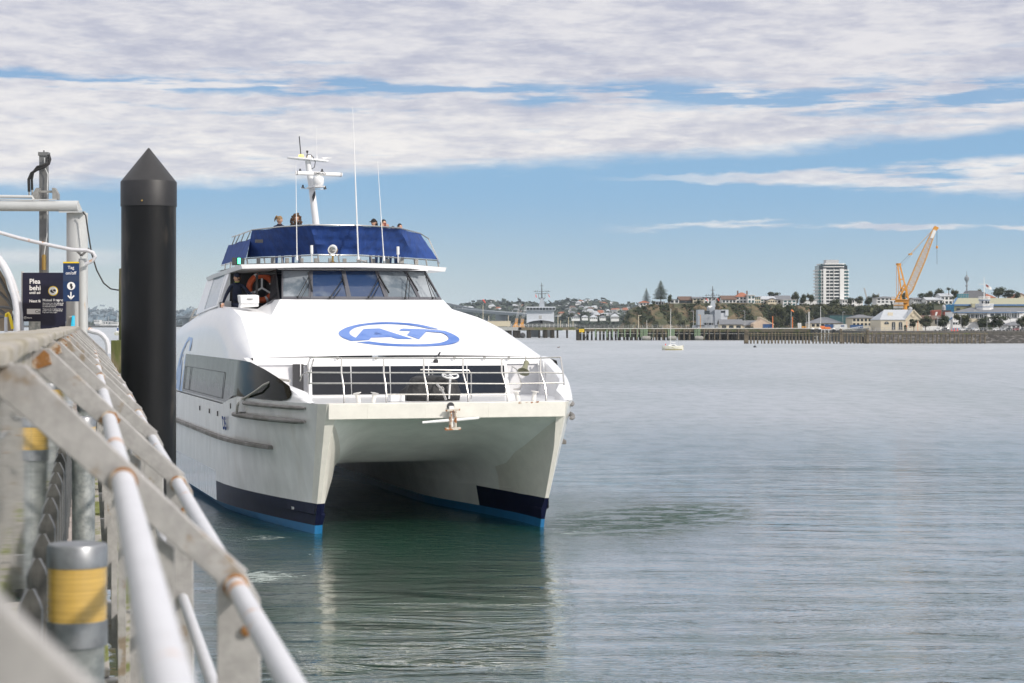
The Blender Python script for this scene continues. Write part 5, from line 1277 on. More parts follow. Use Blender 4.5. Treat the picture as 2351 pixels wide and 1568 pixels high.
def cliffpt(fx, h):
    for (a, p), (b_, q) in zip(prof, prof[1:]):
        if p <= h <= q: Y = a + (b_ - a) * (h - p) / (q - p + 1e-9); break
    return Vector((xx(fx, 765), Y, -.5 + (topz(fx) + .5) * h))
def f1(r):
    fx = r.uniform(1430, 2130); h = r.uniform(.02, .95)
    # bare earth faces stay open
    for (a, c, lo, hi) in ((1440, 1462, .15, .95), (1535, 1570, .25, .95), (1628, 1650, .3, .9), (1720, 1752, .05, .55), (1655, 1680, .2, .8), (1470, 1490, .1, .5)):
        if a < fx < c and lo < h < hi and r.random() < .85: return None
    if fx < 1700 and r.random() < .42 and h < .85: return None
    return cliffpt(fx, h) + Vector((0, -.4, 0)), r.uniform(.6, 1.5)
cover('cliff_shrubbery', f1, 2600, 1.1, 'leaf_dark', 5)
def f2(r):
    fx = r.uniform(1860, 2340); h = r.uniform(.05, .93)
    return cliffpt(fx, h) + Vector((0, -1.5, .6)), r.uniform(.8, 1.8)
cover('slope_bush', f2, 1300, 1.7, 'leaf_olive', 6)
def f3(r):
    fx = r.uniform(1500, 2360); return Vector((xx(fx, 800), 790 + r.uniform(0, 30), topz(fx) + r.uniform(-.3, .1))), r.uniform(.5, 1.1)
cover('hilltop_hedges', f3, 420, 1.9, 'leaf_dark', 9)
# two araucaria pines
def norfolk(label, cx, yt, yb, w, Y, seed, crown_base):
    r = random.Random(seed); h = (yb - yt) * Y / F; W = w * Y / F / 2
    t = thing('norfolk_pine', label, 'tree', (xx(cx, Y), Y, zx(yb, Y)))
    b = MB(); b.tube([(0, 0, -1), (.0, 0, h * .4), (.0, 0, h * .98)], [.035 * h * .6, .025 * h * .6, .003 * h], 8); b.build('trunk', 'bark', t)
    b = MB(); n = 15; z0 = crown_base
    for i in range(n):
        f = i / (n - 1); z = h * (z0 + (1 - z0) * f * .985); R_ = W * (1 - f ** 1.25) * r.uniform(.86, 1.06) + .03 * W
        if f < .1: R_ *= .9
        for k in range(9):
            a = 2 * pi * k / 9 + i * .9 + r.uniform(-.2, .2); rr = R_ * r.uniform(.75, 1.08); tip = Vector((cos(a) * rr, sin(a) * rr, z + rr * .10)); root = Vector((0, 0, z))
            b.tube([root, root.lerp(tip, .5) + Vector((0, 0, -.02 * rr)), tip], [.05, .04, .02], 4)
            for q in range(12):
                s = .18 + .82 * q / 11; c = root.lerp(tip, s); sd = Vector((-sin(a), cos(a), 0)); wd = (.16 + .10 * sin(s * 3)) * W * .55
                up = Vector((0, 0, wd * r.uniform(.35, .8)))
                b.add([c - sd * wd, c + Vector((cos(a), sin(a), 0)) * wd * .6, c + sd * wd, c + up], [(0, 1, 3), (1, 2, 3), (0, 1, 2)])
    b.build('crown', 'leaf_dark', t); return t
norfolk('tall dark layered pine standing right of the smaller pine on the headland', 1517, 645.5, 699, 42, 764, 3, .22)
norfolk('smaller dark layered pine above the red roofed white house on the headland', 1484, 662, 701, 25, 768, 4, .12)

# ---- houses
def house(name, label, x0, x1, yt, yb, Y, wall, roof, kind='gable', wins=3, depth=10, group=None, cat='house', ridge=.42, floors=1, axis='x', winm='win_dark', over=.35):
    w = (x1 - x0) * Y / F; h = (yb - yt) * Y / F; o = thing(name, label, cat, (xx((x0 + x1) / 2, Y), Y, zx(yb, Y)), 0, group)
    hw = h * (1 - ridge) if kind != 'flat' else h * .95; W = w / 2
    b = MB(); b.box(-W, W, 0, depth, -1.5, hw)
    if kind == 'gable' and axis == 'y': b.poly([(-W, 0, hw), (W, 0, hw), (0, 0, h - .05)]); b.poly([(-W, depth, hw), (W, depth, hw), (0, depth, h - .05)])
    if kind == 'gable' and axis == 'x': b.poly([(-W, 0, hw), (-W, depth, hw), (-W, depth / 2, h - .05)]); b.poly([(W, 0, hw), (W, depth, hw), (W, depth / 2, h - .05)])
    b.build('wall', wall, o)
    b = MB(); e = over; t = .15
    if kind == 'flat': b.box(-W - e, W + e, -e, depth + e, hw, h)
    elif kind == 'gable' and axis == 'x':
        b.hexa([(-W - e, -e, hw - .05), (W + e, -e, hw - .05), (W + e, -e, hw + t), (-W - e, -e, hw + t)], [(-W - e, depth / 2, h - t), (W + e, depth / 2, h - t), (W + e, depth / 2, h), (-W - e, depth / 2, h)])
        b.hexa([(-W - e, depth + e, hw - .05), (W + e, depth + e, hw - .05), (W + e, depth + e, hw + t), (-W - e, depth + e, hw + t)], [(-W - e, depth / 2 + .01, h - t), (W + e, depth / 2 + .01, h - t), (W + e, depth / 2 + .01, h), (-W - e, depth / 2 + .01, h)])
    elif kind == 'gable':
        b.hexa([(-W - e, -e, hw - .05), (-W - e, depth + e, hw - .05), (-W - e, depth + e, hw + t), (-W - e, -e, hw + t)], [(0, -e, h - t), (0, depth + e, h - t), (0, depth + e, h), (0, -e, h)])
        b.hexa([(W + e, -e, hw - .05), (W + e, depth + e, hw - .05), (W + e, depth + e, hw + t), (W + e, -e, hw + t)], [(.01, -e, h - t), (.01, depth + e, h - t), (.01, depth + e, h), (.01, -e, h)])
    elif kind == 'hip':
        q = min(W * .8, depth / 2); b.add([(-W - e, -e, hw), (W + e, -e, hw), (W + e, depth + e, hw), (-W - e, depth + e, hw), (-W + q, depth / 2, h), (W - q, depth / 2, h)], [(0, 1, 5, 4), (1, 2, 5), (2, 3, 4, 5), (3, 0, 4), (3, 2, 1, 0)])
    b.build('roof', roof, o)
    for f in range(floors):
        zb = hw * (f + .22) / floors; zt_ = hw * (f + .80) / floors
        for i in range(wins):
            c = -W + 2 * W * (i + .5) / wins; ww = W / wins * .62
            b = MB(); b.box(c - ww, c + ww, -.06, .05, zb, zt_); b.build('window', winm, o)
    return o
H = house
hz = 768
H('white_house', 'small white house with a terracotta roof under the smaller pine', 1469, 1491, 690, 702, 762, 'far_white', 'roof_red', 'hip', 3)
H('white_pavilion', 'low white pergola house between the two pines', 1505, 1524, 692, 700, 764, 'far_white', 'roof_pale', 'flat', 3)
H('modern_house', 'flat roofed modern house with dark glass right of the tall pine', 1538, 1559, 687, 697, hz, 'far_white', 'far_dark', 'flat', 2)
H('brown_house', 'large dark gabled house with a wide brown roof', 1560, 1589, 680, 696, hz + 2, 'far_dark', 'roof_brown', 'gable', 2, ridge=.6)
H('cream_house', 'cream double gabled house right of the dark gabled house', 1591, 1616, 681, 696, hz, 'far_cream', 'roof_grey', 'gable', 3, floors=2, ridge=.3)
H('dark_house', 'white and black house behind the mast of the grey ship', 1617, 1644, 682, 697, hz, 'far_white', 'far_dark', 'flat', 3, floors=2)
H('villa', 'low white villa with a steep brown roof left of the orange roofed house', 1658, 1690, 678, 696, hz, 'far_white', 'roof_brown', 'gable', 4, ridge=.55)
o = H('villa', 'three storey white house with an orange tiled roof and two chimneys', 1690, 1722, 671, 696, hz + 2, 'far_white', 'roof_red', 'hip', 4, floors=2, ridge=.42)
for x in (-1.6, 2.0):
    b = MB(); b.box(x - .25, x + .25, 4, 4.6, 3.0, 4.9); b.build('chimney', 'roof_brown', o)
H('modern_house', 'white curved roof modern house right of the orange roof', 1717, 1733, 677, 697, hz - 3, 'far_white', 'far_white', 'flat', 2, floors=2, winm='win_teal')
H('modern_house', 'cream two storey house with glass balconies', 1733, 1746, 681, 697, hz - 3, 'far_cream', 'roof_grey', 'flat', 3, floors=2, winm='win_teal')
H('glass_gable_house', 'white house with a glazed gable and a pale grey roof with skylights', 1746, 1784, 679.5, 697, hz, 'far_white', 'roof_pale', 'gable', 5, floors=2, winm='win_teal', ridge=.45)
H('gabled_cottage', 'grey gabled cottage in front of the pale grey roof', 1763, 1784, 684, 695, hz - 6, 'far_cream', 'roof_grey', 'gable', 4, axis='y', ridge=.5)
H('gabled_cottage', 'white cottage with two dark grey gables', 1784, 1815, 678, 697, hz, 'far_white', 'roof_grey', 'gable', 3, ridge=.5)
H('flat_house', 'low white flat roofed house with ribbon windows behind the big tree', 1798, 1828, 688, 702, hz - 8, 'far_white', 'far_white', 'flat', 3, floors=2, winm='win_teal')
H('flat_house', 'long blank white block left of the white tower', 1843, 1875, 688, 704, 800, 'far_white', 'far_white', 'flat', 0)
H('hill_house', 'large white two storey house left of the yellow crane', 2013, 2060, 680, 696, 775, 'far_white', 'roof_grey', 'hip', 5, floors=2, ridge=.25)
H('hill_house', 'small dark roofed white house just right of the yellow crane', 2098, 2116, 683, 694, 780, 'far_white', 'roof_grey', 'gable', 4, ridge=.4)
H('hill_house', 'wide white house with a pale roof among trees right of the crane', 2127, 2165, 682, 699, 770, 'far_white', 'roof_pale', 'gable', 4, ridge=.4)
H('hill_house', 'taller white gabled house left of the olive warehouse', 2160, 2187, 673, 699, 772, 'far_white', 'roof_pale', 'gable', 3, floors=2, ridge=.28)
H('orange_roof_house', 'orange tiled roof behind the warehouse at the far right edge', 2326, 2362, 673, 690, 800, 'far_cream', 'roof_red', 'gable', 3, axis='y', ridge=.7)
H('orange_roof_house', 'dull red roof just behind the white signal tower', 2254, 2286, 674, 690, 800, 'far_cream', 'roof_red', 'hip', 3, ridge=.6)
# ---- hilltop trees
TL = [('dark spreading tree behind the roofs left of the white tower', 1759, 1793, 669, 692), ('round bare-topped tree left of the white tower', 1813, 1837, 670, 702), ('low dark tree between the bare-topped tree and the white tower', 1834, 1856, 675, 700),
      ('second low dark tree touching the left side of the white tower', 1850, 1872, 674, 698), ('dark tree in front of the foot of the white tower', 1900, 1932, 686, 712), ('small dark tree right of the white tower', 1944, 1962, 682, 702),
      ('low dark tree behind the white annex of the tower', 1960, 1985, 680, 700), ('olive tree right of the white annex', 1982, 2010, 680, 703), ('dark tree left of the large white hill house', 2000, 2022, 674, 700),
      ('dark tree behind the yellow crane legs', 2060, 2084, 672, 698), ('dark ridge tree right of the crane jib foot', 2104, 2132, 672, 698), ('dark tree left of the wide white hill house', 2122, 2146, 668, 692), ('tall dark tree behind the white gabled hill house', 2140, 2172, 662, 690),
      ('dark tree left of the teal scaffolding', 2180, 2204, 664, 690), ('large dark spreading tree above the olive warehouse', 2272, 2312, 659, 686), ('second large dark tree right of the spreading tree', 2300, 2334, 664, 688),
      ('small bare tree behind the signal tower mast', 2236, 2258, 664, 684), ('low dark tree by the orange roof at the right edge', 2326, 2346, 670, 688), ('small dark tree between the two pines', 1494, 1506, 690, 702), ('small ragged tree right of the tall pine', 1530, 1544, 676, 700),
      ('dark shrub tree beside the cream double gabled house', 1596, 1612, 689, 699), ('small dark tree behind the brown roofed villa', 1642, 1658, 682, 698)]
for i, (l, a, c, yt, yb) in enumerate(TL): tree(l, a, c, yt, yb, 790 if i not in (4, 18, 19, 20) else 760, i, 'trees along the headland')
TL = [('huge dark tree overhanging the sloping cream shed', 1757, 1812, 698, 757), ('huge dark tree with a forked pale trunk behind the windsock', 1788, 1836, 696, 757), ('large olive tree right of the windsock', 1815, 1852, 703, 757), ('dark tree left of the low cream hall', 1842, 1870, 714, 754)]
for i, (l, a, c, yt, yb) in enumerate(TL): tree(l, a, c, yt, yb, 672 + i * 4, i + 1, 'big waterfront trees')
TL = [('dark tree on the slope below the left side of the white tower', 1862, 1900, 702, 742), ('dark tree on the slope right of the twin white masts', 1895, 1930, 704, 742), ('olive tree on the slope below the white annex', 1925, 1960, 706, 742), ('pale olive tree on the slope above the two storey cream building', 1960, 1995, 700, 738),
      ('dark tree on the slope above the cream hall roof', 2000, 2040, 702, 740), ('dark tree on the slope left of the crane column', 2035, 2068, 704, 740), ('olive tree on the slope right of the crane column', 2086, 2120, 696, 735), ('dark tree on the slope above the red funnels', 2120, 2155, 698, 732)]
for i, (l, a, c, yt, yb) in enumerate(TL): tree(l, a, c, yt, yb, 722 + (i % 3) * 5, i + 2, 'trees on the slope behind the harbour')
# palms
def palm(label, cx, yt, yb, Y, seed):
    r = random.Random(seed); h = (yb - yt) * Y / F; t = thing('palm_tree', label, 'tree', (xx(cx, Y), Y, zx(yb, Y))); b = MB(); b.tube([(0, 0, -.5), (.05, 0, h * .78)], [.2, .14], 6); b.build('trunk', 'bark', t); b = MB()
    for k in range(16):
        a = k * 2.4; R_ = h * .38 * r.uniform(.7, 1); e = r.uniform(.1, .35) * h
        p = [Vector((0, 0, h * .76)), Vector((cos(a) * R_ * .5, sin(a) * R_ * .5, h * .76 + e * .7)), Vector((cos(a) * R_, sin(a) * R_, h * .76 + e * .25))]
        sd = Vector((-sin(a), cos(a), 0)) * .22
        b.quad(p[0] - sd * .4, p[1] - sd, p[1] + sd, p[0] + sd * .4); b.add([p[1] - sd, p[2], p[1] + sd], [(0, 1, 2)])
    b.build('crown', 'leaf_olive', t)
palm('palm above the white gabled hill house', 2178, 660, 690, 774, 2); palm('palm between the hill house and the scaffolding', 2188, 680, 712, 700, 4); palm('small palm among the parked cars', 2280, 737, 758, 530, 5)

# ---- white apartment tower
TY = 1000
tw = thing('apartment_tower', 'tall white apartment tower with dark window bands and a rooftop plant room', 'tower block', (xx(1912, TY), TY, zx(702, TY)))
u_ = TY / F; zb = zx(702, TY)
def tz_(fy): return zx(fy, TY) - zb
def tx_(fx): return xx(fx, TY) - xx(1912, TY)
b = MB(); b.box(tx_(1881), tx_(1946), .8, 15, 0, tz_(609)); b.build('core_wall', 'win_dark', tw)
def slab(y0, y1, x0=1876.5, x1=1951, f=0, m='far_white', nm='floor_slab'):
    b = MB(); c = 3.4
    b.prism([(tx_(x0), 2.6, tz_(y1)), (tx_(x0) + 2.0, -f, tz_(y1)), (tx_(x1) - 2.0, -f, tz_(y1)), (tx_(x1), 2.6, tz_(y1)), (tx_(x1), 14, tz_(y1)), (tx_(x0), 14, tz_(y1))], (0, 0, tz_(y0) - tz_(y1))); b.build(nm, m, tw)
for i in range(11):
    y = 620.2 + i * 7.55; slab(y - 1.2, y + 1.3)
slab(604.8, 607, 1884, 1944); slab(611.3, 613.3, 1883, 1945); b = MB(); b.box(tx_(1885), tx_(1943), 1.2, 12, tz_(612), tz_(606)); b.build('upper_storey', 'win_teal', tw)
b = MB(); b.box(tx_(1898), tx_(1928), 3, 10, tz_(606), tz_(596)); bevel(b.build('plant_room', 'far_grey', tw), .1)
for x0, x1 in ((1890, 1896.5), (1928, 1937.5)):
    b = MB(); b.box(tx_(x0), tx_(x1), -.5, 3, tz_(702), tz_(617)); b.build('shear_wall', 'far_white', tw)
b = MB(); b.box(tx_(1914), tx_(1915), -.35, 3, tz_(702), tz_(617)); b.build('pier', 'far_white', tw)
for i in range(11):
    y = 620.2 + i * 7.55
    for x0, x1, m in ((1879, 1886, 'win_teal'), (1887.5, 1890, 'win_dark'), (1899, 1904, 'win_dark'), (1905.5, 1913, 'win_dark'), (1916, 1927, 'win_dark'), (1938.5, 1948, 'win_teal')):
        b = MB(); b.box(tx_(x0), tx_(x1), .3, .9, tz_(y + 6), tz_(y + 1.4)); b.build('window', m, tw)
        if x1 - x0 > 6.5:
            for j in (1, 2):
                pass
    for x in (1886.5, 1904.6):
        b = MB(); b.box(tx_(x) - .08, tx_(x) + .12, .1, .9, tz_(y + 6), tz_(y + 1.4)); b.build('mullion', 'far_white', tw)
H('annex', 'low white flat roofed annex at the right foot of the white tower', 1934, 1962, 687, 705, 990, 'far_white', 'far_white', 'flat', 5, floors=2, cat='building')
H('annex', 'blank white end block right of the low annex', 1962, 1981, 687, 702, 995, 'far_white', 'far_white', 'flat', 0, cat='building')
# ================================================================ crane, naval wharf, ships, yard
# ---- big yellow crane
CY = 600
cr = thing('harbour_crane', 'tall yellow lattice boom crane rising behind the cream hall', 'crane', (xx(2077, CY), CY, 3.2))
def k_(x, y, d=0): return px(x, y, CY + d) - cr.location
b = MB(); c0 = k_(2077, 705); b.lathe([(.75, 0), (.75, k_(0, 690).z)], (0, 0, 0), 20); b.build('column', 'crane_yellow', cr)
b = MB(); b.hexa([k_(2056, 695, -1.5), k_(2086, 695, -1.5), k_(2086, 695, 1.5), k_(2056, 695, 1.5)], [k_(2054, 687, -1.5), k_(2087, 687, -1.5), k_(2087, 687, 1.5), k_(2054, 687, 1.5)])
for x in (2060, 2070, 2082): b.bar(k_(x, 702), k_(x, 692), .8, .8)
b.build('slew_frame', 'crane_yellow', cr)
b = MB(); b.hexa([k_(2046, 689, -2), k_(2088, 689, -2), k_(2088, 689, 2), k_(2046, 689, 2)], [k_(2046, 687, -2), k_(2088, 687, -2), k_(2088, 687, 2), k_(2046, 687, 2)]); b.build('machine_deck', 'crane_yellow', cr)
b = MB(); b.hexa([k_(2046, 687, -1.5), k_(2055, 687, -1.5), k_(2055, 687, 1.5), k_(2046, 687, 1.5)], [k_(2046, 681, -1.5), k_(2055, 681, -1.5), k_(2055, 681, 1.5), k_(2046, 681, 1.5)]); b.hexa([k_(2057, 687, -1.2), k_(2072, 687, -1.2), k_(2072, 687, 1), k_(2057, 687, 1)], [k_(2058, 683, -1.2), k_(2071, 683, -1.2), k_(2071, 683, 1), k_(2058, 683, 1)]); b.build('winch_house', 'conc_grey', cr)
for a, c in ((2051, 2064), (2063, 2074)):
    b = MB(); b.hexa([k_(a, 708, -2.2), k_(c, 708, -2.2), k_(c, 708, -.9), k_(a, 708, -.9)], [k_(a, 694, -2.2), k_(c, 694, -2.2), k_(c, 694, -.9), k_(a, 694, -.9)]); b.build('counterweight', 'conc_grey', cr)
b = MB(); b.bar(k_(2052, 700.5, -2.4), k_(2076, 700.5, -2.4), .1, .2); b.build('counterweight_beam', 'crane_yellow', cr)
b = MB()
for d in (-1.2, 1.2):
    b.bar(k_(2061, 609, d * .4), k_(2066, 646, d), .42, .42, (0, 1, 0)); b.bar(k_(2066, 609, d * .4), k_(2077, 652, d), .42, .42, (0, 1, 0)); b.bar(k_(2077, 652, d), k_(2085, 686, d), .55, .5, (0, 1, 0)); b.bar(k_(2066, 646, d), k_(2069, 670, d), .4, .4, (0, 1, 0))
    b.bar(k_(2057, 686, d), k_(2076, 653, d), .4, .4, (0, 1, 0)); b.bar(k_(2068, 678, d), k_(2076, 662, d), .5, .4, (0, 1, 0)); b.bar(k_(2068, 688, d), k_(2068, 676, d), .5, .4, (0, 1, 0)); b.bar(k_(2065, 641, d), k_(2074, 641, d), .35, .35, (0, 1, 0)); b.bar(k_(2066, 660, d), k_(2080, 668, d), .3, .3, (0, 1, 0))
b.bar(k_(2060, 607, -.6), k_(2066, 607, .6), .9, .7); b.build('mast_frame', 'crane_yellow', cr)
b = MB()
for x, d in ((2058.5, -.8), (2063, .8)): b.tube([k_(x, 612, d), k_(x - .5, 686, d)], .07, 4)
b.build('ladder', 'crane_yellow', cr)
b = MB(); n = 30; A0 = Vector(k_(2080, 683)); A1 = Vector(k_(2148, 521)); ax = (A1 - A0).normalized(); sd = Vector((ax.z, 0, -ax.x)); dp = Vector((0, 1, 0))
def wj(t): return (.25 + .75 * min(1, t / .12)) * (1 if t < .55 else 1 - .62 * (t - .55) / .45) * 1.12
cor = lambda t, i: A0.lerp(A1, t) + sd * wj(t) * (1 if i in (0, 1) else -1) * .9 + dp * wj(t) * (1 if i in (0, 3) else -1) * .6
for i in range(n):
    t0, t1 = i / n, (i + 1) / n
    for c in range(4):
        b.bar(cor(t0, c), cor(t1, c), .20, .20, (0, 1, 0)); e = (c + 1) % 4
        b.bar(cor(t0, c), cor(t1, e), .11, .11, (0, 1, 0)) if i % 2 == 0 else b.bar(cor(t1, c), cor(t0, e), .11, .11, (0, 1, 0))
        b.bar(cor(t1, c), cor(t1, e), .06, .06, (0, 1, 0))
b.build('boom', 'crane_pale', cr)
b = MB(); b.hexa([k_(2136, 546, -.5), k_(2142, 547, -.5), k_(2142, 547, .5), k_(2136, 546, .5)], [k_(2143, 527, -.5), k_(2150, 529, -.5), k_(2150, 529, .5), k_(2143, 527, .5)]); b.build('boom_sign', 'far_white', cr)
b = MB(); b.hexa([k_(2142, 526, -.5), k_(2150, 530, -.5), k_(2150, 530, .5), k_(2142, 526, .5)], [k_(2147, 518, -.5), k_(2156, 523, -.5), k_(2156, 523, .5), k_(2147, 518, .5)]); b.build('boom_head', 'crane_yellow', cr)
b = MB()
for d in (-.7, .7): b.bar(k_(2090, 583, d), k_(2143, 526, d), .12, .16, (0, 1, 0))
b.bar(k_(2087, 584, -.8), k_(2093, 583, .8), .5, .5); b.build('pendant', 'crane_pale', cr)
b = MB()
for d in (-.7, -.3, .3, .7): b.tube([k_(2064, 608, d), k_(2088, 584, d)], .035, 4)
b.tube([k_(2068, 612), k_(2146, 524)], .03, 4); b.build('stay_cable', 'far_dark', cr)
b = MB(); b.tube([k_(2151, 530), k_(2151, 566)], .06, 4); b.tube([k_(2151, 570), k_(2151.3, 607)], .05, 4); b.build('hoist_cable', 'far_dark', cr)
b = MB(); b.ball(k_(2151, 567.5), (.35, .25, .5), 10, 6); b.build('hook_block', 'crane_yellow', cr)

# ---- main naval wharf with its piles
WY = 600
wf = thing('timber_wharf', 'long timber wharf on dark piles with a white edged deck stretching across the harbour', 'wharf', (0, WY, 0))
x0, x1 = xx(1322, WY), xx(1990, WY)
b = MB(); b.box(x0, x1, 0, 9, 3.1, 3.62); b.build('deck', 'deck_wood', wf)
b = MB(); b.box(x0 + 2.6, x1, -.15, 0, 3.45, 3.68); b.build('edge_kerb', 'deck_white', wf)
b = MB(); b.box(x0, x1, -.22, -.05, 2.62, 2.95); b.build('fascia_beam', 'deck_wood', wf)
b = MB(); b.box(x0 + 1, xx(1712, WY), -.3, -.22, 1.95, 2.03); b.build('service_pipe', 'deck_white', wf)
rng = random.Random(8)
pm = MB(); pm.lathe([(.26, -3), (.24, 3.1)], (0, 0, 0), 8); pme = pm.mesh('pile', 'pile_dark')
pm = MB(); pm.lathe([(.2, -3), (.19, 3.3)], (0, 0, 0), 8); pmw = pm.mesh('pile', 'pile_wood')
pm = MB(); pm.lathe([(.2, .9), (.19, 3.3), (.02, 3.32)], (0, 0, 0), 8); pmg = pm.mesh('pile', 'pile_green')
pm = MB(); pm.lathe([(.2, -3), (.2, .9)], (0, 0, 0), 8); pmb = pm.mesh('pile_foot', 'pile_dark')
def addp(me, x, y, par, nm='pile', s=(1, 1, 1)):
    o = bpy.data.objects.new(nm, me); C.objects.link(o); o.parent = par; o.location = (x, y, 0); o.scale = s; return o
addp(pme, xx(1327, WY), .0, wf, s=(2.4, 2, 1)); addp(pme, xx(1333, WY), 1.2, wf, s=(1.4, 1.4, 1))
n = 0; fx = 1341
while fx < 1712 and n < 46:
    addp(pme, xx(fx + rng.uniform(-.8, .8), WY), .6 + 2.4 * (n % 2), wf, s=(rng.uniform(1, 1.7),) * 2 + (1,)); fx += 9.2; n += 1
for fx in (1367, 1393, 1406, 1419, 1434, 1447, 1463, 1471, 1475, 1479, 1482, 1485, 1534, 1538, 1541, 1544, 1547, 1595, 1599, 1603, 1606):
    o = addp(pmg, xx(fx, WY), -.45, wf, 'fender_pile'); addp(pmb, xx(fx, WY), -.45, wf, 'fender_pile')
for fx in (1461, 1500, 1508, 1521, 1558, 1570, 1583, 1616, 1628, 1640, 1652, 1670, 1695): addp(pmw, xx(fx, WY), -.45, wf, 'fender_pile')
b = MB(); b.bar((xx(1342, WY), -.1, .3), (xx(1353, WY), -.1, 2.6), .3, .3); b.build('brace', 'pile_dark', wf)
b = MB()
for z in (4.1, 4.55): b.box(x0 - 20, xx(1590, WY), 8.8, 8.86, z - .03, z + .03)
b.build('handrail', 'far_grey', wf)
b = MB(); b.box(-.04, .04, 8.8, 8.9, 3.6, 4.6); rp_ = b.mesh('rail_post', 'far_grey')
for i in range(24): addp(rp_, xx(1322 + i * 11.3, WY), 0, wf, 'rail_post')
b = MB(); b.box(xx(1329.5, WY), xx(1341, WY), -.6, -.5, zx(762.6, WY), zx(755.6, WY)); sgn = b.build('wharf_sign', 'yellow_sign'); sgn.location = (0, WY, 0); tag(sgn, 'small yellow warning board on the end of the long timber wharf', 'sign')
b = MB(); b.box(xx(1331, WY), xx(1339.5, WY), -.62, -.6, zx(758.2, WY), zx(757.4, WY)); b.box(xx(1331, WY), xx(1336, WY), -.62, -.6, zx(760.6, WY), zx(760, WY)); o = b.build('lettering', 'text_dark', sgn)
for i in range(14):
    b = MB() if i == 0 else b
    if i == 0: b.lathe([(.12, 0), (.1, .3), (.2, .38), (.2, .45)], (0, 0, 0), 8); me_b = b.mesh('mooring_post', 'far_dark')
    addp(me_b, xx(1396 + i * 41 % 590 + 0, WY), .3, wf, 'mooring_post').location.z = 3.62
for i, (fx, l) in enumerate(((1483, 'left'), (1542.5, 'middle'), (1604, 'right'))):
    f = thing('round_fender', {'left': 'grey floating fender in front of the wharf left of the moored yacht', 'middle': 'grey floating fender directly behind the mast of the moored yacht', 'right': 'grey floating fender below the bow of the grey ship'}[l], 'fender', (xx(fx, WY), WY - 1.2, .0), 0, 'fenders floating along the wharf')
    b = MB(); b.lathe([(.1, -1.35), (.5, -1.25), (.68, -.9), (.70, 0), (.68, .9), (.5, 1.25), (.1, 1.35)], (0, 0, .62), 16, (1, 0, 0)); b.build('body', 'fender_far', f)
    b = MB(); b.tube([(1.3, 0, .6), (1.9, .5, 1.4), (2.6, .7, 3.3)], .04, 4); b.build('rope', 'pile_green', f)
# outer line of fence piles
FY2 = 497
fp = thing('pile_fence', 'long row of weathered timber piles joined by a mossy rail in front of the wharf', 'pile fence', (0, FY2, 0))
b = MB(); b.box(xx(1716, FY2), xx(2268, FY2), -.12, .12, 2.38, 2.62); b.build('top_rail', 'deck_wood', fp)
b = MB(); b.box(xx(1716, FY2), xx(1990, FY2), -.18, -.12, 2.0, 2.1); b.build('lower_rail', 'deck_wood', fp)
pm = MB(); pm.lathe([(.19, -3), (.2, .5), (.15, 2.2), (.17, 2.6), (.05, 2.75)], (0, 0, 0), 8); pf1 = pm.mesh('pile', 'pile_wood')
fx = 1716; i = 0
while fx < 2268:
    addp(pf1, xx(fx + rng.uniform(-.9, .9), FY2), rng.uniform(-.1, .1), fp, s=(rng.uniform(.9, 1.3),) * 2 + (rng.uniform(.97, 1.05),)); fx += 7.9 if fx < 1985 else 9.9; i += 1
for fx, y in ((1710, 755), (1713, 757), (1716, 758), (1929, 754), (1932, 755), (1990, 755), (1993, 757)):
    addp(pf1, xx(fx, FY2), -.2, fp, s=(1.3, 1.3, (zx(y, FY2)) / 2.7))
# white capped mooring piles by the pontoon
for i, (fx, l) in enumerate(((1866, 'first'), (1882, 'second'), (1914, 'third'), (1930, 'fourth'))):
    w_ = thing('capped_pile', '%s from the left of four black piles with white cone caps by the covered ramp' % l, 'pile', (xx(fx, 552), 552, 0), 0, 'white capped piles by the ramp')
    b = MB(); b.lathe([(.42, -2), (.42, zx(755.5, 552))], (0, 0, 0), 14); b.build('shaft', 'black_plain', w_)
    b = MB(); b.lathe([(.46, zx(756, 552)), (.46, zx(754.5, 552)), (.02, zx(752, 552))], (0, 0, 0), 14); b.build('cap', 'far_white', w_)
# covered ramp
RYY = 556
rm = thing('covered_ramp', 'long covered white truss ramp sloping down to the pontoon', 'ramp', (0, RYY, 0))
def q_(x, y, d=0): p = px(x, y, RYY + d); return Vector((p.x, d, p.z))
b = MB(); b.hexa([q_(1930, 757.5, -.1), q_(1930, 757.5, 2.4), q_(1930, 756, 2.4), q_(1930, 756, -.1)], [q_(1996, 747.5, -.1), q_(1996, 747.5, 2.4), q_(1996, 746, 2.4), q_(1996, 746, -.1)]); b.build('roof', 'far_white', rm)
b = MB(); b.hexa([q_(1930, 767, 0), q_(1930, 767, 2.3), q_(1930, 764, 2.3), q_(1930, 764, 0)], [q_(1996, 757, 0), q_(1996, 757, 2.3), q_(1996, 752, 2.3), q_(1996, 752, 0)]); b.build('side_panel', 'conc_grey', rm)
b = MB()
for i in range(14):
    a = 1930 + 66 * i / 14; c = a + 66 / 14; yt_ = lambda x: 757.5 - 10 * (x - 1930) / 66; yb_ = lambda x: 764 - 12 * (x - 1930) / 66
    b.bar(q_(a, yt_(a), -.05), q_(c, yb_(c), -.05), .08, .08, (0, 1, 0)); b.bar(q_(c, yt_(c), -.05), q_(c, yb_(c), -.05), .08, .08, (0, 1, 0))
b.build('truss', 'far_white', rm)
po = thing('pontoon', 'low white pontoon with railings at the foot of the covered ramp', 'pontoon', (0, 556, 0))
b = MB(); b.box(xx(1868, 556), xx(1935, 556), 0, 4, -.3, .55); b.build('float', 'conc_grey', po)
b = MB(); b.box(xx(1885, 556), xx(1928, 556), .2, .4, zx(757.5, 556), zx(756, 556)); b.build('canopy_roof', 'far_white', po)
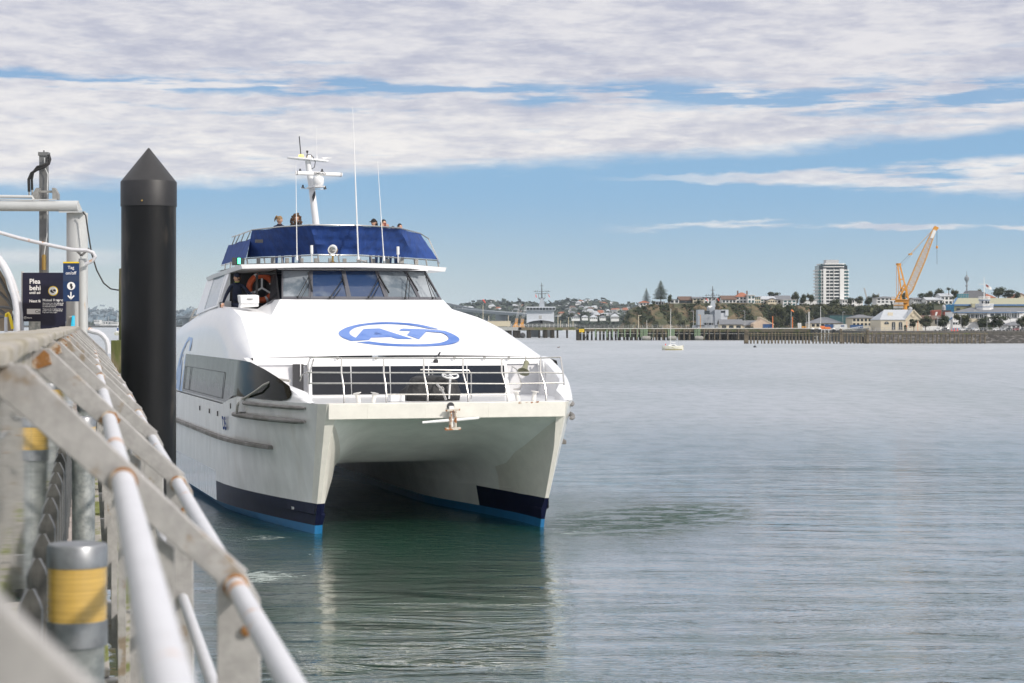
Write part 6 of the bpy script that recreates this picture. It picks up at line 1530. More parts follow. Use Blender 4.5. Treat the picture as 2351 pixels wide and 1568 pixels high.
for fx in (1876, 1886, 1894, 1903, 1912, 1921, 1927):
    b = MB(); b.box(xx(fx, 556) - .08, xx(fx, 556) + .08, .1, .25, .5, zx(757, 556) if fx > 1884 else 1.6); b.build('post', 'far_white', po)
b = MB(); b.box(xx(1868, 556), xx(1935, 556), .05, .1, 1.35, 1.45); b.build('rail', 'far_white', po)

# ---- cream hall, and the buildings along the quay
def nbox(o, name, m, x0, x1, y0, y1, z0, z1): b = MB(); b.box(x0, x1, y0, y1, z0, z1); return b.build(name, m, o)
HY = 545
hl = thing('cream_hall', 'cream rendered hall with a pale metal roof, arched windows and a gable end', 'hall', (xx(2097, HY), HY, 3.02))
def m_(x, y, d=0): p = px(x, y, HY + d); return Vector((p.x - hl.location.x, d, p.z - hl.location.z))
xl = m_(2022, 0).x; xg = m_(2080, 0).x; xr = m_(2118, 0).x; ze = m_(0, 735).z; zr = m_(0, 711.5).z; xa = m_(2097.5, 0).x
b = MB(); b.box(xl, xg, .0, 16, 0, ze); b.poly([(xg, 0, 0), (xg, 0, ze), (xa, .0, zr - .1), (xr, 0, ze), (xr, 0, 0)]); b.poly([(xr, 0, 0), (xr, 0, ze), (xr, 16, ze), (xr, 16, 0)]); b.build('wall', 'far_cream', hl)
b = MB(); z2 = m_(0, 712).z; b.hexa([(xl - .3, -.25, ze), (xg, -.25, ze), (xg, -.25, ze + .2), (xl - .3, -.25, ze + .2)], [(m_(2042, 0).x, 8, z2), (xa, 8, z2), (xa, 8, z2 + .2), (m_(2042, 0).x, 8, z2 + .2)])
b.quad((m_(2042, 0).x, 8, z2 + .1), (xa, 8, z2 + .1), (xg, 16, ze), (xl, 16, ze)); b.add([(xl - .1, -.1, ze + .1), (m_(2042, 0).x, 8, z2 + .1), (xl - .1, 16, ze + .1)], [(0, 1, 2)])
b.hexa([(xg, .05, ze), (xg, 8, ze), (xg, 8, ze + .1), (xg, .05, ze + .1)], [(xa, .05, zr - .1), (xa, 8, zr - .1), (xa, 8, zr), (xa, .05, zr)]); b.hexa([(xr, .05, ze), (xr, 16, ze), (xr, 16, ze + .1), (xr, .05, ze + .1)], [(xa, .05, zr - .1), (xa, 16, zr - .1), (xa, 16, zr), (xa, .05, zr)])
b.build('roof', 'roof_pale', hl)
b = MB(); b.bar((xg - .2, -.2, ze), (xa, -.2, zr), .3, .3, (0, 1, 0)); b.bar((xa, -.2, zr), (xr + .2, -.2, ze), .3, .3, (0, 1, 0)); b.build('gable_trim', 'far_cream', hl)
b = MB(); b.box(m_(2043, 0).x, m_(2055, 0).x, 3, 3.1, m_(0, 729).z, m_(0, 717).z); b.torus((xa, -.15, m_(0, 722).z), .62, .09, (0, 1, 0), 20, 6); b.build('ornament', 'far_cream', hl)
def arch(cx, w, y0, y1, wide):
    b = MB(); zc = m_(0, y1).z; z0 = m_(0, y0).z; c = m_(cx, 0).x; r = w * HY / F / 2
    def pts(k): return [(c - r * k, -.06 * k, z0)] + [(c + r * k * cos(pi - pi * i / 10), -.06 * k, zc - r + r * k * sin(pi * i / 10)) for i in range(11)] + [(c + r * k, -.06 * k, z0)]
    b.prism(pts(1.35), (0, .1, 0)); o = b.build('window_surround', 'navy_dark', hl); b = MB(); b.prism([(x, y - .08, z) for x, y, z in pts(.85)], (0, .05, 0)); b.build('pane', 'win_dark', o)
    b = MB(); b.box(c - .04, c + .04, -.22, -.18, z0, zc); b.build('glazing_bar', 'far_white', o)
arch(2051.5, 6, 757, 739.5, 1); arch(2067.5, 6, 757, 739.5, 1); arch(2035.5, 8, 744, 739.5, 1)
nbox(hl, 'door', 'win_dark', m_(2077, 0).x, m_(2080, 0).x, -.1, .0, .3, m_(0, 746).z)
H('hip_roof_block', 'two storey cream block with a grey hip roof left of the cream hall', 1957, 2010, 722, 750, 600, 'far_cream', 'roof_grey', 'hip', 6, 12, cat='building', floors=2, ridge=.27)
H('side_block', 'low cream block attached right of the two storey cream block', 2003, 2030, 726, 750, 604, 'far_cream', 'roof_grey', 'gable', 2, 12, cat='building', ridge=.2)
H('low_hall', 'long low cream hall with a wide grey hip roof', 1862, 1936, 728, 752, 612, 'far_cream', 'roof_grey', 'hip', 7, 12, cat='building', ridge=.58)
H('dark_roof_block', 'dark flat roofed building behind the long low cream hall', 1905, 1958, 722, 740, 650, 'win_teal', 'far_dark', 'flat', 0, cat='building')
H('store_shed', 'cream shed with a dark blue grey roof and three windows right of the grey ship', 1654, 1704, 733, 757, 618, 'far_cream', 'roof_grey', 'gable', 3, 7, cat='shed', ridge=.5)
H('store_shed', 'lower cream shed with a grey roof beside the three window shed', 1703, 1737, 735.5, 757, 624, 'far_cream', 'roof_grey', 'gable', 1, 7, cat='shed', ridge=.55)
ss = thing('lean_shed', 'peach coloured shed with a steep single slope roof by the blue container', 'shed', (xx(1753, 616), 616, 3.2))
def s_x(fx): return xx(fx, 616) - ss.location.x
def s_z(fy): return zx(fy, 616) - 3.2
b = MB(); b.prism([(s_x(1730), 0, 0), (s_x(1776), 0, 0), (s_x(1776), 0, s_z(745)), (s_x(1746), 0, s_z(729)), (s_x(1745), 0, s_z(735)), (s_x(1730), 0, s_z(743))], (0, 8, 0)); b.build('wall', 'far_peach' if 'far_peach' in MATS else mat('far_peach', (.60, .47, .36), .8, var=.1, vscale=.4).name, ss)
b = MB(); b.bar((s_x(1745.5), 4, s_z(728)), (s_x(1777), 4, s_z(745)), 8.4, .25, (0, 0, 1)); b.build('roof', 'far_cream', ss)
def cont(label, x0, x1, y0, y1, Y, m, g='shipping containers in the yard'):
    o = thing('shipping_container', label, 'container', (xx(x0, Y), Y, zx(y1, Y)), 0, g); w = (x1 - x0) * Y / F; h = (y1 - y0) * Y / F
    b = MB(); n = max(6, int(w * 3)); 
    b.box(0, w, .06, 2.4, 0, h)
    for i in range(n): b.box(w * (i + .2) / n, w * (i + .7) / n, 0, .07, .05, h - .08)
    b.build('body', m, o); b = MB(); b.box(-.02, w + .02, -.02, .06, h - .1, h + .02); b.box(-.02, .1, -.02, .06, 0, h); b.box(w - .1, w + .02, -.02, .06, 0, h); b.build('frame', m, o); return o
cont('dark blue container in front of the peach shed', 1753, 1773, 744, 757, 612, 'cont_blue'); cont('blue container in front of the long low cream hall', 1894, 1915, 745, 753, 596, 'cont_blue')
o = cont('white container with a small blue sign left of the covered ramp', 1916, 1945, 744.5, 755, 592, 'far_white'); nbox(o, 'sign', 'cont_blue', 1.9, 2.9, -.06, 0, .7, 1.05)
cont('blue container left of the cream hall', 1954, 1981, 746, 754, 594, 'cont_blue')
cont('long cream container with a yellow notice on the jetty beyond the ferry roof', 1112, 1172, 737, 749.5, 688, 'far_cream')
# jetty and approach bridge at left
JY = 700
je = thing('jetty', 'concrete jetty on dark piles beyond the ferry, with a slim approach deck', 'jetty', (0, JY, 0))
b = MB(); b.box(xx(1090, JY), xx(1197, JY), 0, 14, 2.6, 3.8); b.build('deck', 'conc_grey', je)
b = MB(); b.box(xx(1190, JY), xx(1326, JY), 0, 2.5, 2.75, 3.75); b.build('approach_deck', 'deck_wood', je)
for i, fx in enumerate((1128, 1140, 1150, 1160, 1170, 1182, 1190, 1214, 1238, 1252, 1268, 1280, 1302)):
    addp(pme, xx(fx, JY), .8, je, s=((3.2 if i < 7 or fx in (1214, 1252, 1268) else 1.4), 2, .92))
b = MB()
for z in (4.4, 4.85): b.box(xx(1160, JY), xx(1326, JY), .1, .16, z - .03, z + .03)
b.build('handrail', 'far_white', je)
b = MB(); b.box(-.06, .06, .05, .15, 3.7, 4.95); rp2 = b.mesh('rail_post', 'far_white')
for i in range(17): addp(rp2, xx(1165 + i * 9.7, JY), 0, je, 'rail_post')
b = MB(); b.lathe([(.1, -.9), (.7, -.7), (1.0, 0), (.7, .7), (.1, .9)], (0, 0, .9), 16, (0, 1, 0)); o = b.build('ball_fender', 'far_dark'); o.location = (xx(1200, JY - 2), JY - 2, 0); tag(o, 'large round dark fender floating beside the jetty', 'fender')
# two yellow gangway lifts
for i, (x0, y0, x1, y1, l) in enumerate(((1184, 741, 1195, 694, 'left of two yellow footed lattice gangways raised on the jetty'), (1198, 741, 1208, 700, 'right of two yellow footed lattice gangways raised beside the big grey ship'))):
    o = thing('raised_gangway', l, 'gangway', (xx(x0, JY + 3), JY + 3, 3.8)); g0 = Vector((0, 0, zx(y0, JY) - 3.8)); g1 = Vector((xx(x1, JY) - xx(x0, JY), 0, zx(y1, JY) - 3.8)); b = MB()
    for d in (-.55, .55):
        for e in (-.3, .3): b.bar(g0 + Vector((e, d, 0)), g1 + Vector((e, d, 0)), .1, .1, (0, 1, 0))
    for k in range(10): p = g0.lerp(g1, k / 10); q2 = g0.lerp(g1, (k + 1) / 10); b.bar(p + Vector((-.3, -.55, 0)), q2 + Vector((.3, -.55, 0)), .07, .07, (0, 1, 0)); b.bar(p + Vector((-.3, -.55, 0)), p + Vector((.3, -.55, 0)), .07, .07, (0, 1, 0))
    b.build('lattice', 'far_grey', o); b = MB(); b.bar(g0 + Vector((0, 0, -1.2)), g0.lerp(g1, .22), 1.0, .9, (0, 1, 0)); b.prism([(-1.2, -.7, -.1), (1.2, -.7, -.1), (.4, -.7, 1.6), (-.2, -.7, 1.6)], (0, 1.2, 0)); b.build('foot', 'crane_yellow', o)
# ---- big grey ship, bow on
SY = 740
sh = thing('survey_ship', 'large pale grey ship seen bow on with a dark bow and a tall lattice mast', 'ship', (xx(1243, SY), SY, 0))
def v_(x, y, d=0): p = px(x, y, SY + d); return Vector((p.x - sh.location.x, d, p.z))
b = MB()
secs = []
for d, hw, yb_ in ((0, .5, 0), (2, 3.0, 0), (5, 4.6, 0), (9, 5.5, 0), (20, 5.8, 0), (60, 5.8, 0)):
    zt_ = 6.3 - min(d, 9) * .14
    secs.append([(-hw * 1.0, d, zt_), (-hw * .9, d + .3, 4.5), (-hw * .72, d + .8, 1), (-hw * .6, d + 1, -1.5), (hw * .6, d + 1, -1.5), (hw * .72, d + .8, 1), (hw * .9, d + .3, 4.5), (hw, d, zt_)])
o = grid_mesh(secs).build('hull', 'navy_hull' if 'navy_hull' in MATS else mat('navy_hull', (.085, .09, .095), .6, var=.15, vscale=.2).name, sh)
b = MB(); b.poly([s[0] for s in secs] + [s[-1] for s in secs][::-1]); b.build('foredeck', 'navy_grey', sh)
nbox(sh, 'bulwark', 'navy_light', v_(1216, 0).x, v_(1272, 0).x, 8.5, 9, 5.0, zx(735, SY) + .4)
nbox(sh, 'deckhouse', 'navy_light', v_(1210, 0).x, v_(1274, 0).x, 14, 24, 5, zx(712, SY + 14))
nbox(sh, 'bridge', 'navy_light', v_(1208, 0, 0).x, v_(1277, 0, 0).x, 12.5, 20, zx(712.5, SY + 12), zx(704, SY + 12))
for i in range(9):
    a = v_(1209 + i * 7.5, 0).x; nbox(sh, 'bridge_window', 'win_dark', a + .12, a + 1.12, 12.35, 12.5, zx(711.3, SY + 12), zx(706.5, SY + 12))
nbox(sh, 'life_raft', 'conc_grey', v_(1238, 0).x, v_(1245, 0).x, 11, 12, zx(733, SY), zx(724, SY))
b = MB(); c0 = v_(1244, 704, 16); b.hexa([c0 + Vector((-1.1, -1, 0)), c0 + Vector((1.1, -1, 0)), c0 + Vector((1.1, 1, 0)), c0 + Vector((-1.1, 1, 0))], [v_(1244, 685, 16) + Vector(q) for q in ((-.55, -.5, 0), (.55, -.5, 0), (.55, .5, 0), (-.55, .5, 0))]); b.build('mast_tower', 'navy_grey', sh)
b = MB(); b.tube([v_(1244, 685, 16), v_(1244, 668, 16), v_(1243.5, 649, 16)], [.3, .22, .08], 8)
for y, a, c in ((669, 1225, 1263), (674, 1229, 1260), (656, 1240, 1248), (684, 1235, 1252)): b.bar(v_(a, y, 16), v_(c, y, 16), .12, .16)
for x in (1236, 1252): b.bar(v_(x, 674, 16), v_(x + (1 if x < 1244 else -1), 685, 16), .14, .14, (0, 1, 0))
for x in (1229, 1234, 1254, 1259): b.bar(v_(x, 669, 16), v_(x, 666, 16), .1, .1, (0, 1, 0))
b.bar(v_(1227, 669, 16), v_(1241, 676, 16), .08, .08, (0, 1, 0)); b.bar(v_(1261, 669, 16), v_(1247, 676, 16), .08, .08, (0, 1, 0)); b.build('mast', 'navy_dark', sh)
b = MB(); b.prism([v_(1237, 685, 15.5), v_(1251, 685, 15.5), v_(1247, 690, 15.5), v_(1241, 690, 15.5)], (0, 1, 0)); b.build('mast_platform', 'navy_dark', sh)
for a, c in (((1229, 676), (1230.5, 683)), ((1258, 676), (1261, 682))):
    b = MB(); b.hexa([v_(*a, 16), v_(a[0] + 1.5, a[1], 16), v_(a[0] + 1.5, a[1], 16.1), v_(*a, 16.1)], [v_(*c, 16), v_(c[0] + 2, c[1], 16), v_(c[0] + 2, c[1], 16.1), v_(*c, 16.1)]); b.build('flag', 'flag_red', sh)
# ---- second grey ship
NY = 632
s2 = thing('patrol_ship', 'boxy mid grey naval ship with two white radar domes behind the wharf', 'ship', (xx(1637, NY), NY, 3.0))
def n_(x, y, d=0): p = px(x, y, NY + d); return Vector((p.x - s2.location.x, d, p.z - 3.0))
def nb(name, m, x0, x1, y0, y1, d0, d1): a = n_(x0, y1); c = n_(x1, y0); return nbox(s2, name, m, a.x, c.x, d0, d1, a.z, c.z)
nb('hull', 'navy_grey', 1602, 1669, 747, 757, 0, 20); nb('side_block', 'navy_grey', 1602, 1617, 711, 749, 0, 6); nb('centre_block', 'navy_grey', 1617, 1642, 722, 749, .6, 6); nb('side_block', 'navy_grey', 1641, 1655, 711, 749, 0, 6); nb('bridge_block', 'navy_light', 1650, 1671, 711, 749, 1.2, 7)
nb('bridge_wing', 'navy_light', 1666, 1673, 711, 725, .8, 5); nb('bridge_window', 'win_dark', 1653, 1671, 713, 718, 1.1, 1.2); nb('doorway', 'win_dark', 1616, 1638, 741, 746, .5, .6); nb('bridge_window', 'win_dark', 1618, 1630, 713, 721, .7, 3); nb('upper_block', 'navy_grey', 1627, 1643, 704, 723, 2, 6)
for x in (1628, 1632.5):
    b = MB(); b.ball(n_(x, 705.5, 1.5 if x < 1630 else 2.5), .52, 12, 8); b.build('radar_dome', 'far_white', s2)
b = MB(); b.hexa([n_(1630, 704, 3), n_(1643, 704, 3), n_(1643, 704, 5), n_(1630, 704, 5)], [n_(1633, 690, 3.4), n_(1641, 690, 3.4), n_(1641, 690, 4.6), n_(1633, 690, 4.6)]); b.build('mast_tower', 'navy_grey', s2)
b = MB(); b.tube([n_(1637, 692, 4), n_(1636.5, 672, 4), n_(1636, 657, 4)], [.28, .2, .1], 8)
for y, a, c in ((678, 1618, 1653), (690, 1627, 1648), (666, 1631, 1641)): b.bar(n_(a, y, 4), n_(c, y, 4), .12, .14)
for a, c in (((1620, 678), (1630, 690)), ((1651, 678), (1643, 690)), ((1630, 690), (1635, 672)), ((1644, 690), (1638, 672))): b.bar(n_(*a, 4), n_(*c, 4), .09, .09, (0, 1, 0))
for x in (1622, 1627, 1645, 1650): b.bar(n_(x, 678, 4), n_(x, 675, 4), .09, .09, (0, 1, 0))
b.build('mast', 'navy_dark', s2)
for a, c in (((1620, 684.5), (1624, 691)), ((1646, 684.5), (1650, 691))):
    b = MB(); b.hexa([n_(*a, 3.8), n_(a[0] + 1.5, a[1], 3.8), n_(a[0] + 1.5, a[1], 3.9), n_(*a, 3.9)], [n_(*c, 3.8), n_(c[0] + 2, c[1] - 1, 3.8), n_(c[0] + 2, c[1] - 1, 3.9), n_(*c, 3.9)]); b.build('flag', 'flag_red', s2)
for x0 in (1621, 1632):
    b = MB(); a = n_(x0, 722, -.3); c = n_(x0 + 3, 757, -1.5)
    for k in (0, 1): b.bar(a + Vector((k * .5, 0, 0)), c + Vector((k * .5, 0, 0)), .09, .09, (0, 1, 0))
    for k in range(9): p = a.lerp(c, k / 9); b.bar(p, p + Vector((.5, 0, 0)), .06, .06, (0, 1, 0))
    b.build('gangway', 'far_grey', s2)
# ---- poles, windsock, yard bits
def pole(name, label, cat, fx, yt, yb, Y, m, r=.09, arm=0, group=None):
    o = thing(name, label, cat, (xx(fx, Y), Y, zx(yb, Y)), 0, group); h = (yb - yt) * Y / F; b = MB(); b.tube([(0, 0, -.3), (0, 0, h)], [r, r * .7], 8); b.build('pole', m, o)
    if arm: b = MB(); b.box(-abs(arm) if arm < 0 else 0, abs(arm) if arm > 0 else 0, -.08, .08, h - .06, h + .08); b.build('lamp_head', m, o)
    return o
LP = [(1466, 724, 'pale timber light pole in front of the cliff left of the moored yacht', .12, .9, 'far_cream'), (1485, 735, 'short white pole right of the pale timber light pole', .08, 0, 'far_white'), (1592, 714, 'grey light pole left of the boxy grey ship', .09, -.8, 'far_grey'), (1710, 714, 'grey light pole between the cream sheds and the wharf end', .09, -.6, 'far_grey'),
      (1851, 722, 'thin blue grey pole right of the big waterfront trees', .08, 0, 'far_grey'), (1935, 716.5, 'light pole rising from the yard in front of the long low hall', .08, .7, 'far_grey'), (1884, 703, 'tall white flagpole behind the long low hall', .10, 0, 'far_white'), (1856, 716, 'left of the twin white masts by the waterfront trees', .12, 0, 'far_white'), (1858.6, 716, 'right of the twin white masts by the waterfront trees', .12, 0, 'far_white'),
      (1774, 726, 'red and white striped pole beside the peach shed', .14, 0, 'orange_far'), (1819.5, 727, 'red and white striped pole just right of the windsock pole', .14, 0, 'orange_far'), (1608, 723, 'yellow davit pole in front of the boxy grey ship', .12, -.7, 'crane_yellow')]
for fx, yt, l, r, a, m in LP: pole('light_pole' if a else 'pole', l, 'pole', fx, yt, 756, 608, m, r, a)
for fx, yt, l in ((1109, 701, 'pale post with a red windsock at its head beyond the ferry roof'), (1122, 725, 'short pale post right of the windsock post'), (1167, 724, 'grey lamp post at the end of the cream container'), (1196, 726, 'pale post between the raised gangways'), (1281, 722, 'timber light pole right of the big grey ship'), (1287, 735, 'leaning short post right of the timber light pole'), (1305, 728, 'plain timber pole over the approach deck'), (1315.5, 737, 'thin pale post by the end of the approach deck')):
    pole('pole', l, 'pole', fx, yt, 752, 704, 'far_cream', .13)
ws = pole('windsock_pole', 'grey pole carrying an orange windsock in front of the big trees', 'windsock', 1816.5, 713, 756, 607, 'far_grey', .1)
def sock(o, fx, fy, Y, dx_, dz_, m):
    b = MB(); a = px(fx, fy, Y) - o.location; b.tube([a, a + Vector((dx_ * .5, 0, dz_ * .4)), a + Vector((dx_, 0, dz_))], [.28, .22, .13], 10); b.build('windsock', m, o)
sock(ws, 1816.5, 712, 607, .8, -.55, 'orange_far')
o = pole('windsock_pole', 'tall thin post carrying a red windsock above the far bridge', 'windsock', 1109.5, 690, 740, 704, 'far_grey', .04); sock(o, 1108.5, 688, 704, .9, -1.2, 'flag_red')
# small yacht
YY = 373
ya = thing('yacht', 'small moored white sailing yacht with a weed stained hull and bare mast', 'yacht', (xx(1545, YY), YY, 0), 0)
def y_(x, y, d=0): p = px(x, y, YY + d); return Vector((p.x - ya.location.x, d, p.z))
secs = []
xs_ = [1520, 1524, 1530, 1540, 1550, 1560, 1566, 1569.5]; sheer = [793.2, 793.6, 794.2, 794.6, 794.2, 793.6, 792.8, 792.2]; hw = [.30, .48, .62, .7, .66, .45, .2, .03]
for x, s, w in zip(xs_, sheer, hw):
    X = y_(x, 0).x; zt_ = zx(s, YY); k = 1 if x < 1566 else .6
    lift = .15 if x < 1524 else (.25 if x > 1565 else 0)
    secs.append([(X, -w, zt_), (X - (.0 if x < 1566 else .15), -w * .92 * k, .22 + lift), (X, -w * .6 * k, lift), (X, 0, -.3 + lift), (X, w * .6 * k, lift), (X, w * .92 * k, .22 + lift), (X, w, zt_)])
hl2 = grid_mesh(secs).build('hull', ['yacht_hull'], ya)
b = MB(); b.poly([s[0] for s in secs] + [s[-1] for s in secs][::-1]); b.poly(secs[0]); tri(b.build('deck', 'far_white', ya))
b = MB(); b.box(y_(1527, 0).x, y_(1565, 0).x, -.66, -.60, -.1, .12); b.build('weed_line', 'yacht_weed', ya)
b = MB(); b.prism([y_(1534, 795, -.4), y_(1556, 794.5, -.4), y_(1550, 790, -.4), y_(1536, 791, -.4)], (0, .8, 0)); cb = bevel(b.build('cabin', 'far_white', ya), .03)
b = MB(); b.prism([y_(1542, 793.6, -.42), y_(1550, 793.2, -.42), y_(1548, 791.8, -.42), y_(1543, 792, -.42)], (0, .02, 0)); b.build('cabin_window', 'win_dark', ya)
b = MB(); b.tube([y_(1539, 795), y_(1540, 709)], [.055, .04], 8); b.bar(y_(1536.5, 749.5), y_(1546, 749.5), .03, .03); b.build('mast', 'far_white', ya)
b = MB(); b.tube([y_(1540, 785.5), y_(1551, 787)], .05, 8); b.build('boom', 'far_white', ya)
b = MB(); b.tube([y_(1520, 793), y_(1519, 787), y_(1524, 786), y_(1524, 793)], .015, 5); b.tube([y_(1569, 792), y_(1563, 785)], .012, 4); b.tube([y_(1558, 792), y_(1558, 783)], .03, 5); b.build('pulpit', 'far_grey', ya)
b = MB(); b.ball(y_(1528, 791, -.1), (.11, .11, .16), 10, 6); b.build('buoy', 'flag_red', ya)
# far left yacht and small boats
lb2 = thing('yacht', 'distant white yacht half hidden behind the slim timber pile', 'yacht', (xx(269, 860), 860, 0)); b = MB()
b.add([(-1.2, -1.2, 1.3), (1.4, -1.2, 1.2), (1.8, 3, 1.2), (-.6, 3, 1.3), (-.8, -.6, -.1), (1.1, -.6, -.1), (1.3, 2.6, -.1), (-.3, 2.6, -.1)], [(0, 1, 5, 4), (1, 2, 6, 5), (2, 3, 7, 6), (3, 0, 4, 7), (0, 3, 2, 1)]); b.build('hull', 'yacht_hull', lb2)
b = MB(); b.tube([(0, .5, 1), (.2, .5, 10)], .09, 6); b.build('mast', 'far_white', lb2); b = MB(); b.box(-.1, .45, .3, .6, 2, 3.2); b.build('sail_cover', 'canvas_blue', lb2); b = MB(); b.box(-.4, .6, 0, 1.6, 1.2, 1.9); b.build('cabin', 'far_white', lb2)
for i, (fx, l, wd) in enumerate(((1298, 'low white boat far off under the approach deck', 4), (1316, 'white motor boat far off beside the wharf end', 7))):
    o = thing('boat', l, 'boat', (xx(fx, 1400), 1400, 0)); b = MB(); b.hexa([(-wd * .45, -1, 0), (wd * .4, -1, 0), (wd * .4, 1, 0), (-wd * .45, 1, 0)], [(-wd * .6, -1.2, 1.3), (wd * .5, -1.2, 1.1), (wd * .5, 1.2, 1.1), (-wd * .6, 1.2, 1.3)]); b.build('hull', 'far_white', o)
    b = MB(); b.hexa([(-wd * .2, -.7, 1.2), (wd * .3, -.7, 1.1), (wd * .3, .7, 1.1), (-wd * .2, .7, 1.2)], [(-wd * .1, -.6, 2.4), (wd * .25, -.6, 2.3), (wd * .25, .6, 2.3), (-wd * .1, .6, 2.4)]); b.build('cabin', 'far_white', o)
b = MB(); b.ball((0, 0, .1), (.33, .33, .28), 10, 6); b.lathe([(.05, .3), (.05, .5)], (0, 0, 0), 6); o = b.build('mooring_buoy', 'far_dark'); o.location = px(1733, 798, 415); o.location.z = 0; tag(o, 'small dark mooring buoy on open water right of the yacht', 'buoy')
b = MB(); b.ball((0, 0, .05), (.28, .1, .10), 10, 6); b.ball((.26, 0, .2), (.07, .05, .06), 8, 5); b.tube([(.2, 0, .08), (.26, 0, .2)], .04, 6); o = b.build('water_bird', 'roof_brown'); o.location = (xx(1282, 411), 411, 0); tag(o, 'dark water bird floating beyond the ferry foredeck', 'bird')
# ================================================================ right shore: warehouse, long white block, signal tower
GZ = 3.05
wo = thing('olive_warehouse', 'long olive warehouse with a pale green roof and blue eaves at the far right', 'warehouse', (xx(2189, 650), 650, GZ))
def o_(x, y, d=0): p = px(x, y, 650 + d); return Vector((p.x - wo.location.x, d, p.z - GZ))
b = MB(); b.box(0, o_(2420, 0).x, 0, 30, 0, o_(0, 700).z); b.build('wall', 'wall_olive', wo)
b = MB(); b.hexa([o_(2189, 699), o_(2420, 699), o_(2420, 698.4), o_(2189, 698.4)], [o_(2197, 685, 12), o_(2420, 685, 12), o_(2420, 684.2, 12), o_(2197, 684.2, 12)]); b.build('roof', 'roof_olive', wo)
b = MB(); b.hexa([o_(2186, 702, -.4), o_(2420, 702, -.4), o_(2420, 702, .2), o_(2186, 702, .2)], [o_(2186, 698.3, -.4), o_(2420, 698.3, -.4), o_(2420, 698.3, .2), o_(2186, 698.3, .2)]); b.bar(o_(2188, 699, -.2), o_(2197, 684, 11.8), .5, .4); b.build('eaves_trim', 'blue_trim', wo)
b = MB(); a, c = o_(2196, 713), o_(2204, 707); b.box(a.x, c.x, -.1, 0, a.z, c.z); b.build('window', 'win_dark', wo)
b = MB(); a, c = o_(2228, 706), o_(2236, 697); b.box(a.x, c.x, -2, -.4, a.z - 3, c.z); b.build('vent_stack', 'roof_olive', wo)
LYY = 575
lb = thing('navy_office', 'long white two storey waterfront block with a dark grey roof and blue trim', 'building', (xx(2187, LYY), LYY, GZ))
def l_(x, y, d=0): p = px(x, y, LYY + d); return Vector((p.x - lb.location.x, d, p.z - GZ))
def lbox(name, m, x0, x1, y0, y1, d0, d1, par=None): a, c = l_(x0, y1), l_(x1, y0); return nbox(par or lb, name, m, a.x, c.x, d0, d1, a.z, c.z)
lbox('wall', 'far_white', 2187, 2219, 716, 757, 0, 10); lbox('wall', 'far_white', 2219, 2340, 718, 757, 1.2, 10); lbox('lower_wing', 'far_white', 2248, 2350, 730, 757, -1.5, 1.2); lbox('end_wing', 'far_white', 2336, 2420, 715, 757, 0, 10); lbox('side_wing', 'far_white', 2173, 2187.5, 732, 757, .5, 8)
b = MB(); b.add([l_(2185, 716.5, -.4), l_(2420, 716.5, -.4), l_(2420, 706, 6), l_(2228, 706, 6), l_(2185, 716.5, 12), l_(2420, 716.5, 12)], [(0, 1, 2, 3), (0, 3, 4), (3, 2, 5, 4)]); b.build('roof', 'roof_grey', lb)
b = MB(); b.bar(l_(2173, 738, .3), l_(2188, 728, .3), .4, .25, (0, 1, 0)); a, c = l_(2187, 718.2), l_(2350, 716.6); b.box(a.x, c.x, -.45, -.35, a.z, c.z); a, c = l_(2187, 757), l_(2420, 753.5); b.box(a.x, c.x, -.08, 0, a.z, c.z); b.build('blue_trim', 'blue_trim', lb)
for i in range(9): 
    a = 2221.5 + i * 5.0; o = lbox('window', 'far_white', a - .5, a + 4.3, 721.5, 731, 1.0, 1.2); a1, c1 = l_(a, 730.5), l_(a + (3.6 if i % 2 == 0 else 2.2), 722); nbox(o, 'pane', 'win_dark', a1.x, c1.x, .93, 1.0, a1.z, c1.z)
for i in range(3): lbox('window', 'win_dark', 2190.5 + i * 5, 2192.3 + i * 5, 720.5, 729, -.06, 0)
for i in range(7): lbox('window', 'win_dark', 2304 + i * 5.6, 2306 + i * 5.6, 719.5, 728, -.1 if i > 5 else 1.1, 0 if i > 5 else 1.2)
lbox('balcony', 'far_white', 2267, 2300, 717, 727, .2, 1.2); o = lbox('window', 'win_dark', 2274, 2283, 720, 725.5, .12, .2); lbox('window', 'win_dark', 2285, 2298, 720, 725.5, .12, .2)
for a in (2188, 2193.5): lbox('window', 'win_dark', a, a + 4.2, 740, 745, -.06, 0)
for a in (2270, 2278, 2286, 2300): lbox('window', 'win_dark', a, a + 4.5, 741, 746, -1.56, -1.5)
lbox('ribbed_panel', 'far_cream', 2224, 2256, 732, 739, .9, 1.2); lbox('cooling_unit', 'conc_grey', 2237, 2243, 712, 717, 1, 2)
lbox('parapet', 'far_dark', 2256, 2350, 729.5, 730.5, -1.6, -1.4)
pr = H('porch_wing', 'low white wing with a blue grey roof at the right edge', 2313, 2362, 738, 757, 566, 'far_white', 'roof_grey', 'hip', 5, 7, cat='building', ridge=.45)
st = thing('signal_tower', 'round fronted white signal tower with two railed balconies and a tall flagmast', 'tower', (xx(2263, LYY), LYY + 5, GZ))
def t_(x, y): p = px(x, y, LYY + 3); return Vector((p.x - st.location.x, 0, p.z - GZ))
def octo(name, m, x0, x1, y0, y1): 
    a, c = t_(x0, y1), t_(x1, y0); R = (c.x - a.x) / 2; b = MB(); pts = [((a.x + c.x) / 2 + R * cos(pi * k / 4 + pi / 8) * 1.04, R * sin(pi * k / 4 + pi / 8) * 1.04, a.z) for k in range(8)]; b.prism(pts, (0, 0, c.z - a.z)); return b.build(name, m, st)
octo('base', 'far_white', 2244, 2283, 704, 716); octo('lower_balcony', 'blue_trim', 2243, 2284, 704, 705); octo('cabin', 'far_white', 2252, 2275, 688, 704); octo('upper_balcony', 'blue_trim', 2250, 2277, 688, 689.2)
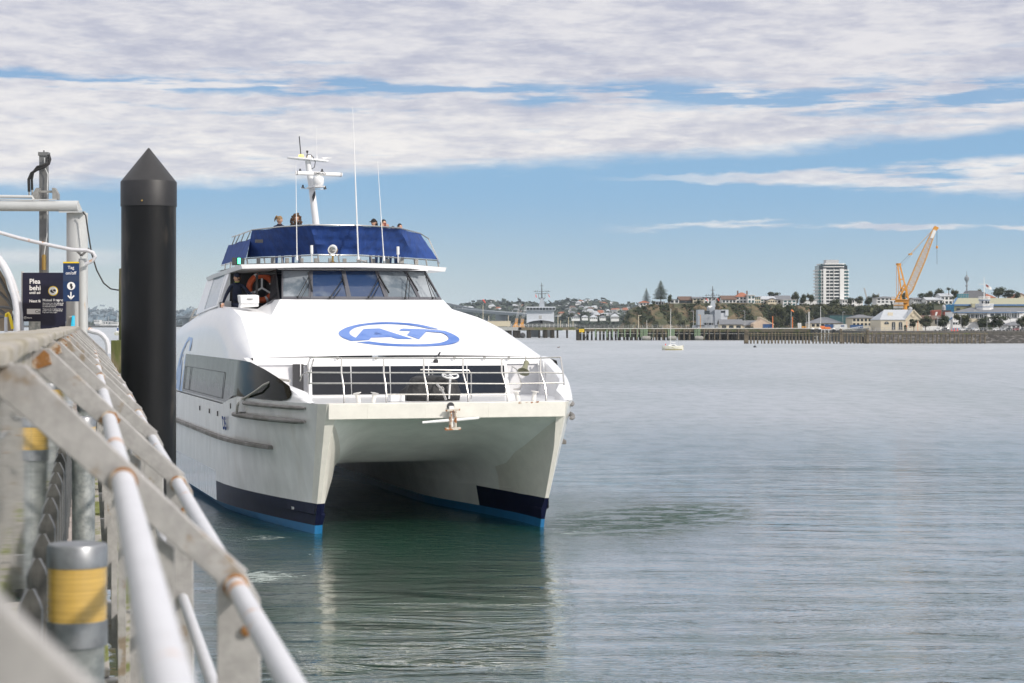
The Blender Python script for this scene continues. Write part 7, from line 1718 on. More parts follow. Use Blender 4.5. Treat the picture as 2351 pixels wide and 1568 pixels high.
for (x0, x1, y0, y1) in ((2244, 2283, 697.5, 704), (2251, 2276, 680.5, 688)):
    b = MB(); a, c = t_(x0, y1), t_(x1, y0); R = (c.x - a.x) / 2; cx_ = (a.x + c.x) / 2; ring = [(cx_ + R * cos(pi * k / 4 + pi / 8) * 1.04, R * sin(pi * k / 4 + pi / 8) * 1.04) for k in range(9)]
    for z in (.12, .42, .72, 1.0):
        zz = a.z + (c.z - a.z) * z
        for p, q in zip(ring, ring[1:]): b.bar((*p, zz), (*q, zz), .07, .12)
    for p in ring[:-1]: b.bar((*p, a.z), (*p, c.z), .1, .1, (0, 1, 0))
    b.build('balcony_rail', 'far_white', st)
for x0, x1 in ((2254.5, 2258), (2263, 2266.8), (2268.2, 2272)):
    a, c = t_(x0, 697), t_(x1, 691); b = MB(); b.box(a.x, c.x, -1.75, -1.6, a.z, c.z); b.build('window', 'win_dark', st)
fm = MB(); fm.tube([t_(2263, 684), t_(2263, 635)], [.16, .07], 8); fm.bar(t_(2250.5, 652), t_(2274, 652), .1, .12); fl = fm.build('flagmast', 'far_white', st)
b = MB(); a = t_(2267, 652); rows = [[tuple(a + Vector((k * .28, .12 * sin(k * 1.2), -k * .16 - j * .55 * (1 - k * .05)))) for k in range(7)] for j in range(3)]; grid_mesh(rows).build('flag', 'far_white', fl)
b = MB(); b.quad(a + Vector((0, -.03, 0)), a + Vector((.8, -.03, -.44)), a + Vector((.8, -.03, -1.0)), a + Vector((0, -.03, -.55))); b.build('flag_canton', 'ship_red', fl)
# comms tower far behind, scaffolds, funnels
ct = thing('telecom_tower', 'slim grey telecom tower with a round pod far behind the teal scaffolding', 'tower', (xx(2219.5, 2200), 2200, 10)); b = MB()
u = 2200 / F
def cz(fy): return zx(fy, 2200) - 10
b.lathe([(2.2 * u, 0), (1.9 * u, cz(670)), (1.5 * u, cz(660)), (3.0 * u, cz(657)), (3.0 * u, cz(655)), (1.6 * u, cz(653)), (2.0 * u, cz(648)), (3.6 * u, cz(645)), (5.4 * u, cz(642)), (5.4 * u, cz(637)), (2.5 * u, cz(634)), (.6 * u, cz(630)), (.3 * u, cz(622))], (0, 0, 0), 14); b.build('tower_shaft', 'bridge_steel', ct)
for l, x0, x1, y0, y1, Y, m in (('teal netted scaffolding above the left end of the olive warehouse', 2201, 2224, 673, 690, 700, 'teal_net'), ('blue netted scaffolding between the red funnels and the olive warehouse', 2173, 2190, 697, 722, 640, 'blue_net')):
    o = thing('scaffold', l, 'scaffolding', (xx(x0, Y), Y, zx(y1, Y))); w, h = (x1 - x0) * Y / F, (y1 - y0) * Y / F; nbox(o, 'netting', m, 0, w, 0, 3, 0, h * .9)
    b = MB()
    for i in range(5): b.bar((w * i / 4, -.1, 0), (w * i / 4, -.1, h), .08, .08, (0, 1, 0))
    for i in range(4): b.bar((0, -.1, h * (i + 1) / 4.2), (w, -.1, h * (i + 1) / 4.2), .08, .1)
    b.build('frame', 'teal_net' if m == 'blue_net' else 'far_grey', o)
o = thing('grey_block', 'dark grey industrial block with a pale curved top behind the teal scaffolding', 'building', (xx(2223, 720), 720, 5)); b = MB(); b.prism([(0, 0, 0), (6.3, 0, 0), (6.3, 0, zx(672, 720) - 5), (3.6, 0, zx(667, 720) - 5), (.6, 0, zx(667, 720) - 5), (0, 0, zx(672, 720) - 5)], (0, 8, 0)); b.build('wall', 'roof_grey', o)
for l, x0, x1, y0, y1, dx_ in (('left of two rust red ship funnels with white stripes', 2136, 2160, 711, 730, -1), ('right of two rust red ship funnels, with an open dark top', 2161, 2182, 713, 737, 1)):
    o = thing('ship_funnel', l, 'funnel', (xx((x0 + x1) / 2, 620), 620, zx(y1 + 6, 620))); w = (x1 - x0) * 620 / F / 2; h = (y1 + 6 - y0) * 620 / F
    b = MB(); b.hexa([(-w * .8, -w * .6, 0), (w * .9, -w * .6, 0), (w * .9, w * .6, 0), (-w * .8, w * .6, 0)], [(-w * (1 if dx_ < 0 else .7), -w * .7, h * .93), (w, -w * .7, h), (w, w * .7, h), (-w * (1 if dx_ < 0 else .7), w * .7, h * .93)]); bevel(b.build('casing', 'ship_red', o), .3)
    b = MB(); b.hexa([(-w * .5, -w * .66, h * .1), (-w * .15, -w * .66, h * .1), (-w * .15, -w * .5, h * .1), (-w * .5, -w * .5, h * .1)], [(-w * .1, -w * .76, h * .8), (w * .25, -w * .76, h * .8), (w * .25, -w * .5, h * .8), (-w * .1, -w * .5, h * .8)]); b.build('stripe', 'far_white', o)
    if dx_ > 0: nbox(o, 'funnel_mouth', 'far_dark', -w * .7, w * .95, -w * .74, w * .5, h * .93, h * 1.04)
for l, fx, fy, Y, r in (('white capsule radome behind the red funnels', 2167, 706, 622, .95), ('left of two pale round vent domes on the brown roofed workshop', 2109, 731, 600, .95), ('right of two pale round vent domes on the brown roofed workshop', 2134, 729, 600, .8), ('small grey dome on the ridge of the cream hall', 2090, 709, 556, .6)):
    b = MB(); b.ball((0, 0, 0), (r * (.6 if 'capsule' in l else 1), r * .7, r), 12, 8); b.lathe([(r * .6, -r * 1.6), (r * .6, 0)], (0, 0, 0), 12); o = b.build('radome' if 'capsule' in l else 'vent_dome', 'far_grey'); o.location = px(fx, fy, Y); tag(o, l, 'dome')
ww_ = H('workshop', 'beige workshop with a rust brown roof and blue wall sign', 2112, 2163, 724, 757, 585, 'far_cream', 'roof_brown', 'gable', 0, 10, cat='building', ridge=.28)
W = 51 * 585 / F / 2
b = MB(); b.box(-W + 3.5 * 1.45, -W + 3.5 * 2.9, -.1, 0, 2.2, 3.5); o = b.build('wall_sign', 'far_white', ww_); b = MB(); b.box(-W + 5.2, -W + 10, -.13, -.1, 2.25, 2.6); b.build('stripe', 'cont_blue', o)
for i in range(3): nbox(ww_, 'window', 'win_dark', W * .35 + i * .8, W * .35 + i * .8 + .5, -.08, 0, 1.7, 3.0)
b = MB(); b.box(xx(2113, 560), xx(2163, 560), 560, 560.2, GZ, zx(748.5, 560)); tag(b.build('hoarding', 'far_white'), 'plain white hoarding in front of the beige workshop', 'hoarding')
b = MB()
r_ = random.Random(4)
hdg = MB()
for i in range(900):
    c = Vector((xx(r_.uniform(2247, 2287), 568), 567.2 + r_.uniform(0, .9), r_.uniform(zx(750, 568), zx(741, 568)))); q1 = Vector((r_.uniform(-1, 1), r_.uniform(-.5, .5), r_.uniform(-1, 1))).normalized() * .22; q2 = q1.cross(Vector((0, 1, 0))).normalized() * .2
    hdg.add([c - q1, c + q2, c + q1, c - q2], [(0, 1, 2, 3)])
hdg.box(xx(2247.5, 568), xx(2286.5, 568), 567.5, 568.5, zx(757, 568), zx(741.7, 568)); tag(hdg.build('clipped_hedge', 'leaf_dark'), 'dark clipped hedge between two round street trees', 'hedge')
for i, (cx_, r2, yt, yb, l) in enumerate(((2098, 13, 731, 759, 'smallest round street tree, in front of the cream gable'), (2125, 19, 725, 759, 'round street tree in front of the beige workshop'), (2168, 20, 723, 759, 'round street tree left of the long white block'), (2209, 23, 719, 759, 'large round street tree before the left end of the long white block'),
                                          (2258, 18, 727, 759, 'round street tree right of the clipped hedge'), (2294, 24, 722, 759, 'largest round street tree, in front of the blue trimmed wing'), (2349, 18, 725, 758, 'street tree cut by the right edge of the picture'))):
    t = tree(l, cx_ - r2, cx_ + r2, yt, yb - 4, 530, i, 'round street trees along the sea wall', 'street_tree')
    b = MB(); b.tube([(0, 0, -.6), (0, 0, 1.0)], .12, 6); b.build('stem', 'bark', t)
# cars
def car(label, fx, m, s=1, suv=0, flip=1):
    o = thing('parked_car', label, 'car', (xx(fx, 522), 522, GZ), 0 if flip > 0 else pi, 'cars parked behind the sea wall'); L_ = .78 * s; h = 1.02 + .12 * suv
    b = MB(); prof = [(-1.05, .28), (-1.06, .62), (-.95, .70), (-.62, .74), (-.42, .74)] ; pts = [(-1.06, .2), (-1.08, .55), (-1.0, .66), (-.45, .72), (.95, .74), (1.08, .66), (1.08, .2)]
    b.prism([(x * L_, -.42, z * .88) for x, z in pts], (0, .84, 0)); bevel(b.build('body', m, o), .04)
    b = MB(); q = [(-.50, .70), (-.22, h), (.60 + .3 * suv, h), (.95, .70)]; b.prism([(x * L_, -.38, z * .88) for x, z in q], (0, .76, 0)); bevel(b.build('cabin', m, o), .03)
    b = MB(); q = [(-.43, .73), (-.19, h - .06), (.57 + .28 * suv, h - .06), (.86, .73)]; b.prism([(x * L_, -.395, z * .88) for x, z in q], (0, .79, 0)); b.build('glass', 'win_dark', o)
    for x in (-.66, .66):
        for y in (-.40, .40):
            b = MB(); b.lathe([(.17, -.06), (.17, .06)], (x * L_, y, .17), 12, (0, 1, 0)); w = b.build('wheel', 'black_rubber', o)
    return o
mat('car_white', (.72, .72, .72), .25, coat=.5); mat('car_grey', (.20, .20, .21), .25, coat=.5, metal=.3); mat('car_black', (.02, .02, .023), .2, coat=.5); mat('car_red', (.20, .02, .02), .25, coat=.5); mat('car_silver', (.42, .43, .45), .25, coat=.5, metal=.4)
for fx, m, l, s, v in ((2152, 'car_white', 'white pickup cab behind the hoarding end, leftmost parked vehicle', 1.1, 0), (2170, 'car_black', 'black flatbed beside the white pickup', 1.2, 0), (2209, 'car_white', 'white patrol car under the large round street tree', 1.0, 1), (2224, 'car_grey', 'grey car just right of the large round street tree trunk', 1.05, 0), (2240, 'car_white', 'white patrol car below the clipped hedge', 1.05, 1), (2257, 'car_black', 'black car under the street tree right of the hedge', 1.1, 0),
                       (2286, 'car_white', 'white hatchback left of the largest street tree trunk', .95, 0), (2300, 'car_silver', 'pale silver car right of the largest street tree trunk', 1.0, 1), (2316, 'car_black', 'black car left of the dark red car', .95, 0), (2332, 'car_red', 'dark red car near the right edge', .95, 1), (2347, 'car_black', 'black car cut by the right edge', .9, 0)):
    car(l, fx, m, s, v)
for i, fx in enumerate((2185, 2191, 2198)):
    b = MB(); b.lathe([(.22, 0), (.20, .05), (.06, .75), (.02, .8)], (0, 0, 0), 8); o = b.build('traffic_cone', 'flag_red'); o.location = (xx(fx, 518), 518, GZ); tag(o, ('left', 'middle', 'right')[i] + ' of three tall orange road markers by the sea wall', 'road marker', 'orange road markers')
for l, fx, yt in (('grey street lamp left of the large round street tree', 2206, 722), ('grey street lamp right of the clipped hedge', 2266, 724), ('tall thin street lamp before the white wing', 2320, 713), ('thin street lamp by the hoarding', 2152, 728)): pole('street_lamp', l, 'street lamp', fx, yt, 758, 525, 'far_grey', .06, -.7)
for l, fx, yt, m in (('red and white striped barrier pole in front of the cream hall', 2082, 738, 'orange_far'), ('red and white striped pole at the right end of the cream gable', 2107, 738, 'orange_far'), ('white post with a round plate before the cream hall', 2087, 743, 'far_white')): pole('marker_pole', l, 'pole', fx, yt, 758, 528, m, .07)
# yard clutter on the quay
for l, fx, Y, m, w, h in (('dark blue bin on the wharf by the cream sheds', 1663, 612, 'far_dark', .9, 1), ('green bin between the cream shed and the peach shed', 1727, 610, 'leaf_olive', .8, .9), ('orange machine beside the low cream hall', 1889, 590, 'orange_far', 1.4, 1.1), ('second orange machine left of the blue container', 1900, 588, 'orange_far', 1.8, .8), ('white cabin under the big waterfront trees', 1836, 610, 'far_white', 1.1, 2.0), ('yellow excavator body near the thin blue grey pole', 1846, 606, 'crane_yellow', 1.3, 1.0), ('green cabinet at the right end of the cream hall', 2079, 530, 'leaf_olive', .7, 1.4)):
    o = thing('yard_item', l, 'bin' if 'bin' in l else ('cabinet' if 'cabin' in l else 'machine'), (xx(fx, Y), Y, 3.2 if Y > 560 else GZ)); o.name = {'bin': 'wheeled_bin', 'cabinet': 'cabinet', 'machine': 'yard_machine'}[o['category']]
    b = MB(); b.hexa([(-w / 2, -.4, .15), (w / 2, -.4, .15), (w / 2, .4, .15), (-w / 2, .4, .15)], [(-w * .55, -.45, h), (w * .4, -.45, h), (w * .4, .45, h), (-w * .55, .45, h)]); bevel(b.build('body', m, o), .06)
    b = MB(); b.box(-w * .4, w * .4, -.35, .35, 0, .16); b.build('base', 'far_dark', o)
# small crane on the skyline
o = thing('distant_crane', 'tiny pale crane boom above the trees left of the hill house', 'crane', (xx(1998, 1500), 1500, 14)); b = MB(); b.bar((0, 0, 0), Vector((xx(1984, 1500) - xx(1998, 1500), 0, zx(661, 1500) - 14)), 1.0, 1.0, (0, 1, 0)); b.build('boom', 'far_grey', o); b = MB(); b.bar((5, 0, 0), (6.5, 0, zx(674, 1500) - 14), .8, .8, (0, 1, 0)); b.build('mast', 'far_grey', o)

# ================================================================ far hills, houses, bridge
rng = random.Random(21)
HT = [(960, 735), (1000, 722), (1040, 712), (1062, 706), (1090, 703), (1112, 699), (1135, 697.5), (1160, 700), (1200, 701), (1250, 703), (1290, 700), (1312, 697), (1340, 696.5), (1368, 698), (1385, 700), (1405, 703), (1425, 706), (1450, 709), (1500, 712), (1560, 716)]
def hilltop(fx): return pl(fx, HT)
rows = []
for k in range(9):
    t = k / 8; Y = 2050 + 600 * t; rows.append([(xx(fx, Y), Y, (zx(hilltop(fx), Y) + rng.uniform(-1.5, 1.5)) * (t ** .9) - 1 + (0 if t < .99 else 0)) for fx in range(950, 1600, 6)])
rows.append([(x * 1.1, 3100, 0) for x, y, z in rows[-1]])
tag(grid_mesh(rows).build('far_hill', 'hill_far'), kind='structure')
def hp_(fx, t):
    Y = 2050 + 600 * t; return Vector((xx(fx, Y), Y, zx(hilltop(fx), Y) * t ** .9 - 1))
def f4(r):
    fx = r.uniform(1030, 1480); t = r.uniform(.05, 1.03); return hp_(fx, min(t, 1)), r.uniform(.5, 1.3)
cover('far_woods', f4, 1600, 12, 'leaf_far', 12, 12)
def minihouse():
    out = []
    for i, (wm, rm_) in enumerate((('far_white', 'roof_pale'), ('far_cream', 'roof_red'), ('far_white', 'roof_grey'), ('far_cream', 'roof_brown'))):
        b = MB(); b.box(-5, 5, 0, 7, -2, 3.6); a = b.mesh('wall', wm); b = MB(); b.add([(-5.5, -.5, 3.6), (5.5, -.5, 3.6), (5.5, 7.5, 3.6), (-5.5, 7.5, 3.6), (-3, 3.5, 6), (3, 3.5, 6)], [(0, 1, 5, 4), (1, 2, 5), (2, 3, 4, 5), (3, 0, 4)]); r = b.mesh('roof', rm_); out.append((a, r))
    return out
MHS = minihouse()
KL = ['small white house with a pale roof on the distant wooded hill', 'small cream house with a red roof on the distant wooded hill', 'small white house with a dark grey roof on the distant wooded hill', 'small cream house with a brown roof on the distant wooded hill']
def mini(k, p, s): 
    o = thing('hillside_house', KL[k], 'house', p, rng.uniform(-.4, .4), ('pale roofed', 'red roofed', 'dark roofed', 'brown roofed')[k] + ' houses on the distant hill'); o.scale = (s, s, s)
    for nm, me in zip(('wall', 'roof'), MHS[k]): c = bpy.data.objects.new(nm, me); C.objects.link(c); c.parent = o
for i in range(96):
    if i < 74: fx = 1282 + (rng.random() ** .8) * 165; t = rng.uniform(.22, .97)
    else: fx = rng.uniform(1065, 1205); t = rng.uniform(.5, .85)
    mini(rng.choice((0, 0, 0, 1, 2, 2, 3)), hp_(fx, t) + Vector((0, -8, 3.5)), rng.uniform(.42, .85))
o = H('flat_roof_mansion', 'white terraced building near the top of the far hill', 1322, 1347, 701.5, 708, 2600, 'far_white', 'far_white', 'flat', 4, 20, floors=2)
H('long_terrace', 'long pink roofed terrace on the far hill just below the summit building', 1322, 1348, 709, 714, 2560, 'far_cream', 'roof_red', 'gable', 5, 16)
o = thing('water_tank', 'white water tank beside a dark box on the far ridge', 'tank', (xx(1119, 2650), 2650, zx(703, 2650))); b = MB(); b.lathe([(6, 0), (6, 8.5), (.1, 9)], (5, 0, 0), 16); b.build('tank', 'conc_grey', o); b = MB(); b.box(-14, -4, 0, 10, 0, 8.5); b.build('plant_box', 'navy_dark', o)
# low shore belt with cottages
rows = []
for k, (Y, h) in enumerate(((1500, 0), (1510, .5), (1530, .85), (1600, 1.0), (1700, .9))):
    rows.append([(xx(fx, 1550), Y, zx(pl(fx, [(1180, 742), (1300, 735), (1340, 731), (1440, 733), (1560, 738)]), Y) * h - .3) for fx in range(1180, 1560, 5)])
tag(grid_mesh(rows).build('shore_slope', 'hill_far'), kind='structure')
def f5(r):
    fx = r.uniform(1185, 1450); h = r.uniform(.1, 1.0); Y = 1500 + 60 * h; return Vector((xx(fx, Y), Y, (zx(733, Y)) * h ** .5 - .5)), r.uniform(.6, 1.3)
cover('shore_woods', f5, 420, 6.5, 'leaf_far', 13, 8)
for fx, w, yt, yb, l, rf in ((1322, 19, 725, 732, 'wide white cottage with a grey roof by the end of the approach deck', 'roof_grey'), (1343, 14, 723.5, 731, 'white cottage with a grey gable, second in the shore row', 'roof_pale'), (1363, 17, 723, 733, 'two storey cream cottage, third in the shore row', 'roof_pale'), (1384, 14, 724, 731.5, 'white cottage with a grey roof, fourth in the shore row', 'roof_grey'), (1412, 18, 720, 733, 'larger white house against the cliff foot', 'roof_pale')):
    H('shore_cottage', l, fx - w / 2, fx + w / 2, yt, yb, 1490, 'far_white', rf, 'hip', 4, 9, 'cottages along the far shore', ridge=.5)
for i, (x0, x1, yt, yb) in enumerate(((1328, 1352, 714, 734), (1300, 1322, 718, 738), (1286, 1306, 716, 736))):
    tree(('dark round tree behind the second shore cottage', 'dark tree left of the wide white cottage', 'rusty leaved tree behind the approach deck')[i], x0, x1, yt, yb, 1530, i)
# harbour bridge: long deck on a truss
BY = 1900
br = thing('harbour_bridge', 'long grey truss bridge crossing the harbour behind the ferry', 'bridge', (0, 0, 0))
dk_ = [(330, 733, 2500), (420, 729.5, 2400), (450, 727, 2350), (700, 716, 2200), (900, 709, 2050), (1062, 711, 1950), (1135, 717, 1900), (1215, 723, 1850), (1300, 731, 1800), (1380, 736, 1750)]
pts = [px(*q) for q in dk_]
b = MB()
for a, c in zip(pts, pts[1:]): b.bar(a, c, 16, 2.4)
b.build('deck', 'bridge_steel', br)
b = MB()
for a, c in zip(pts, pts[1:]):
    n = max(2, int((c - a).length / 22))
    for i in range(n):
        p, q = a.lerp(c, i / n), a.lerp(c, (i + 1) / n); dn = Vector((0, 0, -8.5)); m_p = (p + q) / 2
        for dy in (-6, 6):
            e = Vector((0, dy, 0)); b.bar(p + e, m_p + dn + e, .9, .9, (0, 1, 0)); b.bar(m_p + dn + e, q + e, .9, .9, (0, 1, 0))
    b.bar(a + Vector((0, 0, -8.5)), c + Vector((0, 0, -8.5)), 12, .9)
b.build('under_truss', 'bridge_steel', br)
ap = [px(*q) for q in ((900, 676, 2050), (980, 688, 2000), (1040, 700, 1960), (1085, 709, 1935), (1140, 716, 1900))]
b = MB()
for a, c in zip(ap, ap[1:]): b.bar(a, c, 1.6, 1.6)
for i in range(26):
    fx = 905 + i * 7; y = pl(fx, [(900, 676), (980, 688), (1040, 700), (1085, 709), (1140, 716)]); Y = 1960; yd = pl(fx, [(900, 709), (1062, 711), (1135, 717)])
    b.bar(px(fx, y, Y), px(fx + 3.5, yd, Y), .7, .7, (0, 1, 0)); b.bar(px(fx + 3.5, yd, Y), px(fx + 7, y + 2, Y), .7, .7, (0, 1, 0))
b.build('arch_truss', 'bridge_steel', br)
for fx, Y in ((430, 2380), (760, 2150), (1075, 1940), (1150, 1890), (1230, 1840)):
    p = px(fx, 740, Y); b = MB(); b.box(p.x - 5, p.x + 5, Y - 7, Y + 7, -2, zx(pl(fx, [(q[0], q[1]) for q in dk_]), Y) - 1); b.build('pier', 'bridge_steel', br)
# left shore: hills with haze in their colour, belt of trees and a long white building
rows = []
LH = [(-200, 722), (100, 720), (196, 718), (215, 715), (245, 712.5), (262, 716), (282, 717), (340, 724), (400, 722), (425, 716.5), (440, 715), (470, 717), (520, 728), (700, 730)]
for k in range(6):
    t = k / 5; Y = 4200 + 900 * t; rows.append([(xx(fx, Y), Y, (zx(pl(fx, LH), Y) + rng.uniform(-4, 4)) * t ** .8 - 1) for fx in range(-200, 720, 8)])
tag(grid_mesh(rows).build('hazed_hills', 'hill_hazed'), kind='structure')
b = MB(); b.box(xx(-200, 2900), xx(300, 2900), 2900, 3300, -1, 2.8); b.box(xx(380, 3300), xx(620, 3300), 3300, 3600, -1, 3.0); tag(b.build('far_shore', 'rock'), kind='structure')
def f6(r):
    fx = r.uniform(150, 300) if r.random() < .7 else r.uniform(395, 560); Y = 3000 + r.uniform(0, 200); return Vector((xx(fx, Y), Y, r.uniform(2, 5))), r.uniform(.6, 1.4)
def f7(r):
    fx = r.uniform(190, 285) if r.random() < .6 else r.uniform(395, 470); t = r.uniform(.05, 1); Y = 4200 + 900 * t; return Vector((xx(fx, Y), Y, zx(pl(fx, LH), Y) * t ** .8 - 4)), r.uniform(.5, 1.3)
cover('hazed_hill_woods', f7, 260, 26, 'hill_hazed', 19, 6)
cover('far_shore_woods', f6, 260, 7.5, 'leaf_far', 17, 8)
for fx, w, yt, yb, l in ((236, 36, 737.5, 745, 'long low white building on the far left shore'), (222, 12, 734.5, 741, 'raised white storey on the long far building'), (262, 18, 739, 745, 'white block half hidden by the slim timber pile')): H('shore_building', l, fx - w / 2, fx + w / 2, yt, yb, 2950 + w, 'far_white', 'far_white', 'flat', 6, 20, cat='building')
for fx in (223, 238, 249): pole('boat_mast', ('left', 'middle', 'right')[(223, 238, 249).index(fx)] + ' of three thin pale masts before the far white building', 'mast', fx, 726, 748, 2880, 'far_grey', .35)

# ================================================================ people
def mesh_obj(name, b, m, par): return b.build(name, m, par)
def head(par, c, r=.105, yaw=0, skin='skin', hair='hair_brown', style='short', pitch=0):
    """head with face: facing -y when yaw is 0"""
    hd = bpy.data.objects.new('head', None); 
    M = Matrix.Translation(Vector(c)) @ Matrix.Rotation(yaw, 4, 'Z') @ Matrix.Rotation(pitch, 4, 'X')
    b = MB(); b.ball((0, 0, 0), (r * .78, r * .95, r * 1.12), 18, 14)
    b.v = [(x * (1 - .22 * max(0, -z / r - .1)), y - (.012 if z < -.5 * r and y < 0 else 0), z) for x, y, z in b.v]
    b.add([(-.014, -r * .90, -.005), (.014, -r * .90, -.005), (.016, -r * .92, -.03), (-.016, -r * .92, -.03), (0, -r * 1.16, -.026), (0, -r * .95, .012)], [(0, 3, 4), (3, 2, 4), (2, 1, 4), (1, 5, 4), (5, 0, 4)])
    for s in (-1, 1): b.ball((s * r * .80, .005, -.005), (.012, .022, .032), 8, 6)
    b.v = [tuple(M @ Vector(v)) for v in b.v]; h = b.build('face', skin, par)
    b = MB()
    for s in (-1, 1): b.ball((s * .034, -r * .885, .012), (.014, .008, .007), 8, 5)
    b.v = [tuple(M @ Vector(v)) for v in b.v]; b.build('eyes', 'hair_black', par)
    b = MB(); b.ball((0, -r * .90, -.058), (.024, .008, .006), 8, 5); b.v = [tuple(M @ Vector(v)) for v in b.v]; b.build('mouth', 'lip', par)
    b = MB()
    if style != 'cap_only':
        o = len(b.v); b.ball((0, .018, .022), (r * .88, r * 1.02, r * 1.14), 18, 14)
        keep = [f for f in b.f if not all(b.v[i][1] < -.035 and b.v[i][2] < .062 for i in f) and not all(b.v[i][2] < -.06 for i in f)]
        n = len(keep); b.f = keep; b.m = b.m[:n]; b.smooth = b.smooth[:n]
    rr = random.Random(int(c[0] * 100))
    if style == 'ponytail': b.tube([(0, .09, .05), (.0, .15, .06), (.0, .17, -.02), (0, .16, -.12)], [.03, .035, .03, .008], 8)
    if style == 'curly':
        for i in range(150):
            a = rr.uniform(0, 6.28); z = rr.uniform(-.34, .13); q = .10 + .07 * (1 - abs(z + .12) / .26) if z < .05 else .09
            x, y = cos(a) * q, sin(a) * q * .8 + .03
            if y < -.05 and abs(x) < .055 and z < .05: continue
            b.ball((x, y, z), rr.uniform(.016, .034), 6, 4)
    if style == 'long': b.tube([(0, .07, .04), (0, .10, -.08), (0, .11, -.24)], [.08, .085, .05], 10)
    b.v = [tuple(M @ Vector(v)) for v in b.v]; b.build('hair', hair, par)
    return M
def skin_body(name, joints, edges, m, par):
    me = bpy.data.meshes.new(name); ks = list(joints); me.from_pydata([joints[k][0] for k in ks], [(ks.index(a), ks.index(c)) for a, c in edges], []); me.materials.append(MATS[m])
    o = bpy.data.objects.new(name, me); C.objects.link(o); o.parent = par
    md = o.modifiers.new('skin', 'SKIN'); md.use_smooth_shade = True
    for i, k in enumerate(ks):
        r = joints[k][1]; sv = me.skin_vertices[0].data[i]; sv.radius = r if isinstance(r, tuple) else (r, r); sv.use_root = (k == 'pelvis')
    sb = o.modifiers.new('sub', 'SUBSURF'); sb.levels = 1; sb.render_levels = 2
    return o
def hand(par, wrist, direction, up, m='skin', side=1, curl=.6):
    """palm with five separate fingers"""
    d = Vector(direction).normalized(); u = Vector(up); u = (u - d * u.dot(d)).normalized(); s = d.cross(u).normalized() * side; w = Vector(wrist); b = MB()
    b.hexa([w - s * .028 - u * .012, w + s * .028 - u * .012, w + s * .028 + u * .012, w - s * .028 + u * .012], [w + d * .085 - s * .04 - u * .010, w + d * .085 + s * .04 - u * .010, w + d * .085 + s * .04 + u * .012, w + d * .085 - s * .04 + u * .012])
    for i, L_ in enumerate((.066, .076, .072, .056)):
        p = w + d * .083 + s * (-.031 + i * .0205); q = p + d * L_ * .45 - u * L_ * .16 * curl; r = q + d * L_ * .25 - u * L_ * .40 * curl; t = r - u * L_ * .22 * curl + d * L_ * .05
        b.tube([p, q, r, t], [.0095, .009, .008, .006], 6)
    p = w + d * .03 - s * .03; b.tube([p, p + d * .03 - s * .022 - u * .006, p + d * .058 - s * .024 - u * .02], [.011, .010, .007], 6)
    return b.build('hand', m, par)
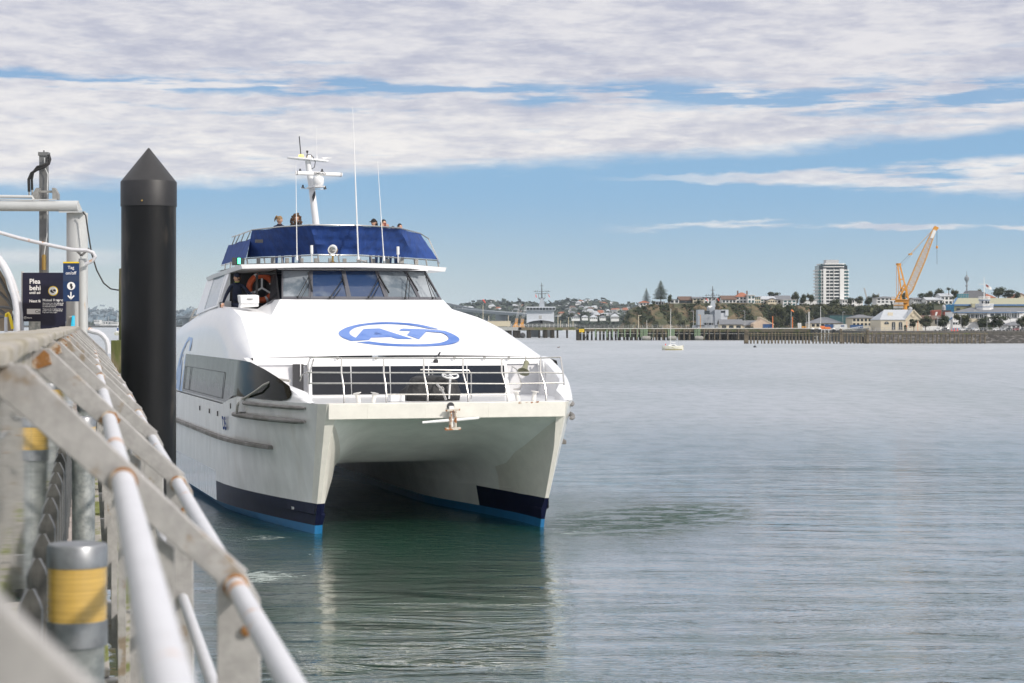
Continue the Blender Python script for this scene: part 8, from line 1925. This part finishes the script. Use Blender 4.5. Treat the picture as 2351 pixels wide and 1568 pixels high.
def person(label, loc, rz, top='cloth_navy', legs='cloth_black', hair='hair_brown', style='short', height=1.68, yaw=0, skin='skin', arms='down', pitch=0, hat=None, phone=False, twist=None):
    k = height / 1.72; o = thing('person', label, 'person', loc, rz)
    def J(x, y, z): return (x * k, y * k, z * k)
    lh = {'down': (J(-.25, -.02, 1.12), J(-.27, -.10, .86)), 'rail': (J(-.27, -.08, 1.15), J(-.20, -.33, 1.10)), 'phone': (J(-.24, -.14, 1.18), J(-.10, -.24, 1.44)), 'crew': (J(-.30, -.10, 1.14), J(-.36, -.30, .92))}[arms]
    rh = {'down': (J(.25, -.02, 1.12), J(.27, -.10, .86)), 'rail': (J(.27, -.08, 1.15), J(.20, -.33, 1.10)), 'phone': (J(.24, -.14, 1.18), J(.08, -.24, 1.42)), 'crew': (J(.34, -.12, 1.20), J(.52, -.30, 1.12))}[arms]
    jt = {'pelvis': (J(0, 0, .92), (.145 * k, .105 * k)), 'waist': (J(0, 0, 1.08), (.130 * k, .095 * k)), 'chest': (J(0, -.005, 1.28), (.165 * k, .11 * k)), 'neckb': (J(0, .01, 1.44), (.075 * k, .07 * k)), 'neck': (J(0, 0, 1.50), (.055 * k, .055 * k)),
          'ls': (J(-.175, .0, 1.40), .062 * k), 'le': (lh[0], .048 * k), 'lw': (lh[1], .036 * k), 'rs': (J(.175, .0, 1.40), .062 * k), 're': (rh[0], .048 * k), 'rw': (rh[1], .036 * k)}
    skin_body('upper_body', jt, [('pelvis', 'waist'), ('waist', 'chest'), ('chest', 'neckb'), ('neckb', 'neck'), ('neckb', 'ls'), ('ls', 'le'), ('le', 'lw'), ('neckb', 'rs'), ('rs', 're'), ('re', 'rw')], top, o)
    jl = {'pelvis': (J(0, 0, .93), (.14 * k, .10 * k))}
    for n, s in (('l', -1), ('r', 1)): jl[n + 'h'] = (J(s * .085, 0, .86), .088 * k); jl[n + 'k'] = (J(s * .10, -.015, .48), .058 * k); jl[n + 'a'] = (J(s * .105, .02, .10), .042 * k); jl[n + 'f'] = (J(s * .115, -.13, .045), (.042 * k, .035 * k))
    skin_body('trousers', jl, [('pelvis', 'lh'), ('lh', 'lk'), ('lk', 'la'), ('la', 'lf'), ('pelvis', 'rh'), ('rh', 'rk'), ('rk', 'ra'), ('ra', 'rf')], legs, o)
    b = MB(); b.tube([J(0, .005, 1.47), J(0, -.01, 1.58)], .052 * k, 12); b.build('neck', skin, o)
    M = head(o, J(0, -.015, 1.63), .105 * k, yaw, skin, hair, style, pitch)
    for (e, w, s) in ((lh[0], lh[1], -1), (rh[0], rh[1], 1)):
        d = (Vector(w) - Vector(e)).normalized(); hand(o, Vector(w) + d * .015, d if arms != 'phone' else Vector((0, -.2, 1)), (0, 0, 1) if arms != 'phone' else (0, -1, 0), skin, -s)
    if hat == 'beanie':
        b = MB(); b.ball((0, .012, .035), (.092 * k, .108 * k, .112 * k), 18, 12); keep = [f for f in b.f if not all(b.v[i][2] < .02 for i in f)]; b.f = keep; b.m = b.m[:len(keep)]; b.smooth = b.smooth[:len(keep)]
        b.torus((0, .012, .030), .094 * k, .014, (0, 0, 1), 20, 6); b.v = [tuple(M @ Vector(v)) for v in b.v]; b.build('beanie', 'cloth_navy', o)
    if hat == 'cap':
        b = MB(); b.ball((0, .012, .035), (.095 * k, .110 * k, .100 * k), 18, 12); keep = [f for f in b.f if not all(b.v[i][2] < .03 for i in f)]; b.f = keep; b.m = b.m[:len(keep)]; b.smooth = b.smooth[:len(keep)]
        b.hexa([(-.07, -.08, .04), (.07, -.08, .04), (.07, -.08, .052), (-.07, -.08, .052)], [(-.055, -.19, .028), (.055, -.19, .028), (.055, -.19, .038), (-.055, -.19, .038)]); b.v = [tuple(M @ Vector(v)) for v in b.v]; b.build('cap', 'cloth_black', o)
    if phone:
        b = MB(); c = Vector(J(-.02, -.26, 1.55)); b.box(c.x - .04, c.x + .04, c.y - .006, c.y + .006, c.z - .075, c.z + .075); bevel(b.build('phone', 'ship_red', o), .006)
    b = MB(); b.torus(J(0, 0, 1.49), .072 * k, .022 * k, (0, -.1, 1), 18, 6); b.build('collar', top, o)
    return o
def fw(u, v, z): return ferry_M @ Vector((u, v, z))
# crewman: head top at z, feet on the side deck
hd_ = Vector(inv(537, 637, 6.19)); z_f = 6.27 - 1.74
cw_ = person('crewman in a navy jacket and navy beanie leaning out beside the lifebuoy', fw(-3.17, 11.55, z_f), TH - .25, 'cloth_navy', 'cloth_navy', 'hair_brown', 'short', 1.72, yaw=-.9, arms='crew', hat='beanie')
b = MB(); b.torus((0, 0, 1.515), .062, .008, (0, -.2, 1), 18, 5); b.build('collar_trim', 'neon', cw_)
def paxat(fx, fy_top, v): u, v_, z = ivv(fx, fy_top, v); return u, v_, z
for (fx, fy, v, l, kw) in ((642, 497.5, 13.2, 'passenger with a blond ponytail looking down over the blue canvas', dict(hair='hair_blond', style='ponytail', yaw=.75, pitch=.45, top='cloth_navy')),
                      (680.5, 493, 13.2, 'passenger with long curly brown hair beside the ponytailed passenger', dict(hair='hair_brown', style='curly', yaw=0, pitch=.3, top='cloth_black')),
                      (857.5, 503.5, 13.2, 'passenger in a black peaked cap behind the blue canvas', dict(hair='hair_black', style='long', yaw=-.7, hat='cap', top='cloth_black', pitch=.1)),
                      (881, 505, 13.3, 'passenger holding up a dark red phone beside the capped passenger', dict(hair='hair_black', style='long', yaw=.1, top='cloth_blue', phone=True, arms='phone', skin='skin')),
                      (918, 514.5, 13.4, 'passenger of whom only a dark fringe shows at the right of the canvas', dict(hair='hair_black', style='short', yaw=.2, top='cloth_black')),
                      (902, 520.5, 13.4, 'passenger whose black hair barely clears the canvas beside the phone holder', dict(hair='hair_black', style='short', yaw=0, top='cloth_black'))):
    v += 1.9; u, v_, z = paxat(fx, fy, v); zf = 6.50; hgt = (z - zf) * .985
    person(l, fw(u, v_, zf), TH, height=max(1.0, hgt), legs='cloth_blue', **kw)
# ================================================================ sea haze
hz_ = bpy.data.materials.new('haze_air'); hz_.use_nodes = True; nt = hz_.node_tree; nt.nodes.clear()
ho_ = nt.nodes.new('ShaderNodeOutputMaterial'); hv = nt.nodes.new('ShaderNodeVolumePrincipled')
hv.inputs['Color'].default_value = (.80, .88, .98, 1); hv.inputs['Density'].default_value = HAZE; hv.inputs['Anisotropy'].default_value = .3
nt.links.new(hv.outputs[0], ho_.inputs['Volume']); MATS['haze_air'] = hz_
b = MB(); b.box(-9100, 9100, -100, 14100, -6, 160); hzo = tag(b.build('haze', 'haze_air'), kind='stuff')
